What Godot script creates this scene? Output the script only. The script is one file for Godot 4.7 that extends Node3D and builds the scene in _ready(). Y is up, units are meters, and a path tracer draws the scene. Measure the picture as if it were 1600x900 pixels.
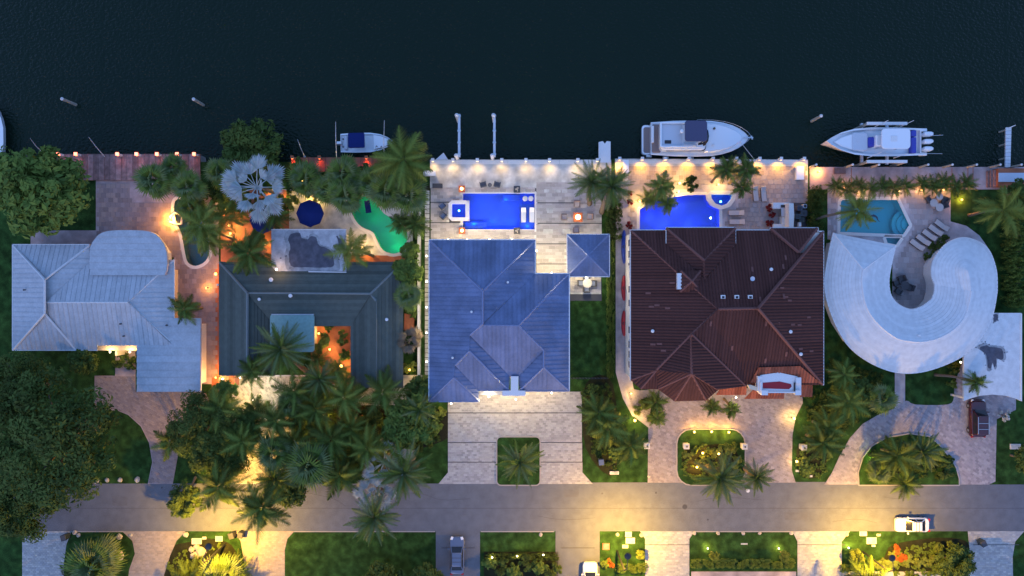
extends Node3D
# A row of canal-side houses at dusk seen straight down from a drone.
# The plan was surveyed in units of 1/12 m about the point under the drone;
# P(a, b, h) turns a plan position seen at height h into metres.

const H := 88.8
const S := 12.0
var used := {}
var mt := {}
var tx := {}
var tx_up := {}
var rng := RandomNumberGenerator.new()

# ------------------------------------------------------------------ helpers
func P(a: float, b: float, h := 0.0) -> Vector3:
	var k := (H - h) / H
	return Vector3((a - 800.0) / S * k, h, (b - 450.0) / S * k)

func PP(list, h := 0.0) -> PackedVector2Array:
	var o := PackedVector2Array()
	for q in list:
		var w := P(q[0], q[1], h)
		o.append(Vector2(w.x, w.z))
	return o

class MB:
	var v := PackedVector3Array()
	var c := PackedColorArray()
	var col := Color.WHITE
	var tinted := false
	func t(a: Vector3, b: Vector3, d: Vector3) -> void:
		v.append(a); v.append(b); v.append(d)
		if tinted:
			c.append(col); c.append(col); c.append(col)
	func q(a: Vector3, b: Vector3, d: Vector3, e: Vector3) -> void:
		t(a, b, d); t(a, d, e)
	# quad that faces away from m
	func qo(a: Vector3, b: Vector3, d: Vector3, e: Vector3, m: Vector3) -> void:
		var n := (d - a).cross(b - a)
		if n.dot((a + d) * 0.5 - m) < 0.0:
			q(a, e, d, b)
		else:
			q(a, b, d, e)
	func to(a: Vector3, b: Vector3, d: Vector3, m: Vector3) -> void:
		var n := (d - a).cross(b - a)
		if n.dot((a + b + d) / 3.0 - m) < 0.0:
			t(a, d, b)
		else:
			t(a, b, d)
	func tup(a: Vector3, b: Vector3, d: Vector3) -> void:
		if (d - a).cross(b - a).y < 0.0:
			t(a, d, b)
		else:
			t(a, b, d)
	func box(m: Vector3, s: Vector3, bs := Basis(), top := 1.0) -> void:
		var p := []
		for y in [-0.5, 0.5]:
			var k: float = top if y > 0.0 else 1.0
			for w in [Vector2(-0.5, -0.5), Vector2(0.5, -0.5), Vector2(0.5, 0.5), Vector2(-0.5, 0.5)]:
				p.append(m + bs * Vector3(w.x * s.x * k, y * s.y, w.y * s.z * k))
		qo(p[0], p[1], p[2], p[3], m); qo(p[4], p[5], p[6], p[7], m)
		for i in 4:
			var j := (i + 1) % 4
			qo(p[i], p[j], p[j + 4], p[i + 4], m)
	static func area(p) -> float:
		var s := 0.0
		for i in p.size():
			var a: Vector2 = p[i]; var b: Vector2 = p[(i + 1) % p.size()]
			s += a.x * b.y - a.y * b.x
		return s
	func flat(poly: PackedVector2Array, y: float) -> void:
		var ix := Geometry2D.triangulate_polygon(poly)
		for i in range(0, ix.size(), 3):
			var a := poly[ix[i]]; var b := poly[ix[i + 1]]; var d := poly[ix[i + 2]]
			tup(Vector3(a.x, y, a.y), Vector3(b.x, y, b.y), Vector3(d.x, y, d.y))
	func prism(poly: PackedVector2Array, y0: float, y1: float, cap := true) -> void:
		if cap:
			flat(poly, y1)
		var ccw := area(poly) > 0.0
		for i in poly.size():
			var a := poly[i]; var b := poly[(i + 1) % poly.size()]
			if ccw:
				q(Vector3(b.x, y0, b.y), Vector3(b.x, y1, b.y), Vector3(a.x, y1, a.y), Vector3(a.x, y0, a.y))
			else:
				q(Vector3(a.x, y0, a.y), Vector3(a.x, y1, a.y), Vector3(b.x, y1, b.y), Vector3(b.x, y0, b.y))
	func tube(pts: Array, rad: Array, n := 7) -> void:
		var rings := []
		for i in pts.size():
			var d: Vector3 = (pts[mini(i + 1, pts.size() - 1)] - pts[maxi(i - 1, 0)]).normalized()
			var u := d.cross(Vector3(0.31, 0.2, 0.93) if absf(d.z) < 0.9 else Vector3(1, 0, 0.1)).normalized()
			var w := d.cross(u)
			var ring := []
			for k in n:
				var f := TAU * k / n
				ring.append(pts[i] + (u * cos(f) + w * sin(f)) * rad[i])
			rings.append(ring)
		for i in pts.size() - 1:
			var m: Vector3 = (pts[i] + pts[i + 1]) * 0.5
			for k in n:
				var j := (k + 1) % n
				qo(rings[i][k], rings[i][j], rings[i + 1][j], rings[i + 1][k], m)
		for e in [0, pts.size() - 1]:
			var inner: Vector3 = pts[1] if e == 0 else pts[pts.size() - 2]
			for k in n:
				to(pts[e], rings[e][k], rings[e][(k + 1) % n], inner)
	func lathe(prof: Array, n := 12, m := Vector3.ZERO) -> void:
		for i in prof.size() - 1:
			for k in n:
				var f0 := TAU * k / n; var f1 := TAU * (k + 1) / n
				var a: Vector2 = prof[i]; var b: Vector2 = prof[i + 1]
				var p0 := m + Vector3(a.x * cos(f0), a.y, a.x * sin(f0)); var p1 := m + Vector3(a.x * cos(f1), a.y, a.x * sin(f1))
				var q0 := m + Vector3(b.x * cos(f0), b.y, b.x * sin(f0)); var q1 := m + Vector3(b.x * cos(f1), b.y, b.x * sin(f1))
				if a.x > 0.0005: t(p0, p1, q1)
				if b.x > 0.0005: t(p0, q1, q0)
	# closed loops of equal length joined one to the next; the last one is filled
	func loft(loops: Array, fill_last := true, fill_first := false) -> void:
		var n: int = loops[0].size()
		var p0 := PackedVector2Array()
		for p in loops[0]: p0.append(Vector2(p.x, p.z))
		var back := area(p0) > 0.0
		for i in loops.size() - 1:
			for k in n:
				var j := (k + 1) % n
				if back:
					q(loops[i][k], loops[i][j], loops[i + 1][j], loops[i + 1][k])
				else:
					q(loops[i][k], loops[i + 1][k], loops[i + 1][j], loops[i][j])
		for w in [[fill_last, loops.size() - 1], [fill_first, 0]]:
			if w[0]:
				var l: Array = loops[w[1]]
				var p2 := PackedVector2Array()
				for p in l: p2.append(Vector2(p.x, p.z))
				var ix := Geometry2D.triangulate_polygon(p2)
				for i in range(0, ix.size(), 3): tup(l[ix[i]], l[ix[i + 1]], l[ix[i + 2]])
	func mesh(m: Material, smooth := false, off := Vector3.ZERO) -> ArrayMesh:
		if off != Vector3.ZERO:
			for i in v.size(): v[i] -= off
		var am: ArrayMesh
		if smooth:
			var st := SurfaceTool.new()
			st.begin(Mesh.PRIMITIVE_TRIANGLES)
			st.set_smooth_group(0)
			for i in v.size():
				if tinted: st.set_color(c[i])
				st.add_vertex(v[i])
			st.generate_normals()
			am = st.commit()
		else:
			var n := PackedVector3Array()
			n.resize(v.size())
			for i in range(0, v.size(), 3):
				var w := (v[i + 2] - v[i]).cross(v[i + 1] - v[i]).normalized()
				if w == Vector3.ZERO: w = Vector3.UP
				n[i] = w; n[i + 1] = w; n[i + 2] = w
			var ar := []
			ar.resize(Mesh.ARRAY_MAX)
			ar[Mesh.ARRAY_VERTEX] = v
			ar[Mesh.ARRAY_NORMAL] = n
			if tinted: ar[Mesh.ARRAY_COLOR] = c
			am = ArrayMesh.new()
			am.add_surface_from_arrays(Mesh.PRIMITIVE_TRIANGLES, ar)
		am.surface_set_material(0, m)
		return am

func numbered(called: String) -> String:
	var k: int = used.get(called, 0)
	used[called] = k + 1
	return called if k == 0 else "%s_%03d" % [called, k]

func tag(o: Node, label: String, category := "", group := "", kind := "") -> Node:
	if label: o.set_meta("label", label)
	if category: o.set_meta("category", category)
	if group: o.set_meta("group", group)
	if kind: o.set_meta("kind", kind)
	return o

func thing(called: String, label: String, category: String, at := Vector3.ZERO, group := "", turn := 0.0) -> Node3D:
	var o := Node3D.new()
	o.name = numbered(called)
	add_child(o)
	o.position = at
	o.rotation.y = turn
	tag(o, label, category, group)
	return o

# a mesh given in world metres becomes a part of parent
func put(parent: Node, called: String, mb: MB, m: Material, smooth := false) -> MeshInstance3D:
	var off := Vector3.ZERO
	var n := parent
	while n != self:
		off += n.position
		n = n.get_parent()
	return add(parent, called, mb.mesh(m, smooth, off))

# a mesh given in the parent's own metres
func own(parent: Node, called: String, mb: MB, m: Material, smooth := false) -> MeshInstance3D:
	return add(parent, called, mb.mesh(m, smooth))

func add(parent: Node, called: String, me: Mesh) -> MeshInstance3D:
	var o := MeshInstance3D.new()
	o.mesh = me
	if parent == self:
		o.name = numbered(called)
		add_child(o)
	else:
		o.name = called
		parent.add_child(o, true)
	return o

func structure(called: String, mb: MB, m: Material, label := "") -> MeshInstance3D:
	var o := put(self, called, mb, m)
	tag(o, label, "", "", "structure")
	return o

func copy(src: Node3D, at: Vector3, turn := 0.0, label := "", k := Vector3.ONE) -> Node3D:
	var base := RegEx.create_from_string("_\\d{3}$").sub(src.name, "")
	var o: Node3D = src.duplicate()
	o.name = numbered(base)
	add_child(o)
	o.position = at
	o.rotation.y = turn
	o.scale = k
	if label: o.set_meta("label", label)
	return o

func omni(parent: Node, at: Vector3, e: float, colour: Color, size := 0.08, called := "bulb_light") -> OmniLight3D:
	var l := OmniLight3D.new()
	l.name = called
	l.light_color = colour.linear_to_srgb()
	l.light_energy = e
	l.light_size = size
	l.omni_range = 40.0
	l.omni_attenuation = 2.0
	l.shadow_enabled = true
	parent.add_child(l, true)
	l.position = at
	return l

# polygon with holes, opened by a hairline slit so that it stays one outline
func pierced(poly: PackedVector2Array, holes: Array) -> PackedVector2Array:
	var far := -1e9
	for p in poly: far = maxf(far, p.y)
	for h in holes:
		var m := Vector2.ZERO
		for p in h: m += p / h.size()
		var slit := PackedVector2Array([m, m + Vector2(0.001, 0), Vector2(m.x + 0.001, far + 5.0), Vector2(m.x, far + 5.0)])
		var cut: Array = Geometry2D.merge_polygons(h, slit)
		var left: Array = Geometry2D.clip_polygons(poly, cut[0])
		var best := 0
		for i in left.size():
			if left[i].size() > left[best].size(): best = i
		poly = left[best]
	return poly

func blob(a: float, b: float, ra: float, rb: float, n := 20, from := 0.0, to := TAU) -> Array:
	var o := []
	for i in n:
		var f := from + (to - from) * i / (n if to - from > 6.2 else n - 1)
		o.append([a + cos(f) * ra, b + sin(f) * rb])
	return o

func rrect(x0: float, y0: float, x1: float, y1: float, r: float, n := 5) -> Array:
	var o := []
	for k in 4:
		var cx := x1 - r if k < 1 or k > 2 else x0 + r
		var cy := y1 - r if k < 2 else y0 + r
		for i in n:
			var f := PI / 2 * (k + float(i) / (n - 1))
			o.append([cx + cos(f) * r, cy + sin(f) * r])
	return o

func smooth_line(pts: Array, per := 5, closed := true) -> Array:
	var o := []
	var n := pts.size()
	for i in (n if closed else n - 1):
		var p := []
		for k in [-1, 0, 1, 2]:
			var j: int = posmod(i + k, n) if closed else clampi(i + k, 0, n - 1)
			p.append(Vector2(pts[j][0], pts[j][1]))
		for s in per:
			var w: Vector2 = p[1].cubic_interpolate(p[2], p[0], p[3], float(s) / per)
			o.append([w.x, w.y])
	if not closed: o.append(pts[n - 1])
	return o

# ------------------------------------------------------------------ materials
func noise_tex(key: String, size: int, freq: float, lo: float, hi: float, kind := FastNoiseLite.TYPE_SIMPLEX_SMOOTH, oct := 4, sd := 1, stretch := false) -> void:
	var n := FastNoiseLite.new()
	n.noise_type = kind
	n.frequency = freq
	n.fractal_octaves = oct
	n.seed = sd
	var im := n.get_seamless_image(size, size)
	if stretch:
		im.resize(size, size / 8)
		im.resize(size, size)
	im.convert(Image.FORMAT_L8)
	var d := im.get_data()
	for i in d.size(): d[i] = int(lo + (hi - lo) * d[i] / 255.0)
	var sum := 0.0
	for i in range(0, d.size(), 37): sum += Color(d[i] / 255.0, 0, 0).srgb_to_linear().r
	tx_up[key] = 1.0 / (sum / (d.size() / 37))
	tx[key] = ImageTexture.create_from_image(Image.create_from_data(size, size, false, Image.FORMAT_L8, d))

func mat(key: String, c: Color, rough := 0.8, tex := "", k := 0.5, tex2 := "", k2 := 0.05, metal := 0.0) -> StandardMaterial3D:
	var m := StandardMaterial3D.new()
	m.resource_name = key
	m.roughness = rough
	m.metallic = metal
	var up := 1.0
	if tex:
		m.albedo_texture = tx[tex]
		m.uv1_triplanar = true
		m.uv1_world_triplanar = true
		m.uv1_scale = Vector3.ONE * k
		up = tx_up[tex]
	if tex2:
		m.detail_enabled = true
		m.detail_blend_mode = BaseMaterial3D.BLEND_MODE_MUL
		m.detail_albedo = tx[tex2]
		m.detail_uv_layer = BaseMaterial3D.DETAIL_UV_2
		m.uv2_triplanar = true
		m.uv2_world_triplanar = true
		m.uv2_scale = Vector3.ONE * k2
		up *= tx_up[tex2]
	m.albedo_color = Color(minf(c.r * up, 1.0), minf(c.g * up, 1.0), minf(c.b * up, 1.0)).linear_to_srgb()
	mt[key] = m
	return m

func leafy(key: String, c: Color, back := 0.35) -> void:
	var m := mat(key, c, 0.6)
	m.vertex_color_use_as_albedo = true
	m.backlight_enabled = true
	m.metallic_specular = 0.22
	m.backlight = Color(back, back, back)

func glow(key: String, c: Color, e: float) -> void:
	var m := mat(key, Color(0.8, 0.75, 0.6), 0.5)
	m.emission_enabled = true
	m.emission = c.linear_to_srgb()
	m.emission_energy_multiplier = e

func make_materials() -> void:
	noise_tex("grain", 512, 0.09, 170, 255)
	noise_tex("fine", 512, 0.35, 120, 255, FastNoiseLite.TYPE_SIMPLEX, 2, 3)
	noise_tex("patch", 512, 0.012, 185, 255, FastNoiseLite.TYPE_SIMPLEX_SMOOTH, 5, 5)
	noise_tex("mottle", 512, 0.02, 228, 255, FastNoiseLite.TYPE_SIMPLEX_SMOOTH, 5, 6)
	noise_tex("worn", 512, 0.018, 130, 255, FastNoiseLite.TYPE_SIMPLEX_SMOOTH, 6, 21)
	noise_tex("turf", 512, 0.25, 60, 255, FastNoiseLite.TYPE_VALUE, 3, 9)
	noise_tex("wave", 512, 0.03, 0, 255, FastNoiseLite.TYPE_SIMPLEX_SMOOTH, 4, 13, true)
	noise_tex("stain", 512, 0.02, 90, 255, FastNoiseLite.TYPE_CELLULAR, 3, 17)
	mat("grass", Color(0.022, 0.056, 0.013), 0.95, "turf", 0.9, "worn", 0.07)
	mat("mulch", Color(0.022, 0.024, 0.011), 0.95, "turf", 0.7, "patch", 0.1)
	mat("soil", Color(0.022, 0.022, 0.013), 0.95, "turf", 0.5)
	mat("asphalt", Color(0.132, 0.142, 0.162), 0.85, "fine", 0.6, "mottle", 0.06)
	mat("road_patch", Color(0.112, 0.118, 0.132), 0.9, "fine", 0.5, "mottle", 0.1)
	mat("kerb", Color(0.34, 0.31, 0.29), 0.85, "grain", 0.7)
	mat("concrete", Color(0.55, 0.48, 0.44), 0.8, "grain", 0.35, "patch", 0.09)
	mat("pale_stone", Color(0.50, 0.47, 0.42), 0.75, "grain", 0.4, "patch", 0.1)
	mat("coping", Color(0.62, 0.60, 0.56), 0.7, "grain", 0.6)
	mat("pink_paving", Color(0.365, 0.285, 0.275), 0.85, "grain", 0.5, "patch", 0.07)
	mat("mauve_paving", Color(0.40, 0.36, 0.365), 0.85, "grain", 0.5, "patch", 0.07)
	mat("white_paving", Color(0.45, 0.43, 0.45), 0.85, "grain", 0.5, "patch", 0.07)
	mat("terracotta", Color(0.36, 0.13, 0.07), 0.85, "grain", 0.5, "patch", 0.08)
	mat("seawall", Color(0.30, 0.27, 0.24), 0.9, "grain", 0.3, "patch", 0.1)
	for k in 3:
		mat("paver_tint%d" % k, Color.WHITE, 0.85, "mottle", 0.8)
		mt["paver_tint%d" % k].vertex_color_use_as_albedo = true
	for k in 3:
		mat("dock_wood%d" % k, Color(0.30, 0.185, 0.165) * (0.72 + 0.2 * k), 0.85, "grain", 0.4, "patch", 0.2)
		mat("red_wood%d" % k, Color(0.26, 0.10, 0.07) * (0.85 + 0.15 * k), 0.85, "grain", 0.6)
		mat("blue_metal%d" % k, Color(0.122, 0.156, 0.265) * (0.94 + 0.06 * k), 0.45, "mottle", 0.25, "patch", 0.05, 0.2)
		mat("white_metal%d" % k, Color(0.40, 0.425, 0.45) * (0.95 + 0.04 * k), 0.5, "mottle", 0.3, "mottle", 0.08)
		mat("snow_roof%d" % k, Color(0.57, 0.59, 0.60) * (0.97 + 0.035 * k), 0.55, "mottle", 0.12)
		mat("clay%d" % k, Color(0.086, 0.037, 0.031) * (0.92 + 0.09 * k), 0.8, "fine", 0.7, "mottle", 0.12)
		mat("clay_red%d" % k, Color(0.33, 0.10, 0.055) * (0.8 + 0.2 * k), 0.8, "fine", 0.7, "mottle", 0.12)
		mat("slate%d" % k, Color(0.082, 0.098, 0.086) * (0.86 + 0.15 * k), 0.75, "fine", 0.7, "mottle", 0.1)
	mat("blue_ridge", Color(0.18, 0.22, 0.36), 0.4, "", 1, "", 1, 0.25)
	mat("clay_ridge", Color(0.17, 0.08, 0.068), 0.8, "fine", 0.7)
	mat("slate_ridge", Color(0.17, 0.20, 0.20), 0.75, "fine", 0.7)
	mat("flat_white", Color(0.54, 0.57, 0.59), 0.6, "grain", 0.3, "mottle", 0.1)
	mat("flat_grey", Color(0.37, 0.39, 0.42), 0.7, "grain", 0.3, "patch", 0.12)
	mat("tar", Color(0.085, 0.09, 0.115), 0.85, "grain", 0.5, "patch", 0.15)
	mat("green_panel", Color(0.20, 0.33, 0.30), 0.5, "mottle", 0.2)
	mat("faint_stain", Color(0.25, 0.27, 0.29), 0.85, "grain", 0.5, "patch", 0.15)
	mat("white_wall", Color(0.66, 0.64, 0.60), 0.8, "grain", 0.3)
	mat("cream_wall", Color(0.62, 0.52, 0.38), 0.8, "grain", 0.3)
	mat("white_paint", Color(0.74, 0.74, 0.73), 0.45, "grain", 0.4)
	mat("gelcoat", Color(0.72, 0.75, 0.78), 0.2)
	mat("gel_grey", Color(0.50, 0.54, 0.60), 0.4, "grain", 0.6)
	mat("teak", Color(0.21, 0.16, 0.15), 0.7, "grain", 0.8)
	mat("navy", Color(0.012, 0.025, 0.13), 0.8, "grain", 0.8)
	mat("dusk_canvas", Color(0.075, 0.08, 0.14), 0.8, "grain", 0.8)
	mat("royal", Color(0.035, 0.05, 0.36), 0.6)
	mat("steel", Color(0.55, 0.56, 0.58), 0.3, "", 1, "", 1, 0.9)
	mat("dark_metal", Color(0.022, 0.022, 0.025), 0.5)
	mat("charcoal", Color(0.05, 0.052, 0.06), 0.7, "grain", 0.8)
	mat("wicker", Color(0.10, 0.105, 0.12), 0.85, "fine", 1.2)
	mat("cushion", Color(0.20, 0.24, 0.34), 0.9, "grain", 0.9)
	mat("sling", Color(0.45, 0.40, 0.38), 0.85, "grain", 0.9)
	mat("bark", Color(0.16, 0.125, 0.095), 0.95, "fine", 0.9)
	mat("pile_wood", Color(0.36, 0.33, 0.27), 0.9, "grain", 0.8)
	mat("rock", Color(0.42, 0.38, 0.32), 0.9, "grain", 0.8, "patch", 0.2)
	mat("red_plastic", Color(0.42, 0.02, 0.025), 0.35)
	mat("blue_plastic", Color(0.02, 0.06, 0.36), 0.35)
	mat("rubber", Color(0.02, 0.02, 0.02), 0.85)
	mat("maroon", Color(0.05, 0.003, 0.007), 0.25, "", 1, "", 1, 0.2)
	mat("slate_blue", Color(0.10, 0.125, 0.19), 0.25, "", 1, "", 1, 0.3)
	mat("car_white", Color(0.74, 0.74, 0.72), 0.25)
	for k in ["maroon", "slate_blue", "car_white", "gelcoat"]:
		mt[k].clearcoat_enabled = true
		mt[k].clearcoat = 0.8
		mt[k].clearcoat_roughness = 0.06
	mat("glass", Color(0.012, 0.014, 0.018), 0.06)
	mat("headlight", Color(0.8, 0.8, 0.8), 0.15)
	mat("taillight", Color(0.35, 0.01, 0.01), 0.25)
	mat("petal_red", Color(0.28, 0.01, 0.02), 0.7)
	mat("petal_orange", Color(0.50, 0.13, 0.02), 0.7)
	mat("bin_plastic", Color(0.03, 0.045, 0.05), 0.5)
	mat("plaster_blue", Color(0.006, 0.07, 0.50), 0.7, "grain", 0.5)
	mat("plaster_green", Color(0.02, 0.42, 0.22), 0.7, "grain", 0.5)
	mat("plaster", Color(0.62, 0.70, 0.76), 0.7, "grain", 0.5)
	mat("plaster_teal", Color(0.02, 0.33, 0.40), 0.7, "grain", 0.4)
	mat("plaster_dark", Color(0.02, 0.10, 0.10), 0.7, "grain", 0.4)
	mat("ink", Color(0.01, 0.02, 0.05), 0.7)
	var w := mat("canal_water", Color(0.0042, 0.0140, 0.0075), 0.1)
	w.metallic_specular = 0.27
	w.heightmap_enabled = true
	w.heightmap_texture = tx["wave"]
	w.heightmap_scale = 14.0
	w.uv1_triplanar = true
	w.uv1_world_triplanar = true
	w.uv1_scale = Vector3(0.10, 0.10, 0.16)
	var pw := mat("pool_water", Color(0.9, 0.97, 1.0), 0.05)
	pw.transparency = BaseMaterial3D.TRANSPARENCY_ALPHA
	pw.albedo_color.a = 0.004
	pw.heightmap_enabled = true
	pw.heightmap_texture = tx["grain"]
	pw.heightmap_scale = 3.0
	pw.uv1_triplanar = true
	pw.uv1_world_triplanar = true
	pw.uv1_scale = Vector3.ONE * 0.15
	for k in mt:
		for word in ["grass", "mulch", "soil", "asphalt", "clay", "slate", "paving", "paver", "wood", "terracotta", "tar", "bark", "concrete", "pale_stone", "navy", "dusk_canvas"]:
			if word in k: mt[k].metallic_specular = 0.2
	mt["slate_blue"].metallic_specular = 0.5
	leafy("leaf_dark", Color(0.070, 0.105, 0.022))
	leafy("leaf_mid", Color(0.125, 0.185, 0.036))
	leafy("leaf_lime", Color(0.17, 0.215, 0.04))
	leafy("leaf_grey", Color(0.145, 0.19, 0.075))
	leafy("leaf_silver", Color(0.38, 0.425, 0.415))
	leafy("leaf_gold", Color(0.17, 0.21, 0.04))
	leafy("leaf_brown", Color(0.16, 0.12, 0.08))
	leafy("leaf_red", Color(0.22, 0.02, 0.02))
	leafy("leaf_orange", Color(0.34, 0.09, 0.02))
	leafy("leaf_white", Color(0.5, 0.5, 0.46))
	glow("lamp_warm", Color(1.0, 0.58, 0.12), 6.0)
	glow("lamp_amber", Color(1.0, 0.42, 0.06), 5.0)
	glow("lamp_white", Color(1.0, 0.86, 0.62), 10.0)
	glow("lamp_red", Color(1.0, 0.16, 0.05), 5.0)
	glow("lens_blue", Color(0.1, 0.75, 1.0), 4.0)
	glow("lens_green", Color(0.1, 1.0, 0.4), 2.0)
	glow("flame", Color(1.0, 0.55, 0.18), 14.0)
	glow("window_warm", Color(1.0, 0.7, 0.35), 1.6)

const WARM := Color(1.0, 0.60, 0.16)
const AMBER := Color(1.0, 0.40, 0.06)
const CREAM := Color(1.0, 0.80, 0.48)

# ------------------------------------------------------------------ ground, roads, paving
var pools := []   # outlines in metres, cut out of whatever lies over them

func slab(called: String, poly: Array, h: float, thick: float, m: Material, label := "", holes := []) -> MeshInstance3D:
	var mb := MB.new()
	mb.prism(pierced(PP(poly), holes), h - thick, h)
	return structure(called, mb, m, label)

# small pavers laid as real blocks over a bed, too small to pick apart
func pave(parent: Node, poly: Array, h: float, size: Vector2, cols: Array, holes := [], turn := 0.0, seed_ := 1, gap := 0.012) -> void:
	var p := PP(poly)
	var lo := Vector2(1e9, 1e9); var hi := -lo
	for q in p:
		lo = lo.min(q); hi = hi.max(q)
	var r := RandomNumberGenerator.new()
	r.seed = seed_
	var m := (lo + hi) / 2.0
	var reach := (hi - lo).length() / 2.0 if turn != 0.0 else 0.0
	var e := (hi - lo) / 2.0
	if turn != 0.0: e = Vector2(reach, reach)
	var spots := []
	var rim := MB.new()
	rim.tinted = true
	var row := 0
	var y := -e.y
	while y < e.y:
		var x := -e.x - (size.x * 0.5 if row % 2 else 0.0)
		while x < e.x:
			var q := m + Vector2(x, y).rotated(turn)
			var ok := true
			var some := false
			for w in [Vector2(-0.5, -0.5), Vector2(0.5, -0.5), Vector2(0.5, 0.5), Vector2(-0.5, 0.5)]:
				var k = q + (w * size).rotated(turn)
				if not Geometry2D.is_point_in_polygon(k, p): ok = false
				else: some = true
				for hole in holes:
					if Geometry2D.is_point_in_polygon(k, hole):
						ok = false
						some = false
						break
				if not ok and not some and holes.size() > 0: break
			if ok: spots.append(q)
			elif some:
				var cell := PackedVector2Array()
				for w in [Vector2(-0.5, -0.5), Vector2(0.5, -0.5), Vector2(0.5, 0.5), Vector2(-0.5, 0.5)]: cell.append(q + (w * (size - Vector2(gap, gap))).rotated(turn))
				for part in Geometry2D.intersect_polygons(cell, p):
					var c: Color = cols[r.randi() % cols.size()]
					var f := r.randf_range(0.86, 1.12)
					rim.col = Color(c.r * f, c.g * f, c.b * f)
					rim.flat(part, h + 0.02)
			x += size.x
		y += size.y
		row += 1
	if spots.is_empty(): return
	var b := MB.new()
	b.box(Vector3(0, 0.006, 0), Vector3(size.x - gap, 0.028, size.y - gap), Basis(), 0.96)
	var mm := MultiMesh.new()
	mm.transform_format = MultiMesh.TRANSFORM_3D
	mm.use_colors = true
	mm.mesh = b.mesh(mt["paver_tint0"])
	mm.instance_count = spots.size()
	for i in spots.size():
		mm.set_instance_transform(i, Transform3D(Basis(Vector3.UP, -turn), Vector3(spots[i].x, h + r.randf() * 0.004, spots[i].y)))
		var c: Color = cols[r.randi() % cols.size()]
		var f := r.randf_range(0.86, 1.12)
		mm.set_instance_color(i, Color(c.r * f, c.g * f, c.b * f))
	var o := MultiMeshInstance3D.new()
	o.multimesh = mm
	o.name = "pavers"
	tag(o, "", "", "", "stuff")
	parent.add_child(o, true)
	if rim.v.size() > 0: tag(put(parent, "cut_pavers", rim, mt["paver_tint0"]), "", "", "", "stuff")

func curb(parent: Node, line: Array, h: float, w: float, tall: float, m: Material, called := "kerb_stone") -> void:
	for i in line.size() - 1:
		var a := P(line[i][0], line[i][1], h); var b := P(line[i + 1][0], line[i + 1][1], h)
		var d := b - a
		var mb := MB.new()
		mb.box((a + b) / 2.0 + Vector3(0, tall / 2.0, 0), Vector3(d.length(), tall, w), Basis(Vector3.UP, -atan2(d.z, d.x)))
		put(parent, called, mb, m)

# sunken basin with water, coping, lamps in the water
func pool(label: String, outline: Array, lamps: Array, c: Color, e: float, wall: Material, lens: Material, cope: Material, deep := 1.5, level := -0.12, cope_w := 0.35, top := 0.06) -> Node3D:
	var p := PP(outline)
	var m := Vector2.ZERO
	for q in p: m += q / p.size()
	var root := thing("swimming_pool", label, "pool", Vector3(m.x, 0, m.y))
	var mb := MB.new()
	var tight: PackedVector2Array = Geometry2D.offset_polygon(p, -0.006)[0]
	mb.flat(tight, -deep)
	mb.prism(tight, -deep, top - 0.005, false)
	put(root, "basin", mb, wall)
	var w := MB.new()
	var inner: PackedVector2Array = Geometry2D.offset_polygon(p, -0.012)[0]
	w.flat(inner, level)
	put(root, "water", w, mt["pool_water"])
	if cope:
		var big: PackedVector2Array = Geometry2D.offset_polygon(p, cope_w, Geometry2D.JOIN_ROUND)[0]
		var cb := MB.new()
		cb.prism(pierced(big, [Geometry2D.offset_polygon(p, -0.05)[0]]), 0.0, top)
		put(root, "coping", cb, cope)
	for q in lamps:
		var at := P(q[0], q[1]) - root.position
		at.y = level - (q[2] if q.size() > 2 else 0.5)
		if lens and (q.size() > 3):
			var lb := MB.new()
			lb.lathe([Vector2(0, -0.05), Vector2(0.14, -0.04), Vector2(0.14, 0.02), Vector2(0, 0.05)], 10, at)
			own(root, "pool_lamp", lb, lens)
		omni(root, at + Vector3(0, 0.12, 0), e * (q[3] if q.size() > 3 else 1.0), c, 0.12, "pool_light")
	return root

var shore := [[-900, 243], [120, 243], [313, 243], [314, 253], [454, 253], [455, 246], [600, 246], [601, 252], [671, 252], [672, 249.5], [955, 249.5], [960, 248], [1262, 249.5], [1264, 261], [2600, 261]]
var pool_lines := {
	"home": [[723, 302], [836, 302], [836, 359], [723, 359], [723, 345], [733, 345], [733, 314], [723, 314]],
	"spa": [[706, 318.5], [728, 318.5], [728, 340.5], [706, 340.5]],
	"green": [[549, 321], [560, 308], [573, 305], [586, 313], [600, 333], [622, 345], [635, 359], [637, 375], [629, 391], [615, 397], [598, 391], [589, 376], [582, 363], [565, 355], [553, 341]],
	"clay": [[999, 327], [1014, 318], [1038, 309.5], [1072, 304.5], [1103, 304], [1104, 312], [1110, 321], [1124, 327], [1125, 374], [999, 374]],
	"clay_spa": [[1109, 304], [1143, 304], [1142, 311], [1136, 319], [1126, 322.5], [1116, 319], [1110, 311]],
	"curve": [[1313, 315], [1316, 312], [1402, 312], [1421, 352], [1411, 367], [1312, 363]],
	"curve_spa": [[1383, 371], [1408, 371.5], [1400, 383], [1386, 380]],
	"teal": [[272, 318], [280, 310], [296, 316], [310, 335], [322, 360], [328, 390], [322, 408], [306, 416], [293, 410], [288, 392], [283, 365], [274, 345]],
}

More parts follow.
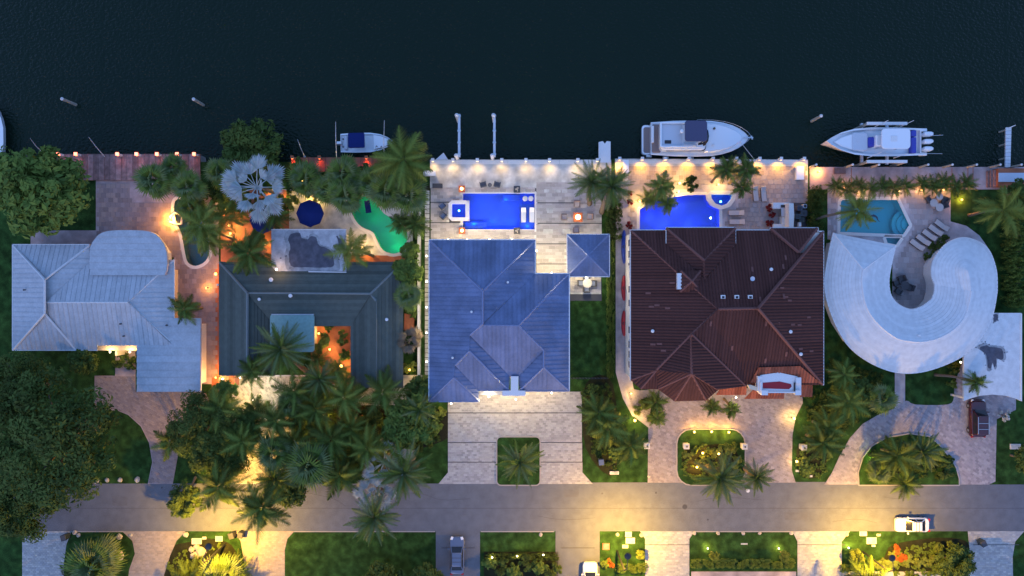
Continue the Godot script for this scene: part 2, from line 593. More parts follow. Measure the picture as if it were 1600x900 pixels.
func build_setting() -> void:
	for k in pool_lines:
		if k in ["green", "teal"]: pool_lines[k] = smooth_line(pool_lines[k], 3)
	var hole := {}
	for k in pool_lines: hole[k] = PP(pool_lines[k])
	# canal
	var wb := MB.new()
	for i in 12:
		for j in 8:
			var a := Vector3(-300 + i * 50, -1.6, -330 + j * 45)
			wb.q(a, a + Vector3(0, 0, 45), a + Vector3(50, 0, 45), a + Vector3(50, 0, 0))
	for i in range(0, wb.v.size(), 3):
		if (wb.v[i + 2] - wb.v[i]).cross(wb.v[i + 1] - wb.v[i]).y < 0:
			var s := wb.v[i + 1]; wb.v[i + 1] = wb.v[i + 2]; wb.v[i + 2] = s
	structure("canal_water", wb, mt["canal_water"])
	# land with lawn, sea wall along the canal
	var land := shore.duplicate()
	land.append([2600, 2600]); land.append([-900, 2600])
	var lb := MB.new()
	lb.flat(pierced(PP(land), hole.values()), 0.0)
	structure("lawn_ground", lb, mt["grass"])
	var sw := MB.new()
	for i in shore.size() - 1:
		var a := P(shore[i][0], shore[i][1]); var b := P(shore[i + 1][0], shore[i + 1][1])
		sw.q(Vector3(a.x, -4, a.z), Vector3(b.x, -4, b.z), Vector3(b.x, -0.004, b.z), Vector3(a.x, -0.004, a.z))
	structure("sea_wall", sw, mt["seawall"])
	# street with kerbs
	var st := slab("street", [[-900, 755.5], [700, 755.5], [900, 754], [1290, 753], [1297, 757], [2600, 757], [2600, 830], [-900, 830]], 0.012, 0.3, mt["asphalt"])
	for k in [[[-100, 755], [150, 755]], [[-100, 830.5], [34, 830.5]], [[110, 830.5], [193, 830.5]], [[459, 830.5], [680, 830.5]], [[751, 830.5], [866, 830.5]], [[1079, 830.5], [1243, 830.5]]]:
		curb(st, k, 0.0, 0.12, 0.04, mt["kerb"])
	# manhole lids and tar spots on the street
	for k in [[1070, 792, 0.33], [1025, 770, 0.13], [1106, 812, 0.12], [941, 771, 0.1], [253, 762, 0.12]]:
		var mh := MB.new()
		var q := P(k[0], k[1], 0.02)
		mh.lathe([Vector2(k[2], -0.02), Vector2(k[2], 0.0), Vector2(0, 0.004)], 14, q)
		put(st, "manhole_cover", mh, mt["charcoal"])
	curb(st, [[-900, 794], [2600, 794]], 0.0, 0.05, 0.0145, mt["charcoal"], "tar_seam")
	for k in [[[610, 770], [660, 772], [690, 781], [735, 779]], [[1090, 783], [1130, 777], [1190, 781]], [[1380, 776], [1402, 779], [1440, 775]], [[840, 806], [880, 812], [930, 809]], [[480, 770], [520, 779], [540, 791]], [[1300, 815], [1340, 811], [1370, 817]]]:
		curb(st, smooth_line(k, 4, false), 0.0, 0.035, 0.0165, mt["charcoal"], "tar_seam")
	for k in [[880, 765, 905, 777], [1225, 800, 1262, 812], [175, 775, 200, 790]]:
		var pb := MB.new()
		pb.prism(PP([[k[0], k[1]], [k[2], k[1] + 1], [k[2] - 1, k[3]], [k[0] + 1, k[3]]]), 0.0, 0.016)
		put(st, "road_patch", pb, mt["road_patch"])
	# --- house with white metal hips
	var pk := [Color(0.359, 0.276, 0.245), Color(0.296, 0.231, 0.217), Color(0.332, 0.265, 0.256)]
	var pt := slab("side_patio", [[150, 282], [218, 282], [262, 286], [342, 300], [342, 600], [272, 600], [272, 400], [150, 400]], 0.03, 0.2, mt["pink_paving"], "", [hole["teal"]])
	pave(pt, [[151, 283], [203, 283], [203, 310], [268, 310], [268, 370], [340, 300], [340, 590], [275, 590], [275, 402], [151, 402]], 0.03, Vector2(0.62, 0.62), pk, [hole["teal"]], 0.0, 3)
	slab("side_path", [[48, 360], [150, 360], [150, 384], [48, 384]], 0.024, 0.2, mt["pink_paving"])
	var d1 := slab("driveway", [[148, 587], [180, 587], [181, 545], [212, 545], [212, 612], [320, 612], [334, 640], [282, 690], [270, 756], [231, 756], [238, 722], [233, 692], [220, 666], [200, 648], [182, 641], [148, 641]], 0.03, 0.2, mt["pink_paving"])
	pave(d1, [[149, 588], [212, 588], [212, 612], [320, 612], [334, 640], [282, 690], [270, 755], [232, 755], [239, 722], [234, 691], [221, 665], [200, 647], [182, 640], [149, 640]], 0.03, Vector2(0.42, 0.24), pk, [], 0.5, 4)
	# --- courtyard house
	var p2 := slab("pool_patio", [[345, 296], [645, 296], [645, 420], [345, 420]], 0.03, 0.2, mt["concrete"], "", [hole["green"]])
	slab("brick_patio", [[345, 297], [452, 297], [452, 357], [424, 357], [424, 415], [345, 415]], 0.036, 0.2, mt["terracotta"])
	slab("side_walk", [[331, 420], [342, 412], [342, 620], [331, 620]], 0.045, 0.2, mt["terracotta"])
	var d2 := slab("front_court", [[342, 586], [660, 586], [660, 640], [545, 690], [430, 745], [400, 756], [345, 756], [375, 690], [342, 640]], 0.026, 0.2, mt["pale_stone"])
	pave(d2, [[343, 588], [480, 588], [480, 690], [430, 745], [400, 755], [348, 755], [378, 690], [343, 640]], 0.026, Vector2(0.42, 0.24), [Color(0.551, 0.487, 0.331), Color(0.432, 0.377, 0.270)], [], 0.9, 5)
	var cy := slab("courtyard", [[486, 500], [550, 500], [550, 600], [486, 600]], 0.035, 0.2, mt["terracotta"])
	# --- blue-roofed house
	var dk := slab("stone_dock", [[672, 249.5], [955, 249.5], [955, 289], [672, 289]], 0.05, 0.3, mt["concrete"])
	slab("dock_step", [[672, 289], [838, 289], [838, 294], [672, 294]], 0.028, 0.2, mt["concrete"])
	for k in 7:
		var x := 672.0 + k * 40.4
		var mb := MB.new()
		mb.prism(PP([[x + 0.3, 250.5], [x + 40.1, 250.5], [x + 40.1, 256.5], [x + 0.3, 256.5]]), 0.045, 0.064)
		put(dk, "cap_stone", mb, mt["coping"])
	var tr := slab("terrace", [[673, 292], [940, 292], [940, 470], [886, 470], [886, 430], [673, 430]], 0.024, 0.2, mt["charcoal"], "", [hole["home"], hole["spa"]])
	var tile := [Color(0.395, 0.368, 0.344), Color(0.459, 0.429, 0.396), Color(0.481, 0.446, 0.423)]
	for k in [[673, 293, 722, 315.4], [673, 316.8, 702, 347.2], [673, 348.6, 722, 392], [722, 293, 836, 301], [722, 360, 838, 392], [838, 285, 905, 316.2], [838, 317.8, 940, 348.2], [905, 292, 940, 317], [838, 349.8, 940, 380.2], [838, 381.8, 886, 411.8], [838, 413.2, 886, 430], [889, 430, 939, 459.5]]:
		var mb := MB.new()
		mb.prism(PP([[k[0], k[1]], [k[2], k[1]], [k[2], k[3]], [k[0], k[3]]]), 0.02, 0.045)
		put(tr, "slab", mb, mt["pale_stone"])
		pave(tr, [[k[0], k[1]], [k[2], k[1]], [k[2], k[3]], [k[0], k[3]]], 0.045, Vector2(0.82, 0.41), tile, [], 0.0, int(k[0] * 3 + k[1]), 0.012)
	for k in [[855, 325, 864, 333], [850, 296, 858, 301], [866, 296, 876, 301], [878, 296, 886, 301], [849, 358, 864, 365], [879, 358, 891, 365]]:
		var mb := MB.new()
		mb.prism(PP([[k[0], k[1]], [k[2], k[1]], [k[2], k[3]], [k[0], k[3]]]), 0.04, 0.078)
		put(tr, "grey_tile", mb, mt["concrete"])
	slab("grass_strip", [[657, 372], [663.5, 372], [663.5, 612], [657, 612]], 0.02, 0.1, mt["grass"])
	var sp := slab("stepping_path", [[663.5, 290], [671.5, 290], [671.5, 600], [663.5, 600]], 0.012, 0.1, mt["soil"])
	for k in 41:
		var y := 298.0 + k * 7.25
		var mb := MB.new()
		mb.prism(PP([[664, y], [671, y], [671, y + 6.4], [664, y + 6.4]]), 0.0, 0.05)
		put(sp, "stepping_slab", mb, mt["pale_stone"])
	var d3 := slab("front_drive", [[699, 612], [909, 612], [910, 738], [926, 756], [685, 756], [700, 738]], 0.02, 0.2, mt["charcoal"])
	var t3 := [Color(0.416, 0.409, 0.402), Color(0.435, 0.431, 0.431), Color(0.444, 0.440, 0.424), Color(0.358, 0.350, 0.349)]
	for k in [[[700, 612], [909, 612], [909, 644.4], [700, 644.4]], [[700, 645.8], [909, 645.8], [909, 690.3], [700, 690.3]], [[700, 691.7], [909.5, 691.7], [909.5, 721.3], [700, 721.3]], [[700, 722.7], [910, 722.7], [910, 738], [926, 756], [685, 756], [700, 738]]]:
		var mb := MB.new()
		mb.prism(PP(k), 0.015, 0.04)
		put(d3, "drive_slab", mb, mt["white_paving"])
		pave(d3, k, 0.04, Vector2(0.44, 0.27), t3, [], 0.0, int(k[0][1]))
	# --- tile-roofed house
	var dk4 := slab("stone_dock", [[961, 248], [1262, 249.5], [1262, 286], [961, 286]], 0.05, 0.3, mt["concrete"])
	for k in 8:
		var x := 962.0 + k * 37.5
		var mb := MB.new()
		mb.prism(PP([[x + 0.3, 250.5], [x + 37.2, 250.5], [x + 37.2, 256.0], [x + 0.3, 256.0]]), 0.045, 0.064)
		put(dk4, "cap_stone", mb, mt["coping"])
	var p4 := slab("pool_terrace", [[980, 286], [1262, 286], [1262, 374], [962, 374], [962, 286]], 0.03, 0.2, mt["mauve_paving"], "", [hole["clay"], hole["clay_spa"]])
	pave(p4, [[981, 256], [1261, 256], [1261, 373], [981, 373]], 0.052, Vector2(0.6, 0.6), [Color(0.377, 0.323, 0.299), Color(0.323, 0.276, 0.261), Color(0.350, 0.315, 0.308)], [hole["clay"], Geometry2D.offset_polygon(hole["clay"], 0.5)[0], Geometry2D.offset_polygon(hole["clay_spa"], 0.9)[0]], 0.0, 12)
	slab("side_walk", [[962, 374], [986, 374], [986, 585], [992, 618], [1004, 640], [1004, 656], [988, 650], [973, 622], [962, 582]], 0.034, 0.2, mt["mauve_paving"])
	var d4p := [[978, 606], [1000, 610], [1040, 606], [1254, 606], [1254, 630], [1243, 652], [1238, 680], [1237, 735], [1243, 754], [1012, 754], [1013, 668], [992, 652]]
	var d4 := slab("driveway", d4p, 0.03, 0.2, mt["mauve_paving"])
	pave(d4, d4p, 0.03, Vector2(0.46, 0.3), [Color(0.359, 0.315, 0.308), Color(0.306, 0.265, 0.265), Color(0.341, 0.295, 0.279), Color(0.385, 0.342, 0.336)], [], 0.35, 14)
	# --- curved white house
	var dk5 := slab("stone_dock", [[1265, 261], [2600, 261], [2600, 296], [1265, 296]], 0.04, 0.3, mt["pink_paving"])
	for k in [1487, 1512, 1520, 1330]:
		curb(dk5, [[k, 262], [k, 295]], 0.0, 0.09, 0.055, mt["terracotta"], "joint_strip")
	var p5 := slab("pool_terrace", [[1293, 296], [1485, 296], [1485, 346], [1510, 353], [1530, 368], [1543, 386], [1543, 392], [1505, 385], [1480, 385], [1465, 400], [1470, 445], [1460, 480], [1400, 490], [1380, 450], [1395, 388], [1293, 374]], 0.03, 0.2, mt["mauve_paving"], "", [hole["curve"], hole["curve_spa"]])
	pave(p5, [[1294, 297], [1484, 297], [1484, 372], [1452, 425], [1462, 445], [1445, 478], [1405, 478], [1390, 450], [1400, 388], [1294, 374]], 0.03, Vector2(0.7, 0.7), [Color(0.384, 0.334, 0.327), Color(0.343, 0.301, 0.301), Color(0.373, 0.345, 0.347)], [Geometry2D.offset_polygon(hole["curve"], 0.4)[0], Geometry2D.offset_polygon(hole["curve_spa"], 0.4)[0]], 0.0, 15)
	slab("front_path", [[1398, 560], [1414, 560], [1414, 645], [1398, 645]], 0.034, 0.2, mt["mauve_paving"])
	var d5p := smooth_line([[1398, 638], [1416, 626], [1430, 632], [1480, 632], [1490, 622], [1492, 600], [1505, 560]], 3, false) + [[1587, 560], [1587, 640], [1557, 655], [1555, 752], [1545, 757], [1288, 757], [1300, 738], [1312, 712], [1328, 684], [1348, 662], [1372, 648]]
	var d5 := slab("driveway", d5p, 0.03, 0.2, mt["mauve_paving"])
	pave(d5, d5p, 0.03, Vector2(0.46, 0.3), [Color(0.373, 0.334, 0.347), Color(0.324, 0.290, 0.305), Color(0.413, 0.375, 0.380)], [], 0.6, 17)
	slab("path_edge", [[545, 398], [640, 400], [640, 412], [545, 412]], 0.036, 0.2, mt["terracotta"])
	# --- planted islands that stand on the drives
	for k in [["planter_island", rrect(777, 683, 843, 757, 6), "grass", 0.14], ["planter_island", rrect(1058, 671, 1163, 757, 22), "grass", 0.14], ["planter_island", [[1342, 757], [1341, 738], [1348, 715], [1362, 697], [1385, 684], [1420, 678], [1450, 682], [1465, 694], [1480, 712], [1492, 730], [1497, 748], [1497, 757]], "grass", 0.14]]:
		var mb := MB.new()
		mb.prism(PP(k[1]), 0.0, k[3])
		var o := structure(k[0], mb, mt[k[2]])
		var ring: PackedVector2Array = PP(k[1])
		var big: PackedVector2Array = Geometry2D.offset_polygon(ring, 0.14)[0]
		var e := MB.new()
		e.prism(pierced(big, [Geometry2D.offset_polygon(ring, 0.003)[0]]), 0.0, k[3] + 0.02)
		put(o, "edging", e, mt["kerb"])
	# --- drives on the far side of the street
	var wp := [Color(0.393, 0.394, 0.380), Color(0.386, 0.392, 0.395), Color(0.469, 0.465, 0.437)]
	var far := [
		[[[35, 830], [112, 830], [104, 850], [100, 880], [103, 1000], [35, 1000]], "white_paving", wp],
		[[[191, 830], [290, 830], [276, 845], [266, 868], [256, 900], [235, 1000], [190, 1000], [202, 890], [211, 865], [207, 845]], "pink_paving", [Color(0.391, 0.330, 0.271), Color(0.382, 0.328, 0.282)]],
		[[[366, 830], [460, 830], [449, 842], [445, 860], [445, 1000], [350, 1000], [382, 880], [376, 845]], "pink_paving", [Color(0.391, 0.330, 0.271), Color(0.382, 0.328, 0.282)]],
		[[[681, 830], [750, 830], [750, 1000], [681, 1000]], "asphalt", []],
		[[[868, 830], [937, 830], [937, 1000], [868, 1000]], "asphalt", []],
		[[[1000, 830], [1085, 830], [1077, 842], [1077, 1000], [1008, 1000], [1008, 842]], "white_paving", wp],
		[[[1238, 830], [1328, 830], [1315, 846], [1315, 1000], [1246, 1000], [1246, 846]], "white_paving", wp],
		[[[1512, 830], [1600, 830], [1586, 846], [1582, 870], [1584, 1000], [1532, 1000], [1518, 900], [1514, 850]], "mauve_paving", wp]]
	for i in far.size():
		var o := slab("street_drive", far[i][0], 0.02, 0.2, mt[far[i][1]])
		if far[i][2].size() > 0: pave(o, far[i][0], 0.02, Vector2(0.4, 0.24), far[i][2], [], 0.0, 40 + i)
		if i > 2: curb(o, [[far[i][0][0][0] + 8, 851 if i > 4 else 856], [far[i][0][1][0] - 8, 851 if i > 4 else 856]], 0.0, 0.07, 0.054, mt["charcoal"], "joint_strip")
	slab("house_front_walk", [[1080, 893], [1244, 893], [1244, 1000], [1080, 1000]], 0.03, 0.2, mt["pink_paving"])
	slab("house_front_walk", [[1316, 893], [1520, 893], [1520, 1000], [1316, 1000]], 0.03, 0.2, mt["pale_stone"])
	# planting beds
	slab("planting_bed", smooth_line([[430, 645], [690, 640], [690, 690], [430, 750]], 4), 0.036, 0.1, mt["soil"])
	slab("planting_bed", smooth_line([[1000, 622], [1034, 622], [1040, 652], [1016, 660], [1006, 648]], 4), 0.05, 0.2, mt["mulch"])
	slab("planting_bed", smooth_line([[915, 600], [958, 600], [962, 740], [915, 700]], 4), 0.018, 0.2, mt["mulch"])
	slab("planting_bed", smooth_line([[1248, 694], [1294, 694], [1282, 742], [1250, 742]], 4), 0.018, 0.2, mt["mulch"])
	slab("planting_bed", smooth_line([[1070, 704], [1138, 694], [1152, 728], [1102, 745], [1072, 736]], 4), 0.148, 0.1, mt["mulch"])
	slab("planting_bed", smooth_line([[1394, 704], [1468, 706], [1478, 728], [1388, 740], [1370, 730]], 4), 0.148, 0.1, mt["mulch"])
	slab("planting_bed", smooth_line([[260, 862], [300, 846], [335, 842], [368, 860], [372, 930], [262, 930]], 4), 0.02, 0.2, mt["mulch"])
	slab("planting_bed", smooth_line([[1385, 862], [1400, 850], [1430, 844], [1470, 840], [1510, 846], [1520, 880], [1510, 905], [1385, 905]], 3), 0.02, 0.2, mt["mulch"])
	slab("planting_bed", [[756, 862], [872, 862], [872, 960], [756, 960]], 0.02, 0.2, mt["mulch"])
	slab("planting_bed", [[954, 292], [979, 292], [979, 374], [954, 374]], 0.02, 0.2, mt["mulch"])
	# --- pools
	pool("rectangular pool glowing deep blue beside the pale stone terrace", pool_lines["home"], [[740, 349, 0.5, 0.9], [770, 346, 0.5, 1.5], [798, 346, 0.5, 1.3], [824, 353, 0.12, 0.5], [750, 314, 0.5, 0.6], [790, 312, 0.5, 0.6], [824, 309, 0.4, 0.4]], Color(0.002, 0.16, 1.0), 2.1, mt["plaster_blue"], null, mt["coping"], 1.5, -0.1, 0.3)
	var spa := pool("small square spa set into the end of the blue pool", pool_lines["spa"], [[717, 329, 0.4, 0.55]], Color(0.01, 0.12, 1.0), 2.4, mt["plaster_blue"], mt["lens_blue"], mt["white_paint"], 0.9, 0.2, 0.42, 0.35)
	pool("kidney shaped pool glowing emerald green", pool_lines["green"], [[572, 318, 0.5, 0.5], [585, 340, 0.5, 0.6], [610, 362, 0.5], [618, 385, 0.5, 1.5]], Color(0.0, 0.66, 0.30), 1.05, mt["plaster_green"], null, mt["coping"], 1.5)
	pool("curved pool glowing violet blue behind the tile-roofed house", pool_lines["clay"], [[1112, 340, 0.35, 1.2], [1060, 320, 0.5], [1018, 335, 0.5], [1080, 350, 0.5], [1040, 350, 0.5]], Color(0.12, 0.17, 1.0), 2.4, mt["plaster_blue"], mt["lens_blue"], mt["coping"], 1.5)
	pool("half round raised spa glowing light blue beside curved pool", pool_lines["clay_spa"], [[1126, 315, 0.3, 0.55]], Color(0.02, 0.5, 1.0), 2.6, mt["plaster_blue"], mt["lens_blue"], mt["coping"], 0.9, 0.3, 0.45, 0.42)
	var cp := pool("unlit turquoise pool with a billfish mosaic on its floor", pool_lines["curve"], [], Color.WHITE, 0.0, mt["plaster_teal"], null, mt["coping"], 1.4)
	pool("small unlit spa beside the turquoise pool", pool_lines["curve_spa"], [], Color.WHITE, 0.0, mt["plaster_teal"], null, mt["coping"], 0.9)
	var tp := pool("dark teal freeform pool under a coconut palm", pool_lines["teal"], [], Color.WHITE, 0.0, mt["plaster_dark"], null, mt["coping"], 1.3)
	# pool fittings: tanning ledge, entry steps, mosaic, stone rims
	var ledge := get_node("swimming_pool")
	var lg := MB.new()
	lg.prism(PP([[812, 318.6], [835.9, 318.6], [835.9, 358.9], [812, 358.9]]), -1.45, -0.32)
	put(ledge, "tanning_ledge", lg, mt["plaster_blue"])
	for k in [[725, 346.5, 760, 358.5, -0.7], [725, 352, 755, 358.6, -0.4], [786, 303, 811.5, 312, -0.7]]:
		var stp := MB.new()
		stp.prism(PP([[k[0], k[1]], [k[2], k[1]], [k[2], k[3]], [k[0], k[3]]]), -1.46, k[4])
		put(ledge, "pool_step", stp, mt["plaster_blue"])
	for k in [[820.5, 310], [829.5, 310]]:
		var b := MB.new()
		b.lathe([Vector2(0.34, -0.3), Vector2(0.34, -0.06), Vector2(0.22, -0.02), Vector2(0, 0.0)], 14, P(k[0], k[1]))
		put(ledge, "round_step", b, mt["coping"])
	for k in 3:
		var b := MB.new()
		var arc := blob(1422, 350, 24 - k * 6.5, 24 - k * 6.5, 12, PI * 0.62, PI * 1.36)
		arc.append([1421, 351])
		var cut: Array = Geometry2D.intersect_polygons(PP(arc), Geometry2D.offset_polygon(PP(pool_lines["curve"]), -0.01)[0])
		b.prism(cut[0], -1.3, -0.75 + k * 0.2)
		put(cp, "entry_step", b, mt["plaster_teal"])
	var fish := MB.new()
	fish.prism(PP([[1367, 338], [1371, 334], [1374, 333], [1378, 335], [1380.5, 338], [1381, 342], [1384, 345], [1382, 344.5], [1380, 342.5], [1378, 339], [1374.5, 336.8], [1371, 337]]), -1.39, -1.38)
	put(cp, "mosaic", fish, mt["ink"])
	var rim := MB.new()
	rim.tube([P(275, 350, 0.2), P(266, 347, 0.2), P(266, 338, 0.2), P(273, 332, 0.2), P(285, 336, 0.2), P(283, 350, 0.2), P(275, 350, 0.2)], [0.16, 0.16, 0.16, 0.16, 0.16, 0.16, 0.16], 6)
	put(tp, "raised_rim", rim, mt["coping"])

# ------------------------------------------------------------------ roofs
# a roof plane y = a + b x + c z
func plane(dir: String, eave: float, h0: float, s: float) -> Array:
	var sg := 1.0 if dir in ["W", "N"] else -1.0
	var e := (eave - (800.0 if dir in ["W", "E"] else 450.0)) / S * (H - h0) / H
	if dir in ["W", "E"]: return [h0 - sg * s * e, sg * s, 0.0]
	return [h0 - sg * s * e, 0.0, sg * s]

func plane3(p: Vector3, q: Vector3, r: Vector3) -> Array:
	var n := (q - p).cross(r - p)
	return [p.y + (n.x * p.x + n.z * p.z) / n.y, -n.x / n.y, -n.z / n.y]

func lift(pl: Array, a: float, b: float) -> Vector3:
	var g: float = pl[1] * (a - 800.0) / S + pl[2] * (b - 450.0) / S
	return P(a, b, (pl[0] + g) / (1.0 + g / H))

# lays one slope: a deck into deck, and rows of pieces as children of roof
func slope(roof: Node, deck: MB, pl: Array, outline: Array, style: String, sp: float, key: String, called: String) -> Array:
	var pts := []
	var uv := PackedVector2Array()
	var g := Vector2(pl[1], pl[2]).normalized()
	var u := Vector2(-g.y, g.x)
	for q in outline:
		var w := lift(pl, q[0], q[1])
		pts.append(w)
		uv.append(Vector2(Vector2(w.x, w.z).dot(u), Vector2(w.x, w.z).dot(g)))
	var at := func(q: Vector2, d: float) -> Vector3:
		var p: Vector2 = u * q.x + g * q.y
		return Vector3(p.x, pl[0] + pl[1] * p.x + pl[2] * p.y + d, p.y)
	var ix := Geometry2D.triangulate_polygon(uv)
	for i in range(0, ix.size(), 3):
		deck.tup(at.call(uv[ix[i]], -0.05), at.call(uv[ix[i + 1]], -0.05), at.call(uv[ix[i + 2]], -0.05))
	var lo := Vector2(1e9, 1e9); var hi := -lo
	for q in uv:
		lo = lo.min(q); hi = hi.max(q)
	var cross_ := style == "course"
	var k0 := lo.y if cross_ else lo.x
	var k1 := hi.y if cross_ else hi.x
	var n := maxi(1, roundi((k1 - k0) / sp))
	sp = (k1 - k0) / n
	for k in n:
		var a := k0 + k * sp
		var b := a + sp
		var strip := PackedVector2Array([Vector2(a, lo.y - 1), Vector2(b, lo.y - 1), Vector2(b, hi.y + 1), Vector2(a, hi.y + 1)])
		if cross_: strip = PackedVector2Array([Vector2(lo.x - 1, a), Vector2(hi.x + 1, a), Vector2(hi.x + 1, b), Vector2(lo.x - 1, b)])
		var mb := MB.new()
		for piece in Geometry2D.intersect_polygons(strip, uv):
			if style == "barrel":
				barrels(mb, piece, at, a, b)
				continue
			var tri := Geometry2D.triangulate_polygon(piece)
			for i in range(0, tri.size(), 3):
				var c := []
				for j in 3:
					var q: Vector2 = piece[tri[i + j]]
					c.append(at.call(q, 0.015 + (0.075 * (b - q.y) / sp if cross_ else 0.0)))
				mb.tup(c[0], c[1], c[2])
			var f0 := 1e9; var f1 := -1e9
			for q in piece:
				if absf((q.y if cross_ else q.x) - a) < 0.002:
					f0 = minf(f0, q.x if cross_ else q.y); f1 = maxf(f1, q.x if cross_ else q.y)
			if f1 - f0 > 0.05:
				if cross_:
					mb.q(at.call(Vector2(f0, a), -0.05), at.call(Vector2(f0, a), 0.09), at.call(Vector2(f1, a), 0.09), at.call(Vector2(f1, a), -0.05))
				else:
					var e := 0.035
					var m: Vector3 = at.call(Vector2(a + e, (f0 + f1) / 2), 0.02)
					var p := []
					for w in [Vector2(a, f0), Vector2(a + e * 2, f0), Vector2(a + e * 2, f1), Vector2(a, f1)]: p.append([at.call(w, 0.01), at.call(w, 0.07)])
					mb.qo(p[0][1], p[1][1], p[2][1], p[3][1], m)
					for i in 4:
						var j := (i + 1) % 4
						mb.qo(p[i][0], p[j][0], p[j][1], p[i][1], m)
		if mb.v.size() > 0:
			put(roof, called, mb, mt["%s%d" % [key, rng.randi() % 3]])
	return pts

# one row of half-round tiles that step down the slope
func barrels(mb: MB, piece: PackedVector2Array, at: Callable, a: float, b: float) -> void:
	var lo := 1e9; var hi := -1e9
	for q in piece:
		lo = minf(lo, q.y); hi = maxf(hi, q.y)
	var step := 0.55
	var rows := int(ceil((hi - lo) / step))
	var prof := [0.0, 0.1, 0.1, 0.0, 0.1, 0.1, 0.0]
	for r in rows:
		var v0 := lo + r * step
		var v1 := v0 + step
		for i in 6:
			var u0 := lerpf(a, b, i / 6.0); var u1 := lerpf(a, b, (i + 1) / 6.0)
			var cell := PackedVector2Array([Vector2(u0, v0), Vector2(u1, v0), Vector2(u1, v1), Vector2(u0, v1)])
			var inside := true
			for q in cell:
				if not Geometry2D.is_point_in_polygon(q, piece): inside = false
			for part in ([cell] if inside else Geometry2D.intersect_polygons(cell, piece)):
				for j in range(1, part.size() - 1):
					var c := []
					for w in [0, j, j + 1]:
						var q: Vector2 = part[w]
						var f := clampf((q.x - u0) / (u1 - u0), 0, 1)
						c.append(at.call(q, 0.01 + lerpf(prof[i], prof[i + 1], f) + 0.05 * (v1 - q.y) / step))
					mb.tup(c[0], c[1], c[2])

func ridge(roof: Node, a: Vector3, b: Vector3, w: float, m: Material, tall := 0.1) -> void:
	var d := (b - a).normalized()
	var s := d.cross(Vector3.UP).normalized() * w
	var up := Vector3(0, tall, 0)
	var dn := Vector3(0, -0.05, 0)
	var mb := MB.new()
	var c := (a + b) / 2.0 + dn
	mb.qo(a - s + dn, b - s + dn, b + up - s * 0.35, a + up - s * 0.35, c)
	mb.qo(a + s + dn, b + s + dn, b + up + s * 0.35, a + up + s * 0.35, c)
	mb.qo(a + up - s * 0.35, b + up - s * 0.35, b + up + s * 0.35, a + up + s * 0.35, c)
	mb.to(a - s + dn, a + s + dn, a + up, c); mb.to(b - s + dn, b + s + dn, b + up, c)
	put(roof, "ridge_cap", mb, m)

func gutter(roof: Node, line: Array, h: float, m: Material, w := 0.13) -> void:
	for i in line.size() - 1:
		var a := P(line[i][0], line[i][1], h); var b := P(line[i + 1][0], line[i + 1][1], h)
		var d := b - a
		var mb := MB.new()
		mb.box((a + b) / 2.0 + Vector3(0, -0.03, 0), Vector3(d.length() + 0.06, 0.16, w), Basis(Vector3.UP, -atan2(d.z, d.x)))
		put(roof, "gutter", mb, m)

func walls(root: Node, outline: Array, eave_h: float, inset: float, m: Material, called := "wall") -> MeshInstance3D:
	var p := PP(outline, eave_h)
	p = Geometry2D.offset_polygon(p, -inset)[0]
	var mb := MB.new()
	mb.prism(p, 0.0, eave_h - 0.05)
	return put(root, called, mb, m)

func block(parent: Node, called: String, poly: Array, h: float, thick: float, m: Material) -> MeshInstance3D:
	var mb := MB.new()
	var p := PP(poly, h)
	mb.prism(p, h - thick, h)
	var b := p.duplicate()
	b.reverse()
	mb.flat(b, h - thick)
	return put(parent, called, mb, m)

# small pane in a wall: a frame box with a pane proud of it; n is the way it faces
func window(parent: Node, at: Vector3, n: Vector3, w: float, tall: float, pane: Material, frame := "white_paint", called := "window") -> void:
	var bs := Basis(Vector3.UP, atan2(n.x, n.z))
	var f := MB.new()
	f.box(at, Vector3(w + 0.2, tall + 0.2, 0.12), bs)
	var o := put(parent, called, f, mt[frame])
	var g := MB.new()
	g.box(at + n * 0.05, Vector3(w, tall, 0.06), bs)
	put(o, "pane", g, pane)

func pipe(parent: Node, a: float, b: float, h: float, r: float, m: Material, called := "vent_pipe") -> void:
	var mb := MB.new()
	mb.lathe([Vector2(r, -0.5), Vector2(r, 0.3), Vector2(r * 1.5, 0.3), Vector2(r * 1.5, 0.38), Vector2(0, 0.45)], 8, P(a, b, h))
	put(parent, called, mb, m)

func house(label: String, a: float, b: float) -> Node3D:
	return thing("house", label, "house", P(a, b))

func build_houses() -> void:
	blue_house()
	clay_house()
	white_house()
	courtyard_house()
	curved_house()

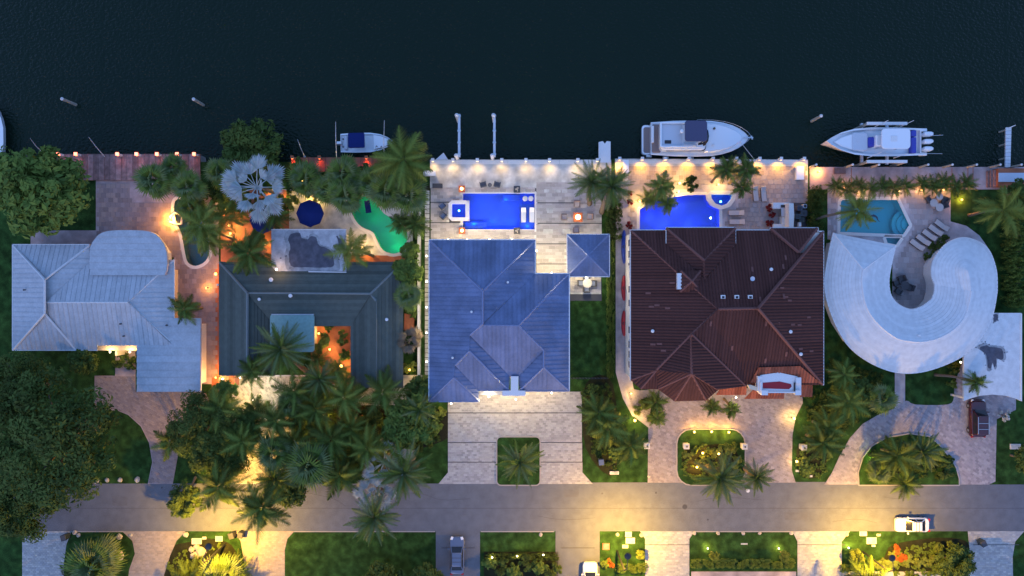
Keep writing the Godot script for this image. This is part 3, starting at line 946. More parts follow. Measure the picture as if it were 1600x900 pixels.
func blue_house() -> void:
	var h := 4.0
	var s := 0.42
	var root := house("house with blue-grey standing seam hip roof and wide pale drive", 780, 500)
	walls(root, [[671, 375], [836, 375], [836, 428], [889, 428], [889, 611], [812, 611], [812, 590], [795, 590], [795, 610], [748, 610], [748, 627], [670, 627]], h, 0.65, mt["white_wall"])
	var deck := MB.new()
	var roof := put(root, "roof", block_mb([[760, 460], [761, 460], [761, 461]], h, 0.05), mt["blue_ridge"])
	var w := plane("W", 670.5, h, s); var e := plane("E", 889, h, s)
	var n := plane("N", 375, h, s); var e2 := plane("E", 836, h, s); var n2 := plane("N", 427.8, h, s)
	var sA := plane("S", 627, h, s); var sB := plane("S", 609.8, h, s); var sC := plane("S", 588, h, s); var sD := plane("S", 610.3, h, s)
	var eA := plane("E", 748, h, s); var eB := plane("E", 795.3, h, s); var wD := plane("W", 812, h, s)
	var f := [
		[n, [[671, 375], [836, 375], [754, 455]]],
		[w, [[670.5, 375], [754, 455], [754, 506], [734, 524], [733.4, 548.4], [710.9, 571], [708.9, 590], [670, 627]]],
		[e2, [[836, 375], [836, 427.8], [754, 506], [754, 455]]],
		[n2, [[836, 427.8], [889, 427.8], [810, 508.5], [752, 508.5]]],
		[e, [[889, 427.8], [889, 610.5], [849.3, 574], [849.3, 547.3], [810, 508.5]]],
		[sA, [[670, 627], [748, 627], [708.9, 590]]],
		[eA, [[748, 627], [748, 609.8], [711, 571], [708.9, 590]]],
		[sB, [[748, 609.8], [795.3, 609.8], [733.4, 548.4], [711, 571]]],
		[eB, [[795.3, 609.8], [797, 588], [734.3, 524], [733.4, 548.4]]],
		[sC, [[752, 508.5], [810, 508.5], [849.3, 547.3], [810, 588], [797, 588], [734.3, 524]]],
		[wD, [[812, 610.3], [849.3, 574], [849.3, 547.3], [810, 588]]],
		[sD, [[812, 610.3], [889, 610.3], [849.3, 574]]]]
	for k in f: slope(roof, deck, k[0], k[1], "seam", 0.54, "blue_metal", "metal_panel")
	roof.mesh = deck.mesh(mt["blue_ridge"], false, root.position)
	var rm: Material = mt["blue_ridge"]
	for k in [[w, 671, 375.5, 754, 455], [e2, 836, 375.5, 754, 455], [w, 754, 455, 754, 506], [n2, 754, 508, 810, 508.5], [e, 889, 428, 810, 508.5], [e, 810, 508.5, 849.3, 547.3], [e, 849.3, 547.3, 849.3, 574], [e, 849.3, 574, 889, 610.3], [sD, 812, 610.3, 849.3, 574], [w, 754, 506, 734, 524], [sB, 733.4, 548.4, 795.3, 609.8], [sB, 711, 571, 733.4, 548.4], [sA, 670, 627, 708.9, 590], [sA, 708.9, 590, 748, 627]]:
		ridge(roof, lift(k[0], k[1], k[2]), lift(k[0], k[3], k[4]), 0.16, rm)
	gutter(roof, [[670, 627], [670.5, 374.5], [836.3, 374.5], [836.3, 427.3], [889.5, 427.3], [889.5, 611]], h, mt["white_paint"])
	gutter(roof, [[670, 627.5], [748.5, 627.5]], h, rm)
	gutter(roof, [[748, 610], [795, 610.3]], h, rm)
	gutter(roof, [[812, 611], [889.5, 611]], h, rm)
	for k in [[w, 737, 487], [e2, 793.5, 441], [w, 707.5, 558.5]]:
		var q := lift(k[0], k[1], k[2])
		pipe(roof, k[1], k[2], q.y, 0.1, mt["white_paint"])
	# white entry canopy, doors, lit windows
	var cn := block(root, "entry_canopy", [[798, 588], [810, 588], [810, 610.5], [821, 610.5], [821, 618.5], [785, 618.5], [785, 610.5], [798, 610.5]], 4.35, 0.35, mt["white_paint"])
	for k in [[787, 616], [819, 616]]:
		var p := P(k[0], k[1], 4.0)
		var mb := MB.new()
		mb.box(Vector3(p.x, 2.0, p.z), Vector3(0.35, 4.0, 0.35))
		put(cn, "column", mb, mt["white_wall"])
	block(root, "porch_roof", [[749, 611], [785, 611], [785, 617], [749, 617]], 3.6, 0.12, mt["flat_grey"])
	var door := P(803, 584, 0.0)
	var db := MB.new()
	db.box(door + Vector3(0, 1.25, 0.2), Vector3(1.3, 2.5, 0.1))
	put(root, "front_door", db, mt["teak"])
	for k in [[690, 382.4, 0, -1], [720, 382.4, 0, -1], [750, 382.4, 0, -1], [780, 382.4, 0, -1], [812, 382.4, 0, -1], [829, 402, 1, 0], [862, 436, 0, -1], [772, 602.4, 0, 1], [850, 602.4, 0, 1]]:
		var q := P(k[0], k[1], h)
		window(root, Vector3(q.x, 1.5, q.z), Vector3(k[2], 0, k[3]), 2.2, 2.0, mt["window_warm"])
	# lamps under the eaves that flood terrace and drive
	for k in [[700, 374, 8.0], [730, 374, 8.0], [765, 374, 8.0], [800, 374, 8.0], [838.5, 392, 12.0], [862, 426.5, 14.0], [764, 620, 15.0], [806, 624, 18.0], [705, 630.5, 10.0], [862, 614, 12.0], [666.5, 400, 4.0], [666.5, 440, 4.0], [666.5, 480, 4.0], [666.5, 520, 4.0], [666.5, 565, 4.0]]:
		soffit_lamp(root, P(k[0], k[1], 3.75), k[2], CREAM if k[1] < 600 else WARM.lerp(CREAM, 0.6))
	# garden pavilion
	var pav := thing("garden_pavilion", "small square pavilion with blue-grey hip roof on white posts", "pavilion", P(919, 399))
	var ph := 3.3
	var pd := MB.new()
	var pr := put(pav, "roof", block_mb([[919, 399], [920, 399], [920, 400]], ph, 0.05), mt["blue_ridge"])
	var pw := plane("W", 886.2, ph, 0.4); var pe := plane("E", 952, ph, 0.4); var pn := plane("N", 366, ph, 0.4); var ps := plane("S", 432, ph, 0.4)
	for k in [[pw, [[886.2, 366], [886.2, 432], [919, 399]]], [pe, [[952, 366], [952, 432], [919, 399]]], [pn, [[886.2, 366], [952, 366], [919, 399]]], [ps, [[886.2, 432], [952, 432], [919, 399]]]]:
		slope(pr, pd, k[0], k[1], "seam", 0.54, "blue_metal", "metal_panel")
	pr.mesh = pd.mesh(rm, false, pav.position)
	for k in [[886.2, 366], [952, 366], [952, 432], [886.2, 432]]: ridge(pr, P(k[0], k[1], ph), lift(pw, 919, 399), 0.15, rm)
	gutter(pr, [[886, 366], [952.3, 366], [952.3, 432.3], [886, 432.3], [886, 366]], ph, mt["white_paint"], 0.1)
	for k in [[892, 372], [946, 372], [946, 426], [892, 426]]:
		var mb := MB.new()
		var q := P(k[0], k[1], ph)
		mb.box(Vector3(q.x, ph / 2, q.z), Vector3(0.3, ph, 0.3))
		put(pav, "post", mb, mt["white_wall"])
	soffit_lamp(pav, P(919, 399, 3.2), 14.0, CREAM)
	soffit_lamp(pav, P(916, 434, 3.1), 9.0, CREAM)

func soffit_lamp(root: Node3D, at: Vector3, e: float, c: Color) -> void:
	var mb := MB.new()
	mb.lathe([Vector2(0, -0.06), Vector2(0.09, -0.05), Vector2(0.11, 0.03), Vector2(0, 0.05)], 8, at)
	put(root, "soffit_lamp", mb, mt["lamp_white"])
	omni(root, at - root.position + Vector3(0, -0.02, 0), e, c, 0.12, "soffit_light")

func block_mb(poly: Array, h: float, thick: float) -> MB:
	var mb := MB.new()
	mb.prism(PP(poly, h), h - thick, h)
	return mb

func clay_house() -> void:
	var h := 6.0
	var s := 0.4
	var root := house("large house with dark brown barrel tile roof and white walls", 1130, 490)
	var wl := walls(root, [[986, 360], [1286, 360], [1286, 601], [1165, 604], [1122, 609], [1102, 625], [1054, 626], [1031, 608], [1001, 608], [986, 594]], h, 0.25, mt["white_wall"])
	var deck := MB.new()
	var roof := put(root, "roof", block_mb([[1130, 490], [1131, 490], [1131, 491]], h, 0.05), mt["clay_ridge"])
	var sW := 0.4
	var w := plane("W", 985.5, h, 0.36); var e := plane("E", 1286, h, 0.48); var n := plane("N", 360, h, 0.4); var so := plane("S", 601, h, 0.41)
	var hb := h + 0.75
	var nb := plane("N", 356, hb, 0.4); var wb := plane("W", 1041, hb, 0.36); var eb := plane("E", 1149, hb, 0.42)
	var nc := plane("N", 356.5, h + 0.25, 0.42); var wc := plane("W", 1205, h + 0.25, 0.40)
	var ww := plane("W", 985.5, h, 0.36)
	var ew := plane("E", 1165, h, 0.38)
	var f := [
		[n, [[986, 360], [1041, 360], [1041, 381], [1086, 422], [1101, 436], [1105, 432], [1149, 382], [1149, 360], [1204, 360], [1204, 363], [1248, 396], [1260, 394], [1286, 363], [1185, 482], [1122, 483]]],
		[w, [[985.5, 360], [1122, 483], [1080.6, 522], [1025.5, 578], [985.5, 593.5]]],
		[e, [[1286, 362], [1286, 601], [1185, 482]]],
		[so, [[1122, 483], [1185, 482], [1285, 601], [1165, 603], [1081, 523]]],
		[nb, [[1041, 356], [1149, 356], [1101, 407]]],
		[wb, [[1041, 356], [1101, 407], [1101, 437], [1086, 421], [1041, 381]]],
		[eb, [[1149, 356], [1149, 382], [1104, 432], [1101, 437], [1101, 407]]],
		[nc, [[1204.5, 356.5], [1277, 356.5], [1248, 394]]],
		[wc, [[1204.5, 356.5], [1248, 394], [1204.5, 363]]],
		[ew, [[1081, 523], [1165, 603], [1122, 609], [1080.6, 584]]]]
	for k in f: slope(roof, deck, k[0], k[1], "barrel", 0.74, "clay", "tile_row")
	# west side of the street wing and its small hip, then the faceted bay
	var top := lift(w, 1080.6, 522)
	var bay := P(1080.6, 584, lift(ew, 1080.6, 584).y)
	var ring := [[1027.8, 608.0], [1053.6, 627.0], [1103, 625.5], [1122, 609.0]]
	var l0 := P(1025.5, 579, h + 0.9)
	var q0 := P(1027.8, 608, h)
	var tri := [[top, l0, bay, [[1080.6, 522], [1025.5, 579], [1080.6, 584]]], [bay, l0, q0, [[1080.6, 584], [1025.5, 579], [1027.8, 608]]],
		[l0, P(1000.8, 608, h), q0, [[1025.5, 579], [1000.8, 608], [1027.8, 608]]], [l0, P(985.5, 594, h), P(1000.8, 608, h), [[1025.5, 579], [985.5, 594], [1000.8, 608]]]]
	for k in 3:
		tri.append([bay, P(ring[k][0], ring[k][1], h), P(ring[k + 1][0], ring[k + 1][1], h), [[1080.6, 584], ring[k], ring[k + 1]]])
	for k in tri: slope(roof, deck, plane3(k[0], k[1], k[2]), k[3], "barrel", 0.74, "clay", "tile_row")
	# cap where the hip crosses, raised a little over it
	var c0 := lift(w, 1081, 446).y
	var ap := P(1081.5, 439.5, c0 + 0.75)
	var cq := [[1063.5, 423.0], [1095, 423.0], [1095.5, 456.0], [1062.5, 456.0]]
	for k in 4:
		var a: Array = cq[k]; var b: Array = cq[(k + 1) % 4]
		slope(roof, deck, plane3(ap, P(a[0], a[1], c0 - 0.15), P(b[0], b[1], c0 - 0.15)), [[1081.5, 439.5], a, b], "barrel", 0.74, "clay", "tile_row")
		ridge(roof, ap, P(a[0], a[1], c0 - 0.12), 0.16, mt["clay_ridge"], 0.16)
	roof.mesh = deck.mesh(mt["clay_ridge"], false, root.position)
	var rm: Material = mt["clay_ridge"]
	for k in [[w, 986, 360.5, 1122, 483], [e, 1286, 362.5, 1185, 482], [so, 1122, 483, 1185, 482], [e, 1185, 482, 1285, 600.5], [w, 1122, 483, 1080.6, 522], [w, 1080.6, 522, 1025.5, 578], [nb, 1041, 356.3, 1101, 407], [nb, 1149, 356.3, 1101, 407], [wb, 1101, 407, 1101, 437], [nc, 1204.5, 356.8, 1248, 394], [nc, 1277, 356.8, 1248, 394], [ew, 1081, 523, 1165, 603]]:
		ridge(roof, lift(k[0], k[1], k[2]), lift(k[0], k[3], k[4]), 0.2, rm, 0.17)
	ridge(roof, top, bay, 0.2, rm, 0.17)
	ridge(roof, l0, P(985.5, 594, h), 0.18, rm, 0.16); ridge(roof, l0, P(1000.8, 608, h), 0.18, rm, 0.16)
	for k in ring: ridge(roof, bay, P(k[0], k[1], h), 0.18, rm, 0.16)
	gutter(roof, [[985, 594], [985, 359.5], [1041, 359.5]], h, mt["white_paint"])
	gutter(roof, [[1041, 380], [1041, 355.5], [1149, 355.5], [1149, 380]], hb, mt["white_paint"])
	gutter(roof, [[1149, 359.5], [1204, 359.5], [1204, 356], [1278, 356], [1278, 361.5], [1286.5, 361.5], [1286.5, 601.5]], h, mt["white_paint"])
	# lighter slipped tiles lying proud of the rows
	for k in 30:
		var fl: Array = [w, e, n, so][k % 4]
		var a: float = [rng.randf_range(1000, 1090), rng.randf_range(1215, 1280), rng.randf_range(1100, 1230), rng.randf_range(1100, 1230)][k % 4]
		var b: float = [rng.randf_range(430, 550), rng.randf_range(430, 550), rng.randf_range(400, 470), rng.randf_range(500, 590)][k % 4]
		if k % 4 == 2 and (a < 1150 and b < 440): continue
		var q := lift(fl, a, b)
		var mb := MB.new()
		var vert := k % 4 >= 2
		var bs := Basis(Vector3(1, fl[1], 0).normalized(), Vector3(-fl[1], 1, -fl[2]).normalized(), Vector3(0, fl[2], 1).normalized())
		mb.box(q + Vector3(0, 0.13, 0), Vector3(0.24 if vert else 0.62, 0.06, 0.62 if vert else 0.24), bs)
		put(roof, "loose_tile", mb, mt["clay_ridge"])
	# skylights, vents, dish, long white housing
	for k in [1128.6, 1150, 1171]:
		var q := lift(n, k, 463.8)
		var mb := MB.new()
		mb.box(q + Vector3(0, 0.15, 0), Vector3(0.5, 0.4, 0.42))
		var o := put(roof, "skylight", mb, mt["white_paint"])
		var g := MB.new()
		g.box(q + Vector3(0, 0.36, 0.04), Vector3(0.3, 0.04, 0.26))
		put(root, "skylight_pane", g, mt["glass"])
	for k in [[w, 1018.8, 517], [e, 1233.6, 518], [e, 1249.5, 553], [n, 1203.5, 421]]: pipe(roof, k[1], k[2], lift(k[0], k[1], k[2]).y, 0.14, mt["white_paint"])
	var box := MB.new()
	var bq := lift(w, 1060, 439.5)
	box.box(bq + Vector3(0, 0.25, 0), Vector3(0.5, 0.6, 1.9))
	put(roof, "vent_housing", box, mt["white_paint"])
	var dish := MB.new()
	dish.lathe([Vector2(0.0, 0.0), Vector2(0.18, 0.04), Vector2(0.28, 0.11)], 12, lift(n, 1174, 435.6) + Vector3(0, 0.3, 0))
	put(roof, "satellite_dish", dish, mt["gel_grey"])
	# windows down the white side wall
	for k in [378, 396, 412, 452, 474, 517, 540, 556, 572]:
		var q := P(989, k, h)
		window(root, Vector3(q.x - 0.08, 4.4, q.z), Vector3(-1, 0, 0), 0.8 if k != 412 else 0.3, 1.4, mt["glass"], "white_paint")
	for k in [[1110, 608], [1140, 606], [1210, 600]]:
		var q := P(k[0], k[1] - 4, h)
		window(root, Vector3(q.x, 1.5, q.z), Vector3(0, 0, 1), 1.4, 2.2, mt["glass"])
	# red clay entrance roofs and the white balcony over the door
	var ent := h - 2.2
	var low := put(root, "entrance_roof", block_mb([[1200, 600], [1201, 600], [1201, 601]], ent, 0.05), mt["clay_red0"])
	var ld := MB.new()
	slope(low, ld, plane("S", 617, ent, 0.45), [[1119, 617], [1124, 609], [1158, 600], [1166, 602], [1166, 617]], "barrel", 0.74, "clay_red", "red_tile_row")
	slope(low, ld, plane("S", 623, ent, 0.45), [[1163, 623], [1225, 623], [1225, 606], [1180, 606]], "barrel", 0.74, "clay_red", "red_tile_row")
	slope(low, ld, plane("S", 620, ent + 0.6, 0.45), [[1250, 620], [1269, 620], [1269, 602], [1245, 590], [1245, 600]], "barrel", 0.74, "clay_red", "red_tile_row")
	slope(low, ld, plane("S", 598, h + 0.35, 0.41), [[1172, 598], [1281, 598], [1250, 572], [1185, 574]], "barrel", 0.74, "clay_red", "red_tile_row")
	low.mesh = ld.mesh(mt["clay_red0"], false, root.position)
	var bal := block(root, "balcony", [[1184, 590], [1189, 586], [1217, 582], [1245, 588], [1252, 592], [1252, 616], [1243, 616], [1240, 613], [1200, 613], [1199, 617], [1190, 617], [1184, 610]], h + 1.0, 0.9, mt["white_paint"])
	block(bal, "balcony_floor", [[1192, 598], [1205, 597], [1218, 596], [1236, 600], [1237, 604], [1233, 608], [1192, 607]], h + 1.03, 0.06, mt["petal_red"])
	for k in [[[1184, 588], [1191, 588], [1191, 592], [1184, 592]], [[1190, 610], [1200, 610], [1200, 617.5], [1190, 617.5]], [[1243, 610], [1252, 610], [1252, 617.5], [1243, 617.5]], [[1244, 590], [1252, 590], [1252, 599], [1244, 599]]]:
		block(bal, "balcony_pier", k, h + 1.35, 0.4, mt["white_paint"])
	block(bal, "balcony_rail", [[1200, 612.2], [1243, 612.2], [1243, 614], [1200, 614]], h + 1.3, 0.25, mt["white_paint"])
	block(bal, "balcony_rail", [[1188, 597], [1190.5, 597], [1190.5, 611], [1188, 611]], h + 1.3, 0.25, mt["white_paint"])
	block(bal, "balcony_rail", [[1241.5, 598], [1243, 598], [1243, 611], [1241.5, 611]], h + 1.3, 0.25, mt["dark_metal"])
	block(root, "balcony_wing", [[1169, 602], [1173, 601.5], [1184, 605], [1184, 611], [1172, 608]], h + 0.9, 0.5, mt["cream_wall"])
	soffit_lamp(root, P(1150, 621, 3.3), 4.0, CREAM)

func white_house() -> void:
	var h := 2.9
	var root := house("low white house with seamed hip roof and rounded flat room", 150, 480)
	walls(root, [[20, 383], [140, 383], [140, 410], [272, 410], [272, 540], [152, 540], [152, 547], [20, 547]], h, 0.9, mt["cream_wall"])
	var gw := walls(root, [[214, 497], [318, 497], [318, 612], [214, 612]], h - 0.15, 0.85, mt["white_wall"], "garage_wall")
	walls(root, [[145, 380], [160, 364], [245, 364], [262, 390], [262, 430], [142, 430]], h + 0.1, 1.0, mt["white_wall"], "round_room_wall")
	var deck := MB.new()
	var roof := put(root, "roof", block_mb([[150, 480], [151, 480], [151, 481]], h, 0.05), mt["white_metal0"])
	var w := plane("W", 20, h, 0.36); var n := plane("N", 382.5, h, 0.33); var e1 := plane("E", 140, h, 0.255)
	var nw := plane("N", 406, h, 0.27); var e := plane("E", 272, h, 0.25); var st := plane("S", 547, h, 0.315); var s := plane("S", 547, h, 0.242)
	for k in [[n, [[20, 382.5], [140, 382.5], [69.5, 437]]], [w, [[20, 382.5], [69.5, 437], [69.5, 490], [20, 547]]], [e1, [[140, 382.5], [140, 424], [71, 472.5], [69.5, 490], [69.5, 437]]],
		[nw, [[71, 472.5], [140, 410], [270, 406], [200, 472.5]]], [e, [[272, 406], [272, 533], [266, 533], [200, 472.5]]], [st, [[20, 547], [118, 547], [69.5, 490]]], [s, [[71, 472.5], [200, 472.5], [270, 540], [214, 540], [152, 540], [152, 547], [118, 547], [69.5, 490]]]]:
		slope(roof, deck, k[0], k[1], "seam", 0.6, "white_metal", "metal_panel")
	roof.mesh = deck.mesh(mt["white_metal0"], false, root.position)
	var rm: Material = mt["snow_roof1"]
	for k in [[w, 20, 383, 69.5, 437], [n, 140, 383, 69.5, 437], [w, 69.5, 437, 69.5, 490], [w, 20, 546.5, 69.5, 490], [st, 118, 546.5, 69.5, 490], [nw, 71, 472.5, 200, 472.5], [e, 272, 406, 200, 472.5], [e, 266, 533, 200, 472.5]]:
		ridge(roof, lift(k[0], k[1], k[2]), lift(k[0], k[3], k[4]), 0.14, rm, 0.09)
	gutter(roof, [[19.7, 547], [19.7, 382], [140, 382]], h, rm, 0.1)
	gutter(roof, [[272.3, 406], [272.3, 497]], h, rm, 0.1)
	gutter(roof, [[20, 547.3], [152, 547.3]], h, rm, 0.1)
	for k in [[w, 40, 453], [s, 195, 525], [s, 190, 506], [e, 262, 508]]: pipe(roof, k[1], k[2], lift(k[0], k[1], k[2]).y, 0.07, mt["charcoal"])
	# the flat round-ended room and the flat garage, built of roofing sheets
	var arc := smooth_line([[141, 430], [140.5, 392], [146, 377], [158, 364.5], [178, 360], [220, 360], [240, 364], [252, 375], [260, 392], [261.5, 415], [258, 430]], 4, false)
	var rr := block(root, "round_room_roof", arc, h + 0.75, 0.35, mt["flat_grey"])
	sheets(rr, arc, h + 0.77, 9.6, "white_metal")
	var ga := [[262, 497], [313.5, 497], [313.5, 612], [214, 612], [214, 536], [262, 532]]
	var gr := block(root, "garage_roof", ga, h + 0.1, 0.3, mt["flat_grey"])
	sheets(gr, ga, h + 0.12, 11.0, "white_metal")
	block(root, "entry_roof", [[152, 538], [214, 538], [214, 547.5], [152, 547.5]], h - 0.5, 0.12, mt["cream_wall"])
	block(root, "entry_wall", [[180, 548], [183, 548], [183, 556], [180, 556]], 2.4, 2.4, mt["cream_wall"])
	for k in [[168, 541], [196, 541]]:
		var q := P(k[0], k[1], 1.5)
		window(root, Vector3(q.x, 1.4, q.z), Vector3(0, 0, 1), 1.2, 1.2, mt["window_warm"])
	soffit_lamp(root, P(172, 550, 2.7), 5.0, WARM)
	soffit_lamp(root, P(203, 550, 2.7), 5.0, WARM)
	var dq := P(262, 608, 0.0)
	var db := MB.new()
	db.box(Vector3(dq.x, 1.15, P(262, 609.5, h).z), Vector3(4.8, 2.3, 0.1))
	put(root, "garage_door", db, mt["white_paint"])

# flat roofing sheets across an outline, each one its own piece, lapped at the joints
func sheets(parent: Node, outline: Array, h: float, sp: float, key: String) -> void:
	var p := PP(outline, h)
	var lo := 1e9; var hi := -1e9
	for q in p:
		lo = minf(lo, q.y); hi = maxf(hi, q.y)
	var n := roundi((hi - lo) / (sp / S))
	for k in n:
		var a := lerpf(lo, hi, float(k) / n); var b := lerpf(lo, hi, float(k + 1) / n)
		for piece in Geometry2D.intersect_polygons(PackedVector2Array([Vector2(-200, a), Vector2(200, a), Vector2(200, b + 0.02), Vector2(-200, b + 0.02)]), p):
			var mb := MB.new()
			var tri := Geometry2D.triangulate_polygon(piece)
			for i in range(0, tri.size(), 3):
				var c := []
				for j in 3:
					var q: Vector2 = piece[tri[i + j]]
					c.append(Vector3(q.x, h + 0.09 * (q.y - a) / (b - a), q.y))
				mb.tup(c[0], c[1], c[2])
			var f0 := 1e9; var f1 := -1e9
			for q in piece:
				if q.y > b:
					f0 = minf(f0, q.x); f1 = maxf(f1, q.x)
			if f1 > f0: mb.q(Vector3(f0, h - 0.04, b + 0.02), Vector3(f0, h + 0.09, b + 0.02), Vector3(f1, h + 0.09, b + 0.02), Vector3(f1, h - 0.04, b + 0.02))
			put(parent, "roof_sheet", mb, mt["%s%d" % [key, rng.randi() % 3]])

# outline of a spreading stain: ragged at every step
func ragged(poly: Array, amount: float, sd: int) -> Array:
	var r := RandomNumberGenerator.new()
	r.seed = sd
	for attempt in 6:
		var o := []
		for q in smooth_line(poly, 9 if attempt < 3 else 4): o.append([q[0] + r.randf_range(-amount, amount), q[1] + r.randf_range(-amount, amount)])
		if Geometry2D.triangulate_polygon(PP(o)).size() > 0: return o
		amount *= 0.55
	return poly

func stain(parent: Node, called: String, poly: Array, h: float) -> void:
	var m := Vector2.ZERO
	for q in poly: m += Vector2(q[0], q[1]) / poly.size()
	var wide := []; var tight := []
	for q in poly:
		wide.append([lerpf(q[0], m.x, -0.07), lerpf(q[1], m.y, -0.07)])
		tight.append([lerpf(q[0], m.x, 0.12), lerpf(q[1], m.y, 0.12)])
	block(parent, called, ragged(wide, 0.5, 3), h, 0.01, mt["faint_stain"])
	block(parent, called, ragged(tight, 0.55, 5), h + 0.006, 0.01, mt["tar"])
	var r := RandomNumberGenerator.new()
	r.seed = int(m.x)
	for i in 22:
		var f := r.randf() * TAU
		var k := r.randf_range(0.95, 1.25)
		var q: Array = poly[r.randi() % poly.size()]
		block(parent, called, ragged(blob(lerpf(m.x, q[0], k), lerpf(m.y, q[1], k), r.randf_range(0.5, 1.6), r.randf_range(0.5, 1.6), 5), 0.2, i), h + 0.003 + 0.0004 * i, 0.006, mt["faint_stain"] if i % 2 else mt["tar"])

func courtyard_house() -> void:
	var h := 2.8
	var s := 0.36
	var root := house("low house with dark slate tile roof around a planted courtyard", 480, 470)
	walls(root, [[342.5, 409], [630, 409], [630, 606], [548, 606], [548, 510], [492, 510], [492, 545], [422, 545], [422, 587], [342.5, 587]], h, 0.5, mt["cream_wall"])
	var deck := MB.new()
	var roof := put(root, "roof", block_mb([[400, 470], [401, 470], [401, 471]], h, 0.05), mt["slate_ridge"])
	var n := plane("N", 409, h, s); var w := plane("W", 342.5, h, 0.40); var wi := plane("E", 430, h, 0.4); var ni := plane("S", 509.5, h, s); var ei := plane("W", 548, h, 0.45); var e := plane("E", 630, h, 0.41)
	for k in [[n, [[342.5, 409], [630, 409], [579, 459], [386, 458]]], [w, [[342.5, 409], [386, 458], [386, 587], [342.5, 587]]], [wi, [[386, 458], [430, 505], [430, 587], [386, 587]]],
		[ni, [[386, 458], [579, 459], [548, 509.5], [430, 509.5]]], [ei, [[579, 459], [587.5, 470], [587.5, 606], [548, 606], [548, 509.5]]], [e, [[630, 409], [630, 606], [587.5, 606], [587.5, 470], [579, 459]]]]:
		slope(roof, deck, k[0], k[1], "course", 0.4, "slate", "tile_course")
	roof.mesh = deck.mesh(mt["slate_ridge"], false, root.position)
	var rm: Material = mt["slate_ridge"]
	for k in [[w, 342.5, 409.5, 386, 458], [n, 386, 458, 579, 459], [w, 386, 458, 386, 587], [e, 630, 409.5, 579, 459], [ei, 579, 459, 587.5, 470], [e, 587.5, 470, 587.5, 606]]:
		ridge(roof, lift(k[0], k[1], k[2]), lift(k[0], k[3], k[4]), 0.17, rm, 0.12)
	for k in [[n, 425, 437, 0.18], [n, 455, 462, 0.16], [ni, 406.5, 467.5, 0.13], [e, 605, 499, 0.14], [w, 341.8, 445, 0.08]]: pipe(roof, k[1], k[2], lift(k[0], k[1], k[2]).y, k[3], mt["white_paint"])
	# flat roof with tar patches, glazed canopy over part of the court
	var fr := [[424, 359], [541, 359], [541, 426], [432, 424], [424, 416]]
	var fl := block(root, "flat_roof", fr, h + 0.5, 0.35, mt["flat_grey"])
	walls(root, fr, h + 0.2, 0.4, mt["cream_wall"], "flat_roof_wall")
	block(fl, "roof_edge", [[424, 358], [541, 358], [541, 359.4], [424, 359.4]], h + 0.62, 0.2, mt["white_paint"])
	block(fl, "roof_edge", [[482, 423.8], [541, 424.6], [541, 426], [482, 425.2]], h + 0.6, 0.2, mt["white_paint"])
	for k in [[[446, 372], [452, 362], [466, 361], [470, 369], [480, 372], [487, 366], [496, 370], [500, 382], [510, 386], [521, 392], [526, 404], [524, 421], [480, 422], [452, 420], [447, 400], [450, 386]], [[528, 372], [538, 376], [536, 392], [530, 386]]]:
		stain(fl, "tar_patch", k, h + 0.512)
	var cv := block(root, "canopy_roof", rrect(422, 491.5, 491, 550, 4), h + 0.7, 0.15, mt["green_panel"])
	block(cv, "canopy_edge", [[424, 490.5], [490, 490.5], [490, 492.2], [424, 492.2]], h + 0.8, 0.2, mt["white_metal1"])
	for k in [[500, 505.5], [530, 505.5]]:
		var q := P(k[0], k[1], 1.5)
		window(root, Vector3(q.x, 1.4, q.z), Vector3(0, 0, 1), 1.6, 1.8, mt["window_warm"])
	for k in [[380, 583.2], [360, 583.2]]:
		var q := P(k[0], k[1], 1.5)
		window(root, Vector3(q.x, 1.4, q.z), Vector3(0, 0, 1), 0.9, 1.4, mt["window_warm"])
	block(root, "orange_gate", [[357, 588], [366, 588], [366, 604], [357, 604]], 1.6, 1.6, mt["terracotta"])
	soffit_lamp(root, P(375, 590, 2.7), 7.0, CREAM)
	soffit_lamp(root, P(348, 592, 2.7), 5.0, AMBER)
	soffit_lamp(root, P(400, 592, 2.7), 7.0, Color(0.85, 0.92, 1.0))
	soffit_lamp(root, P(432, 421, 4.6), 2.2, AMBER.lerp(WARM, 0.6))

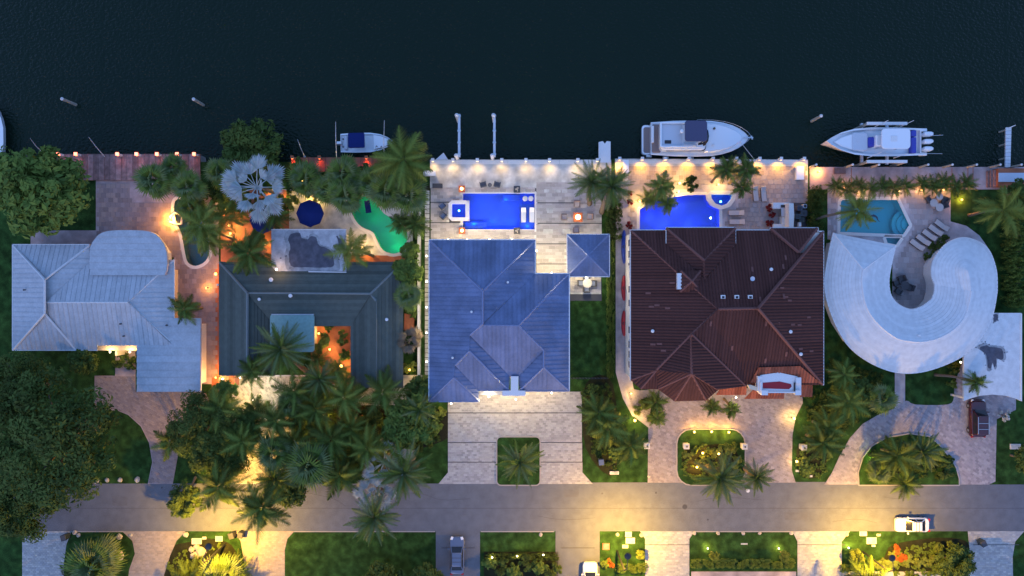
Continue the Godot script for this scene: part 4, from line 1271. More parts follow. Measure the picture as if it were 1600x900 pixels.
func curved_house() -> void:
	var h := 3.3
	var rise := 1.7
	var root := house("curved white house whose roof sweeps round a patio", 1430, 480)
	var outer := [[1302, 364], [1294, 400], [1288.5, 440], [1293, 473], [1308, 512], [1328, 543], [1360, 567], [1398, 581.5], [1436, 582], [1477, 570], [1512, 551], [1536, 524], [1551, 492], [1558, 455]]
	var mid := [[1349, 421], [1347.5, 430], [1347, 442], [1351, 470], [1360, 491], [1376, 510], [1400, 528], [1420, 533], [1438, 534.5], [1460, 531], [1482, 521], [1499, 507], [1511, 488], [1518, 455]]
	var inner := [[1400, 384], [1394, 408], [1389, 436], [1391, 458], [1398, 470], [1406.5, 477], [1416, 481.5], [1425, 483], [1434, 481], [1443, 477], [1452, 470], [1457, 464], [1460, 454], [1460, 444]]
	var ends := [[1558, 455], [1557, 425], [1549, 398], [1538, 383], [1522, 374.5], [1505.5, 371], [1490, 374.5], [1476, 383], [1463, 398], [1456.5, 412], [1455.5, 430], [1460, 444]]
	var mend := [[1518, 455], [1516.8, 445], [1515.5, 436], [1514, 430], [1513, 426], [1512, 424], [1512, 424], [1512, 424], [1512.6, 425], [1513.6, 428.5], [1515.5, 436], [1518, 455]]
	var roof := put(root, "roof", block_mb([[1400, 550], [1401, 550], [1401, 551]], h, 0.05), mt["snow_roof1"])
	var deck := MB.new()
	var wide := 6
	var sets := [[smooth_line(outer, wide, false), smooth_line(mid, wide, false)], [smooth_line(inner, wide, false), smooth_line(mid, wide, false)], [smooth_line(ends, wide, false), smooth_line(mend, wide, false)]]
	var rows := 11
	for k in 3:
		var o: Array = sets[k][0]; var m: Array = sets[k][1]
		for r in rows:
			var mb := MB.new()
			for i in o.size() - 1:
				var c := []
				for q in [[i, 0], [i + 1, 0], [i + 1, 1], [i, 1]]:
					var f := float(r + q[1]) / rows
					var ht: float = h + rise * f + (0.032 if q[1] == 0 else 0.0)
					var a := P(o[q[0]][0], o[q[0]][1], h); var b := P(m[q[0]][0], m[q[0]][1], h + rise)
					var w := a.lerp(b, f)
					w.y = ht
					c.append(w)
				mb.tup(c[0], c[1], c[2]); mb.tup(c[0], c[2], c[3])
				var dn := Vector3(0, -0.1, 0)
				mb.q(c[0] + dn, c[0], c[1], c[1] + dn)
			put(roof, "roof_course", mb, mt["snow_roof%d" % (rng.randi() % 3)])
		for i in o.size() - 1:
			var a := P(o[i][0], o[i][1], h - 0.06); var b := P(o[i + 1][0], o[i + 1][1], h - 0.06)
			var c := P(m[i][0], m[i][1], h + rise) + Vector3(0, -0.06, 0); var d := P(m[i + 1][0], m[i + 1][1], h + rise) + Vector3(0, -0.06, 0)
			deck.tup(a, b, d); deck.tup(a, d, c)
	# hipped end with its own courses
	var a0 := P(1302, 364, h); var b0 := P(1400, 384, h); var c0 := P(1349, 421, h + rise)
	slope(roof, deck, plane3(a0, b0, c0), [[1302, 364], [1400, 384], [1349, 421]], "course", 0.42, "snow_roof", "roof_course")
	roof.mesh = deck.mesh(mt["flat_white"], false, root.position)
	var ml := smooth_line(mid, 2, false)
	for i in ml.size() - 1: ridge(roof, P(ml[i][0], ml[i][1], h + rise), P(ml[i + 1][0], ml[i + 1][1], h + rise), 0.12, mt["white_paint"], 0.08)
	ridge(roof, a0, c0, 0.12, mt["white_paint"], 0.09); ridge(roof, b0, c0, 0.12, mt["white_paint"], 0.09)
	var ol := smooth_line(outer, 5, false)
	gutter(roof, ol, h, mt["white_paint"], 0.1)
	gutter(roof, smooth_line(inner, 4, false), h, mt["white_paint"], 0.1)
	gutter(roof, smooth_line(ends, 5, false), h, mt["white_paint"], 0.1)
	var ring := outer + ends.slice(1, ends.size() - 1)
	var rv := inner.duplicate()
	rv.reverse()
	var wp: PackedVector2Array = Geometry2D.offset_polygon(PP(ring + rv, h), -0.9)[0]
	var wm := MB.new()
	wm.prism(wp, 0.0, h - 0.15)
	put(root, "wall", wm, mt["white_wall"])
	for k in [[1463, 404, -0.9], [1460, 437, -1.0], [1461, 452, -0.95]]:
		var q := P(k[0], k[1], 1.5)
		window(root, Vector3(q.x + 0.2, 1.3, q.z), Vector3(-1, 0, k[2] + 0.9).normalized(), 0.9, 1.6, mt["glass"])
	var sk := MB.new()
	sk.box(P(1435, 524, h + rise * 0.8) + Vector3(0, 0.12, 0), Vector3(0.3, 0.25, 0.2))
	put(roof, "vent", sk, mt["white_paint"])
	# flat carport with stains
	var cp := [[1506, 553], [1530, 534], [1553, 489], [1596.5, 489], [1596.5, 627], [1588, 623], [1573, 618.5], [1551, 616.5], [1530, 618.5], [1515, 623], [1506, 626.5]]
	var port := block(root, "carport_roof", cp, h - 0.25, 0.25, mt["flat_white"])
	block(port, "roof_edge", [[1595, 490], [1597, 490], [1597, 627], [1595, 626]], h - 0.18, 0.3, mt["white_paint"])
	for k in [[[1529, 545], [1530, 540], [1537, 538], [1541, 537], [1546, 540], [1556, 541], [1566, 543], [1570, 551], [1570, 561], [1565, 563], [1558, 561], [1557, 572], [1554, 576], [1551, 568], [1548, 578], [1543, 577], [1542, 568], [1539, 553]], [[1552, 492], [1559, 491], [1559, 500], [1553, 503]]]:
		stain(port, "mildew_patch", k, h - 0.238)
	for k in 16:
		var t := k / 15.0
		block(port, "roof_cleat", [[1511 + 40 * t, 546 - 52 * t], [1513.5 + 40 * t, 547 - 52 * t], [1512.5 + 40 * t, 548.2 - 52 * t], [1510 + 40 * t, 547.2 - 52 * t]], h - 0.16, 0.1, mt["gel_grey"])
	for k in [[1509, 622], [1594, 622], [1594, 560], [1594, 495]]:
		var mb := MB.new()
		var q := P(k[0], k[1], h - 0.5)
		mb.box(Vector3(q.x, (h - 0.5) / 2, q.z), Vector3(0.25, h - 0.5, 0.25))
		put(port, "post", mb, mt["white_wall"])
	soffit_lamp(root, P(1501, 566, 2.4), 1.2, AMBER)

# ------------------------------------------------------------------ plants
var fr := {}
var clouds := {}

func shade(mb: MB, r: RandomNumberGenerator, c := Color(1, 1, 1), spread := 0.3) -> void:
	var f := r.randf_range(1.0 - spread, 1.0 + spread)
	mb.col = Color(c.r * f * r.randf_range(0.9, 1.12), c.g * f, c.b * f * r.randf_range(0.85, 1.1))

# feather frond along +x, length 1: stalk and two rows of leaflets
func feather(key: String, m: Material, droop: float, pairs: int, wide: float, leaf_w: float, sd: int) -> void:
	var r := RandomNumberGenerator.new()
	r.seed = sd
	var mb := MB.new()
	mb.tinted = true
	var line := []
	var rad := []
	var n := 7
	for i in n + 1:
		var t := float(i) / n
		line.append(Vector3(t * (1.0 - 0.18 * droop * t), -droop * 0.55 * t * t, 0.0))
		rad.append(lerpf(0.016, 0.003, t))
	mb.col = Color(1.7, 1.5, 1.1)
	mb.tube(line, rad, 3)
	for i in pairs:
		var t := lerpf(0.14, 1.0, float(i) / (pairs - 1))
		var k := minf(int(t * n), n - 1)
		var p: Vector3 = line[k].lerp(line[k + 1], t * n - k)
		var d: Vector3 = (line[k + 1] - line[k]).normalized()
		var length := wide * sin(PI * clampf(0.16 + 0.78 * t, 0, 1)) * r.randf_range(0.85, 1.1)
		var fwd := lerpf(0.35, 1.5, t * t)
		for s in [-1.0, 1.0]:
			shade(mb, r)
			var out := (Vector3(0, 0.12 - 0.35 * r.randf(), s) + d * fwd * r.randf_range(0.8, 1.2)).normalized()
			var tip := p + out * length + Vector3(0, -length * 0.35 * droop, 0)
			var midp := p + out * length * 0.55
			var w := d * leaf_w
			var lift_ := Vector3(0, leaf_w * 0.5, 0)
			mb.t(p - w * 0.5, midp + w * 0.5 + lift_, p + w * 0.6)
			mb.t(p - w * 0.5, midp - w * 0.5 - lift_, midp + w * 0.5 + lift_)
			mb.t(midp - w * 0.5 - lift_, tip, midp + w * 0.5 + lift_)
	fr[key] = mb.mesh(m)

# fan leaf along +x, length 1: stalk and a pleated fan of blades
func fan(key: String, m: Material, blades: int, arc: float, stalk: float, sd: int, droop := 0.15, slim := 1.25) -> void:
	var r := RandomNumberGenerator.new()
	r.seed = sd
	var mb := MB.new()
	mb.tinted = true
	mb.col = Color(1.5, 1.5, 1.35)
	mb.tube([Vector3.ZERO, Vector3(stalk * 0.5, 0.02, 0), Vector3(stalk, 0, 0)], [0.02, 0.014, 0.01], 3)
	var hub := Vector3(stalk, 0, 0)
	for i in blades:
		var f := lerpf(-arc, arc, float(i) / (blades - 1))
		var length := (1.0 - stalk) * lerpf(1.0, 0.72, absf(f) / arc) * r.randf_range(0.88, 1.05)
		var d := Vector3(cos(f), 0, sin(f))
		var side := Vector3(-sin(f), 0, cos(f))
		var w := length * sin(arc / blades) * slim
		shade(mb, r, Color.WHITE, 0.2)
		var a := hub + d * length * 0.6 + Vector3(0, -droop * 0.1, 0)
		var tip := hub + d * length + Vector3(0, -droop * length * (0.6 + r.randf() * 0.5), 0)
		var fold := Vector3(0, w * 0.45, 0)
		mb.t(hub, a - side * w - fold, a + fold); mb.t(hub, a + fold, a + side * w - fold)
		mb.t(a - side * w - fold, tip, a + fold); mb.t(a + fold, tip, a + side * w - fold)
	fr[key] = mb.mesh(m)

# leaves spread through a crown of unit radius made of clumps
func cloud(key: String, m: Material, clumps: int, leaves: int, size: float, sd: int, box := false) -> void:
	var r := RandomNumberGenerator.new()
	r.seed = sd
	var mb := MB.new()
	mb.tinted = true
	var hubs := []
	for i in clumps:
		var d := Vector3(r.randfn(), absf(r.randfn()) * 0.8 - 0.25, r.randfn()).normalized()
		var q := d * pow(r.randf(), 0.42) * 0.8
		if box: q = Vector3(r.randf_range(-0.95, 0.95), r.randf_range(0.2, 0.85), r.randf_range(-0.9, 0.9))
		hubs.append([q, r.randf_range(0.13, 0.30), r.randf_range(0.6, 1.45)])
	for i in leaves:
		var hb: Array = hubs[i % clumps]
		var d := Vector3(r.randfn(), r.randfn() * 0.8 + 0.35, r.randfn()).normalized()
		var p: Vector3 = hb[0] + d * hb[1] * pow(r.randf(), 0.35)
		if box:
			p = Vector3(clampf(p.x, -1, 1), clampf(p.y, 0.0, 1.0), clampf(p.z, -1, 1))
		var nrm := (d + Vector3(r.randfn(), r.randfn() + 0.6, r.randfn()) * 0.55).normalized()
		var u := nrm.cross(Vector3(r.randfn(), r.randfn(), r.randfn())).normalized()
		var w := nrm.cross(u)
		var l := size * r.randf_range(0.45, 1.65)
		shade(mb, r, Color(hb[2], hb[2], hb[2]), 0.3)
		var a := p - u * l; var b := p + w * l * 0.42 + nrm * l * 0.12; var c := p + u * l; var e := p - w * l * 0.42 + nrm * l * 0.12
		mb.t(a, b, c); mb.t(a, c, e)
	clouds[key] = mb.mesh(m)

func make_plant_kinds() -> void:
	feather("coco0", mt["leaf_lime"], 0.9, 30, 0.34, 0.026, 11)
	feather("coco1", mt["leaf_mid"], 0.6, 30, 0.34, 0.026, 12)
	feather("cocod0", mt["leaf_mid"], 0.9, 28, 0.30, 0.026, 13)
	feather("cocod1", mt["leaf_dark"], 0.6, 28, 0.30, 0.026, 14)
	feather("date0", mt["leaf_grey"], 0.55, 32, 0.17, 0.018, 15)
	feather("date1", mt["leaf_mid"], 0.3, 32, 0.17, 0.018, 16)
	feather("dead0", mt["leaf_brown"], 1.3, 20, 0.22, 0.018, 27)
	feather("areca0", mt["leaf_mid"], 1.0, 24, 0.26, 0.026, 17)
	feather("areca1", mt["leaf_dark"], 0.7, 24, 0.26, 0.026, 18)
	feather("gold0", mt["leaf_gold"], 0.8, 26, 0.30, 0.026, 25)
	feather("gold1", mt["leaf_lime"], 0.5, 26, 0.30, 0.026, 26)
	fan("silver0", mt["leaf_silver"], 17, 1.15, 0.50, 19, 0.1)
	fan("silver1", mt["leaf_silver"], 17, 1.05, 0.54, 20, 0.2)
	fan("fan0", mt["leaf_grey"], 17, 1.5, 0.36, 21, 0.45, 0.7)
	fan("fan1", mt["leaf_mid"], 15, 1.35, 0.34, 22, 0.6, 0.7)
	fan("dry0", mt["leaf_brown"], 15, 1.7, 0.45, 23, 0.7)
	fan("dry1", mt["leaf_brown"], 15, 1.7, 0.45, 24, 0.8)
	cloud("big0", mt["leaf_dark"], 90, 17000, 0.040, 31)
	cloud("big1", mt["leaf_mid"], 70, 9000, 0.060, 32)
	cloud("mid0", mt["leaf_mid"], 54, 4600, 0.075, 33)
	cloud("mid1", mt["leaf_dark"], 54, 4600, 0.075, 34)
	cloud("mid2", mt["leaf_lime"], 30, 2600, 0.085, 35)
	cloud("soft0", mt["leaf_dark"], 64, 17000, 0.028, 36)
	cloud("shrub0", mt["leaf_mid"], 16, 700, 0.15, 37)
	cloud("shrub1", mt["leaf_lime"], 16, 700, 0.15, 38)
	cloud("shrub2", mt["leaf_dark"], 16, 700, 0.15, 39)
	cloud("gold", mt["leaf_gold"], 14, 600, 0.16, 40)
	cloud("red", mt["leaf_red"], 14, 500, 0.17, 41)
	cloud("orange", mt["leaf_orange"], 14, 600, 0.17, 42)
	cloud("white", mt["leaf_white"], 14, 420, 0.15, 43)
	cloud("hedge0", mt["leaf_dark"], 60, 4200, 0.05, 44, true)
	cloud("hedge1", mt["leaf_mid"], 60, 4200, 0.05, 45, true)
	cloud("tuft0", mt["leaf_dark"], 7, 130, 0.3, 47)
	cloud("tuft1", mt["leaf_mid"], 7, 130, 0.3, 48)
	cloud("topiary0", mt["leaf_lime"], 40, 2600, 0.07, 46)

# kind, fronds, highest and lowest angle of fronds
const PALMS := {"coco": [20, 74.0, -28.0, 0.17], "cocod": [20, 74.0, -28.0, 0.16], "gold": [15, 68.0, -22.0, 0.17], "date": [38, 80.0, -18.0, 0.28], "areca": [20, 72.0, 8.0, 0.08], "silver": [22, 62.0, -12.0, 0.25], "fan": [30, 90.0, -26.0, 0.2], "dry": [16, 60.0, -40.0, 0.18]}

func palm(kind: String, a: float, b: float, r: float, h: float, label: String, group := "", da := 0.0, db := 0.0) -> Node3D:
	var spec: Array = PALMS[kind]
	var top := P(a, b, h)
	var foot := P(a, b)
	foot = Vector3(top.x + da / S, 0.0, top.z + db / S)
	var root := thing("palm_tree", label, "palm tree", foot, group)
	var rr := RandomNumberGenerator.new()
	rr.seed = int(a * 7 + b * 13)
	var c := top - foot
	var thick: float = spec[3]
	if h > 0.9:
		var mb := MB.new()
		var bow := Vector3(rr.randf_range(-0.2, 0.2), 0, rr.randf_range(-0.2, 0.2))
		mb.tube([Vector3(0, -0.15, 0), Vector3(0, 0.15, 0) + c * 0.02, c * 0.35 + bow, c * 0.7 + bow, c + Vector3(0, 0.1, 0)], [thick * 1.5, thick * 1.2, thick, thick * 0.9, thick * 1.05], 8)
		own(root, "trunk", mb, mt["bark"], true)
	var length := r / S * (H - h) / H
	var n: int = spec[0] + rr.randi_range(-2, 4)
	var sag := rr.randf_range(-12.0, 6.0)
	for i in n:
		var t := (i + 0.5) / n
		var el := deg_to_rad(lerpf(spec[1], spec[2], pow(t, 0.8)) + sag * t + rr.randf_range(-9, 9))
		var az := i * 2.39996 + rr.randf_range(-0.2, 0.2)
		var o := MeshInstance3D.new()
		o.mesh = fr["%s%d" % [kind, i % 2]]
		if kind in ["coco", "cocod", "date"] and i >= n - 1 - rr.randi() % 3:
			o.mesh = fr["dead0"]
			el = deg_to_rad(rr.randf_range(-58, -30))
		o.name = "frond"
		root.add_child(o, true)
		var k := length * rr.randf_range(0.78, 1.12) * (1.15 if kind == "areca" else lerpf(0.62, 1.08, minf(t * 1.6, 1.0)) if kind == "silver" else 1.0)
		o.transform = Transform3D(Basis(Vector3.UP, az) * Basis(Vector3(0, 0, 1), el) * Basis(Vector3(1, 0, 0), rr.randf_range(-0.3, 0.3)) * Basis.from_scale(Vector3.ONE * k), c + Vector3(0, 0.05 * length * (1.0 - t), 0))
	return root

func tree(key: String, a: float, b: float, r: float, h: float, label: String, group := "", squash := 0.62, da := 0.0, db := 0.0) -> Node3D:
	var R := r / S * (H - h * 0.6) / H
	var mid_h := maxf(h - R * squash * 0.8, R * squash * 0.3)
	var top := P(a, b, mid_h)
	var foot := Vector3(top.x + da / S, 0, top.z + db / S)
	var root := thing("leafy_tree", label, "tree", foot, group)
	var rr := RandomNumberGenerator.new()
	rr.seed = int(a * 3 + b * 17)
	var c := top - foot
	var mb := MB.new()
	var fork := c * 0.55
	var tk := clampf(R * 0.06, 0.06, 0.5)
	mb.tube([Vector3(0, -0.2, 0), Vector3(0, 0.2, 0), fork], [tk * 1.5, tk * 1.1, tk * 0.8], 8)
	for i in 7:
		var f := i * 0.9 + rr.randf()
		var e := c + Vector3(cos(f) * R * 0.62, rr.randf_range(-0.1, 0.3) * R * squash, sin(f) * R * 0.62)
		mb.tube([fork * 0.92, fork.lerp(e, 0.5) + Vector3(0, 0.1 * R, 0), e], [tk * 0.6, tk * 0.4, tk * 0.12], 5)
	own(root, "trunk", mb, mt["bark"], true)
	var o := add(root, "crown", clouds[key])
	o.transform = Transform3D(Basis(Vector3.UP, rr.randf() * TAU) * Basis.from_scale(Vector3(R, R * squash, R)), c)
	return root

func shrub(key: String, a: float, b: float, r: float, h: float, label: String, group := "", base := 0.0, called := "shrub") -> Node3D:
	var p := P(a, b, h * 0.6 + base)
	var root := thing(called, label, "shrub", Vector3(p.x, base, p.z), group)
	var rr := RandomNumberGenerator.new()
	rr.seed = int(a * 5 + b * 11)
	var R := r / S
	var mb := MB.new()
	for i in 5:
		var f := i * 1.3 + rr.randf()
		mb.tube([Vector3(cos(f) * 0.05, -0.05, sin(f) * 0.05), Vector3(cos(f) * R * 0.4, h * 0.65, sin(f) * R * 0.4)], [0.03, 0.012], 4)
	own(root, "stem", mb, mt["bark"])
	var o := add(root, "foliage", clouds[key])
	o.transform = Transform3D(Basis(Vector3.UP, rr.randf() * TAU) * Basis.from_scale(Vector3(R, h * 0.62, R)), Vector3(0, h * 0.45, 0))
	return root

func hedge(key: String, x0: float, y0: float, x1: float, y1: float, h: float, label: String, group := "") -> void:
	var a := P(x0, y0, h); var b := P(x1, y1, h)
	var m := (a + b) / 2.0
	var root := thing("hedge", label, "hedge", Vector3(m.x, 0, m.z), group)
	var w := absf(b.x - a.x); var d := absf(b.z - a.z)
	var along := d > w
	var n := maxi(1, roundi(maxf(w, d) / 2.2))
	var st := MB.new()
	for i in n:
		var t := (i + 0.5) / n
		var o := MeshInstance3D.new()
		o.mesh = clouds[key]
		o.name = "foliage"
		root.add_child(o, true)
		var at := Vector3(0, 0, lerpf(-d / 2, d / 2, t)) if along else Vector3(lerpf(-w / 2, w / 2, t), 0, 0)
		var sx := w / 2 if along else w / n / 2 * 1.12
		var sz := d / n / 2 * 1.12 if along else d / 2
		o.transform = Transform3D(Basis.from_scale(Vector3(sx * (1 if i % 2 else -1), h, sz * (1 if i % 3 else -1))), at)
		st.tube([at + Vector3(0, -0.1, 0), at + Vector3(0, h * 0.8, 0)], [0.05, 0.02], 5)
	own(root, "stem", st, mt["bark"])

# low leaves that cover a bed: nobody could count them
func cover(key: String, poly: Array, n: int, size: float, label: String, base: float) -> void:
	var p := PP(poly)
	var lo := Vector2(1e9, 1e9); var hi := -lo
	for q in p:
		lo = lo.min(q); hi = hi.max(q)
	var r := RandomNumberGenerator.new()
	r.seed = int(poly[0][0] * 3 + n)
	var spots := []
	for i in n * 6:
		if spots.size() >= n: break
		var q := Vector2(r.randf_range(lo.x, hi.x), r.randf_range(lo.y, hi.y))
		if Geometry2D.is_point_in_polygon(q, p): spots.append(q)
	var mm := MultiMesh.new()
	mm.transform_format = MultiMesh.TRANSFORM_3D
	mm.mesh = clouds[key]
	mm.instance_count = spots.size()
	for i in spots.size():
		var k := size * r.randf_range(0.6, 1.4)
		mm.set_instance_transform(i, Transform3D(Basis(Vector3.UP, r.randf() * TAU) * Basis.from_scale(Vector3(k, k * 0.7, k)), Vector3(spots[i].x, base + k * 0.1, spots[i].y)))
	var o := MultiMeshInstance3D.new()
	o.multimesh = mm
	o.name = numbered("ground_cover")
	add_child(o)
	tag(o, label, "ground cover", "", "stuff")

func rocks(list: Array, label: String, group: String, base := 0.0) -> void:
	for k in list:
		var rr := RandomNumberGenerator.new()
		rr.seed = int(k[0] * 3 + k[1])
		var mb := MB.new()
		var rad: float = k[2] / S
		var prev := []
		for i in 4:
			var ring := []
			var y: float = [-0.15, 0.25, 0.6, 0.75][i] * rad
			var q: float = [1.0, 1.02, 0.72, 0.25][i] * rad
			for j in 7: ring.append(Vector3(cos(j * TAU / 7) * q * rr.randf_range(0.75, 1.2), y * rr.randf_range(0.8, 1.15), sin(j * TAU / 7) * q * rr.randf_range(0.75, 1.2)))
			prev.append(ring)
		mb.loft(prev)
		var o := own(self, "boulder", mb, mt["rock"])
		var p := P(k[0], k[1])
		o.position = Vector3(p.x, base, p.z)
		tag(o, label, "boulder", group)

func build_plants() -> void:
	make_plant_kinds()
	# --- by the white house
	tree("big1", 58, 295, 82, 9.0, "broad dense green tree at the end of the wooden dock")
	tree("soft0", 78, 690, 122, 13.0, "huge dark feathery tree shading the street beside the pink drive", "", 0.55)
	tree("soft0", 20, 610, 70, 9.0, "dark rounded tree against the front of white seamed roof house", "", 0.6)
	tree("big0", 30, 790, 62, 8.0, "dark green tree overhanging the edge of the street by white drive", "", 0.6)
	tree("mid1", 130, 562, 26, 3.5, "dark bush tree under the eave of the white seamed roof house")
	shrub("shrub2", 188, 563, 14, 1.4, "dark shrub beside the lit entry of the white house")
	shrub("shrub2", 204, 568, 12, 1.2, "low dark shrub against the garage wall of the white house")
	palm("cocod", 290, 483, 30, 4.5, "small dark palm between the white house and the side walk")
	palm("gold", 316, 352, 44, 6.5, "coconut palm lit gold from below over the teal freeform pool", "", 14, 14)
	palm("fan", 243, 282, 34, 4.5, "round green fan palm beside the wooden dock and pink patio")
	palm("fan", 297, 292, 31, 5.0, "green fan palm between the wooden dock and the teal pool")
	palm("fan", 345, 270, 28, 4.0, "green fan palm behind the silver palm near the canal")
	shrub("shrub2", 322, 300, 22, 2.0, "dark undergrowth shrub below the fan palms by the teal pool")
	palm("fan", 300, 326, 26, 3.5, "green fan palm over the upper end of the teal pool")
	palm("gold", 326, 374, 32, 4.5, "palm leaning over the middle of the teal freeform pool", "", 14, 0)
	shrub("shrub0", 292, 318, 15, 1.5, "green shrub at the rim of the teal freeform pool")
	tree("mid1", 394, 232, 52, 3.2, "dark mangrove tree leaning over the canal by silver palm", "", 0.5, 0, 36)
	# --- round the green pool
	palm("silver", 402, 293, 56, 7.0, "large silver blue fan palm beside the canal")
	palm("fan", 478, 282, 34, 3.2, "green fan palm lit gold underneath by the navy parasol")
	palm("fan", 537, 272, 34, 4.5, "green fan palm beside the red lit dock")
	palm("fan", 540, 306, 33, 5.0, "green fan palm at the shallow tip of the green pool")
	palm("coco", 632, 250, 54, 9.0, "tall yellow green coconut palm leaning over the small blue topped boat", "", 6, 30)
	palm("fan", 605, 298, 36, 5.5, "green fan palm whose crown overhangs the green pool")
	palm("fan", 641, 305, 36, 5.5, "green fan palm between the green pool and the stone dock")
	palm("cocod", 628, 348, 26, 3.5, "small dark palm at the deep end of the green pool")
	palm("gold", 550, 392, 43, 6.0, "coconut palm glowing over the lamp beside green pool", "", 16, 4)
	palm("cocod", 392, 395, 44, 6.5, "dark coconut palm over the corner of the slate roof")
	palm("gold", 352, 340, 34, 4.0, "golden lit palm beside the patio lamps of the slate roof house", "", 6, 6)
	palm("fan", 515, 296, 30, 4.0, "green fan palm between navy parasol and green pool")
	palm("fan", 580, 286, 30, 4.5, "green fan palm at the canal end of the green pool")
	palm("cocod", 430, 338, 30, 3.5, "dark palm between the silver palm and the tar patched roof")
	palm("gold", 372, 318, 30, 3.5, "palm beside the brick patio below the silver palm")
	palm("cocod", 650, 350, 28, 4.0, "dark palm beside the low pale wall and green pool")
	palm("fan", 272, 262, 24, 3.5, "small green fan palm at the edge of the wooden dock")
	shrub("shrub0", 405, 372, 16, 1.4, "green shrub on the brick patio beside slate roof")
	shrub("shrub0", 372, 388, 14, 1.2, "green shrub at the corner of the brick patio")
	shrub("gold", 447, 318, 20, 1.6, "golden lit shrub at the foot of the silver palm")
	shrub("gold", 490, 305, 17, 1.5, "golden lit shrub behind the navy parasol")
	shrub("shrub0", 352, 312, 24, 2.2, "green shrub between the teal pool and the silver palm")
	shrub("shrub0", 470, 262, 20, 2.0, "green shrub at the end of the red lit dock")
	shrub("shrub2", 580, 275, 24, 2.5, "dark shrub under the tall coconut palm by red dock")
	tree("mid0", 641, 392, 17, 3.2, "bright green bush tree between green pool and the blue roof house")
	tree("mid0", 637, 425, 27, 4.2, "rounded green tree at the corner of the slate roof")
	palm("fan", 638, 463, 27, 4.0, "green fan palm in the strip between slate and blue roofs")
	palm("dry", 640, 532, 23, 3.0, "dry brown palm in the strip between slate and blue roofs")
	shrub("shrub0", 645, 490, 13, 1.5, "green shrub beside the red panel between slate and blue roofs")
	shrub("gold", 640, 575, 13, 1.6, "golden lit shrub at the end of the stepping path")
	# --- front of the slate house
	palm("date", 440, 545, 52, 6.0, "large date palm spreading over the courtyard of the slate house", "", 14, 40)
	shrub("shrub1", 505, 530, 14, 2.0, "bright shrub inside the terracotta courtyard")
	shrub("gold", 536, 528, 13, 2.2, "golden lit climber on the courtyard wall")
	palm("gold", 527, 578, 24, 3.0, "small palm around the lamp in the terracotta courtyard")
	palm("date", 500, 592, 38, 5.0, "dark feathery palm at the mouth of the terracotta courtyard")
	palm("cocod", 462, 612, 42, 5.0, "dark arching palm beside the large date palm")
	palm("coco", 540, 620, 42, 5.0, "green feathery palm beside the orange lit garden seats")
	palm("cocod", 395, 580, 32, 4.5, "dark palm over the lit front court of the slate house", "", 0, 6)
	tree("mid1", 385, 668, 36, 5.0, "dark leafy tree over the middle of the pale front court")
	palm("cocod", 432, 656, 40, 5.0, "dark feathery palm beside the white lit part of front court")
	tree("mid0", 352, 612, 22, 4.0, "leafy tree beside the orange gate of the slate house")
	palm("coco", 548, 668, 30, 4.0, "green palm in front of the slim orange seat")
	palm("date", 430, 748, 38, 4.5, "dark feathery palm at the mouth of the pale front court")
	palm("fan", 455, 632, 26, 4.5, "dark fan palm among the trees of the front court")
	palm("cocod", 470, 648, 32, 4.0, "dark arching palm over the white lit front court")
	palm("cocod", 400, 640, 26, 3.5, "dark slender palm over the white lit front court")
	palm("coco", 575, 700, 40, 5.0, "green feathery palm among the shrubs of the street front bed")
	palm("cocod", 462, 690, 36, 4.5, "dark feathery palm in the street front bed near pale court")
	palm("date", 655, 640, 36, 5.0, "green feathery palm against the corner of blue roof")
	palm("cocod", 495, 640, 36, 5.0, "dark feathery palm between courtyard mouth and front bed")
	palm("coco", 345, 640, 38, 5.0, "green feathery palm beside the lamp of pale front court")
	palm("coco", 380, 690, 36, 5.5, "yellow green palm over the lit middle of pale front court")
	tree("mid1", 500, 620, 26, 3.2, "low dark tree under the palms at the courtyard mouth")
	tree("mid1", 560, 720, 30, 3.2, "low dark tree under the palms of the street front bed")
	tree("mid1", 480, 668, 28, 3.0, "low dark tree under the palms by the pale front court")
	tree("mid1", 580, 655, 22, 2.6, "low dark tree beside the orange garden seat")
	shrub("shrub1", 500, 545, 12, 1.6, "lime shrub at the inner corner of the terracotta courtyard")
	shrub("shrub0", 540, 555, 12, 1.8, "green shrub along the wall of the terracotta courtyard")
	shrub("shrub0", 512, 512, 9, 1.4, "small green shrub at the top of the terracotta courtyard")
	palm("areca", 498, 560, 20, 1.6, "feathery palm clump inside the terracotta courtyard")
	tree("soft0", 318, 665, 62, 7.0, "large feathery tree over the end of the pink drive", "", 0.6)
	tree("big0", 345, 715, 50, 6.0, "leafy tree beside the street lamp and pale front court", "", 0.6)
	palm("cocod", 268, 690, 34, 4.0, "dark arching palm at the bend of the pink drive")
	palm("cocod", 345, 760, 48, 7.0, "dark palm whose fronds reach over the lit street", "", 0, -14)
	palm("cocod", 413, 792, 50, 8.0, "dark palm leaning out over the lit street", "", -10, -40)
	tree("mid1", 290, 782, 30, 4.0, "dark leafy tree overhanging the lit street kerb", "", 0.62, 0, -26)
	palm("fan", 430, 708, 36, 4.5, "yellow green fan palm beside the pale front court")
	palm("fan", 488, 722, 44, 5.0, "dark fan palm in the middle of the street front bed")
	palm("cocod", 520, 685, 46, 5.0, "feathery palm behind the street front bed near orange seats")
	tree("mid0", 640, 660, 48, 6.0, "bright green leafy tree beside the pale slab drive")
	palm("cocod", 600, 612, 42, 5.0, "dark feathery palm at the end of the slate roof wing")
	tree("mid1", 655, 610, 28, 4.0, "dark leafy tree at the corner of the blue roof")
	palm("silver", 600, 722, 44, 4.0, "silver blue fan palm under a green palm by the street")
	palm("date", 632, 738, 52, 7.0, "large green palm spreading over the silver palm by the street")
	palm("silver", 585, 775, 34, 4.0, "silver blue fan palm beside the street kerb", "", 0, -24)
	palm("date", 586, 808, 46, 8.0, "tall palm leaning out over the street", "", 0, -50)
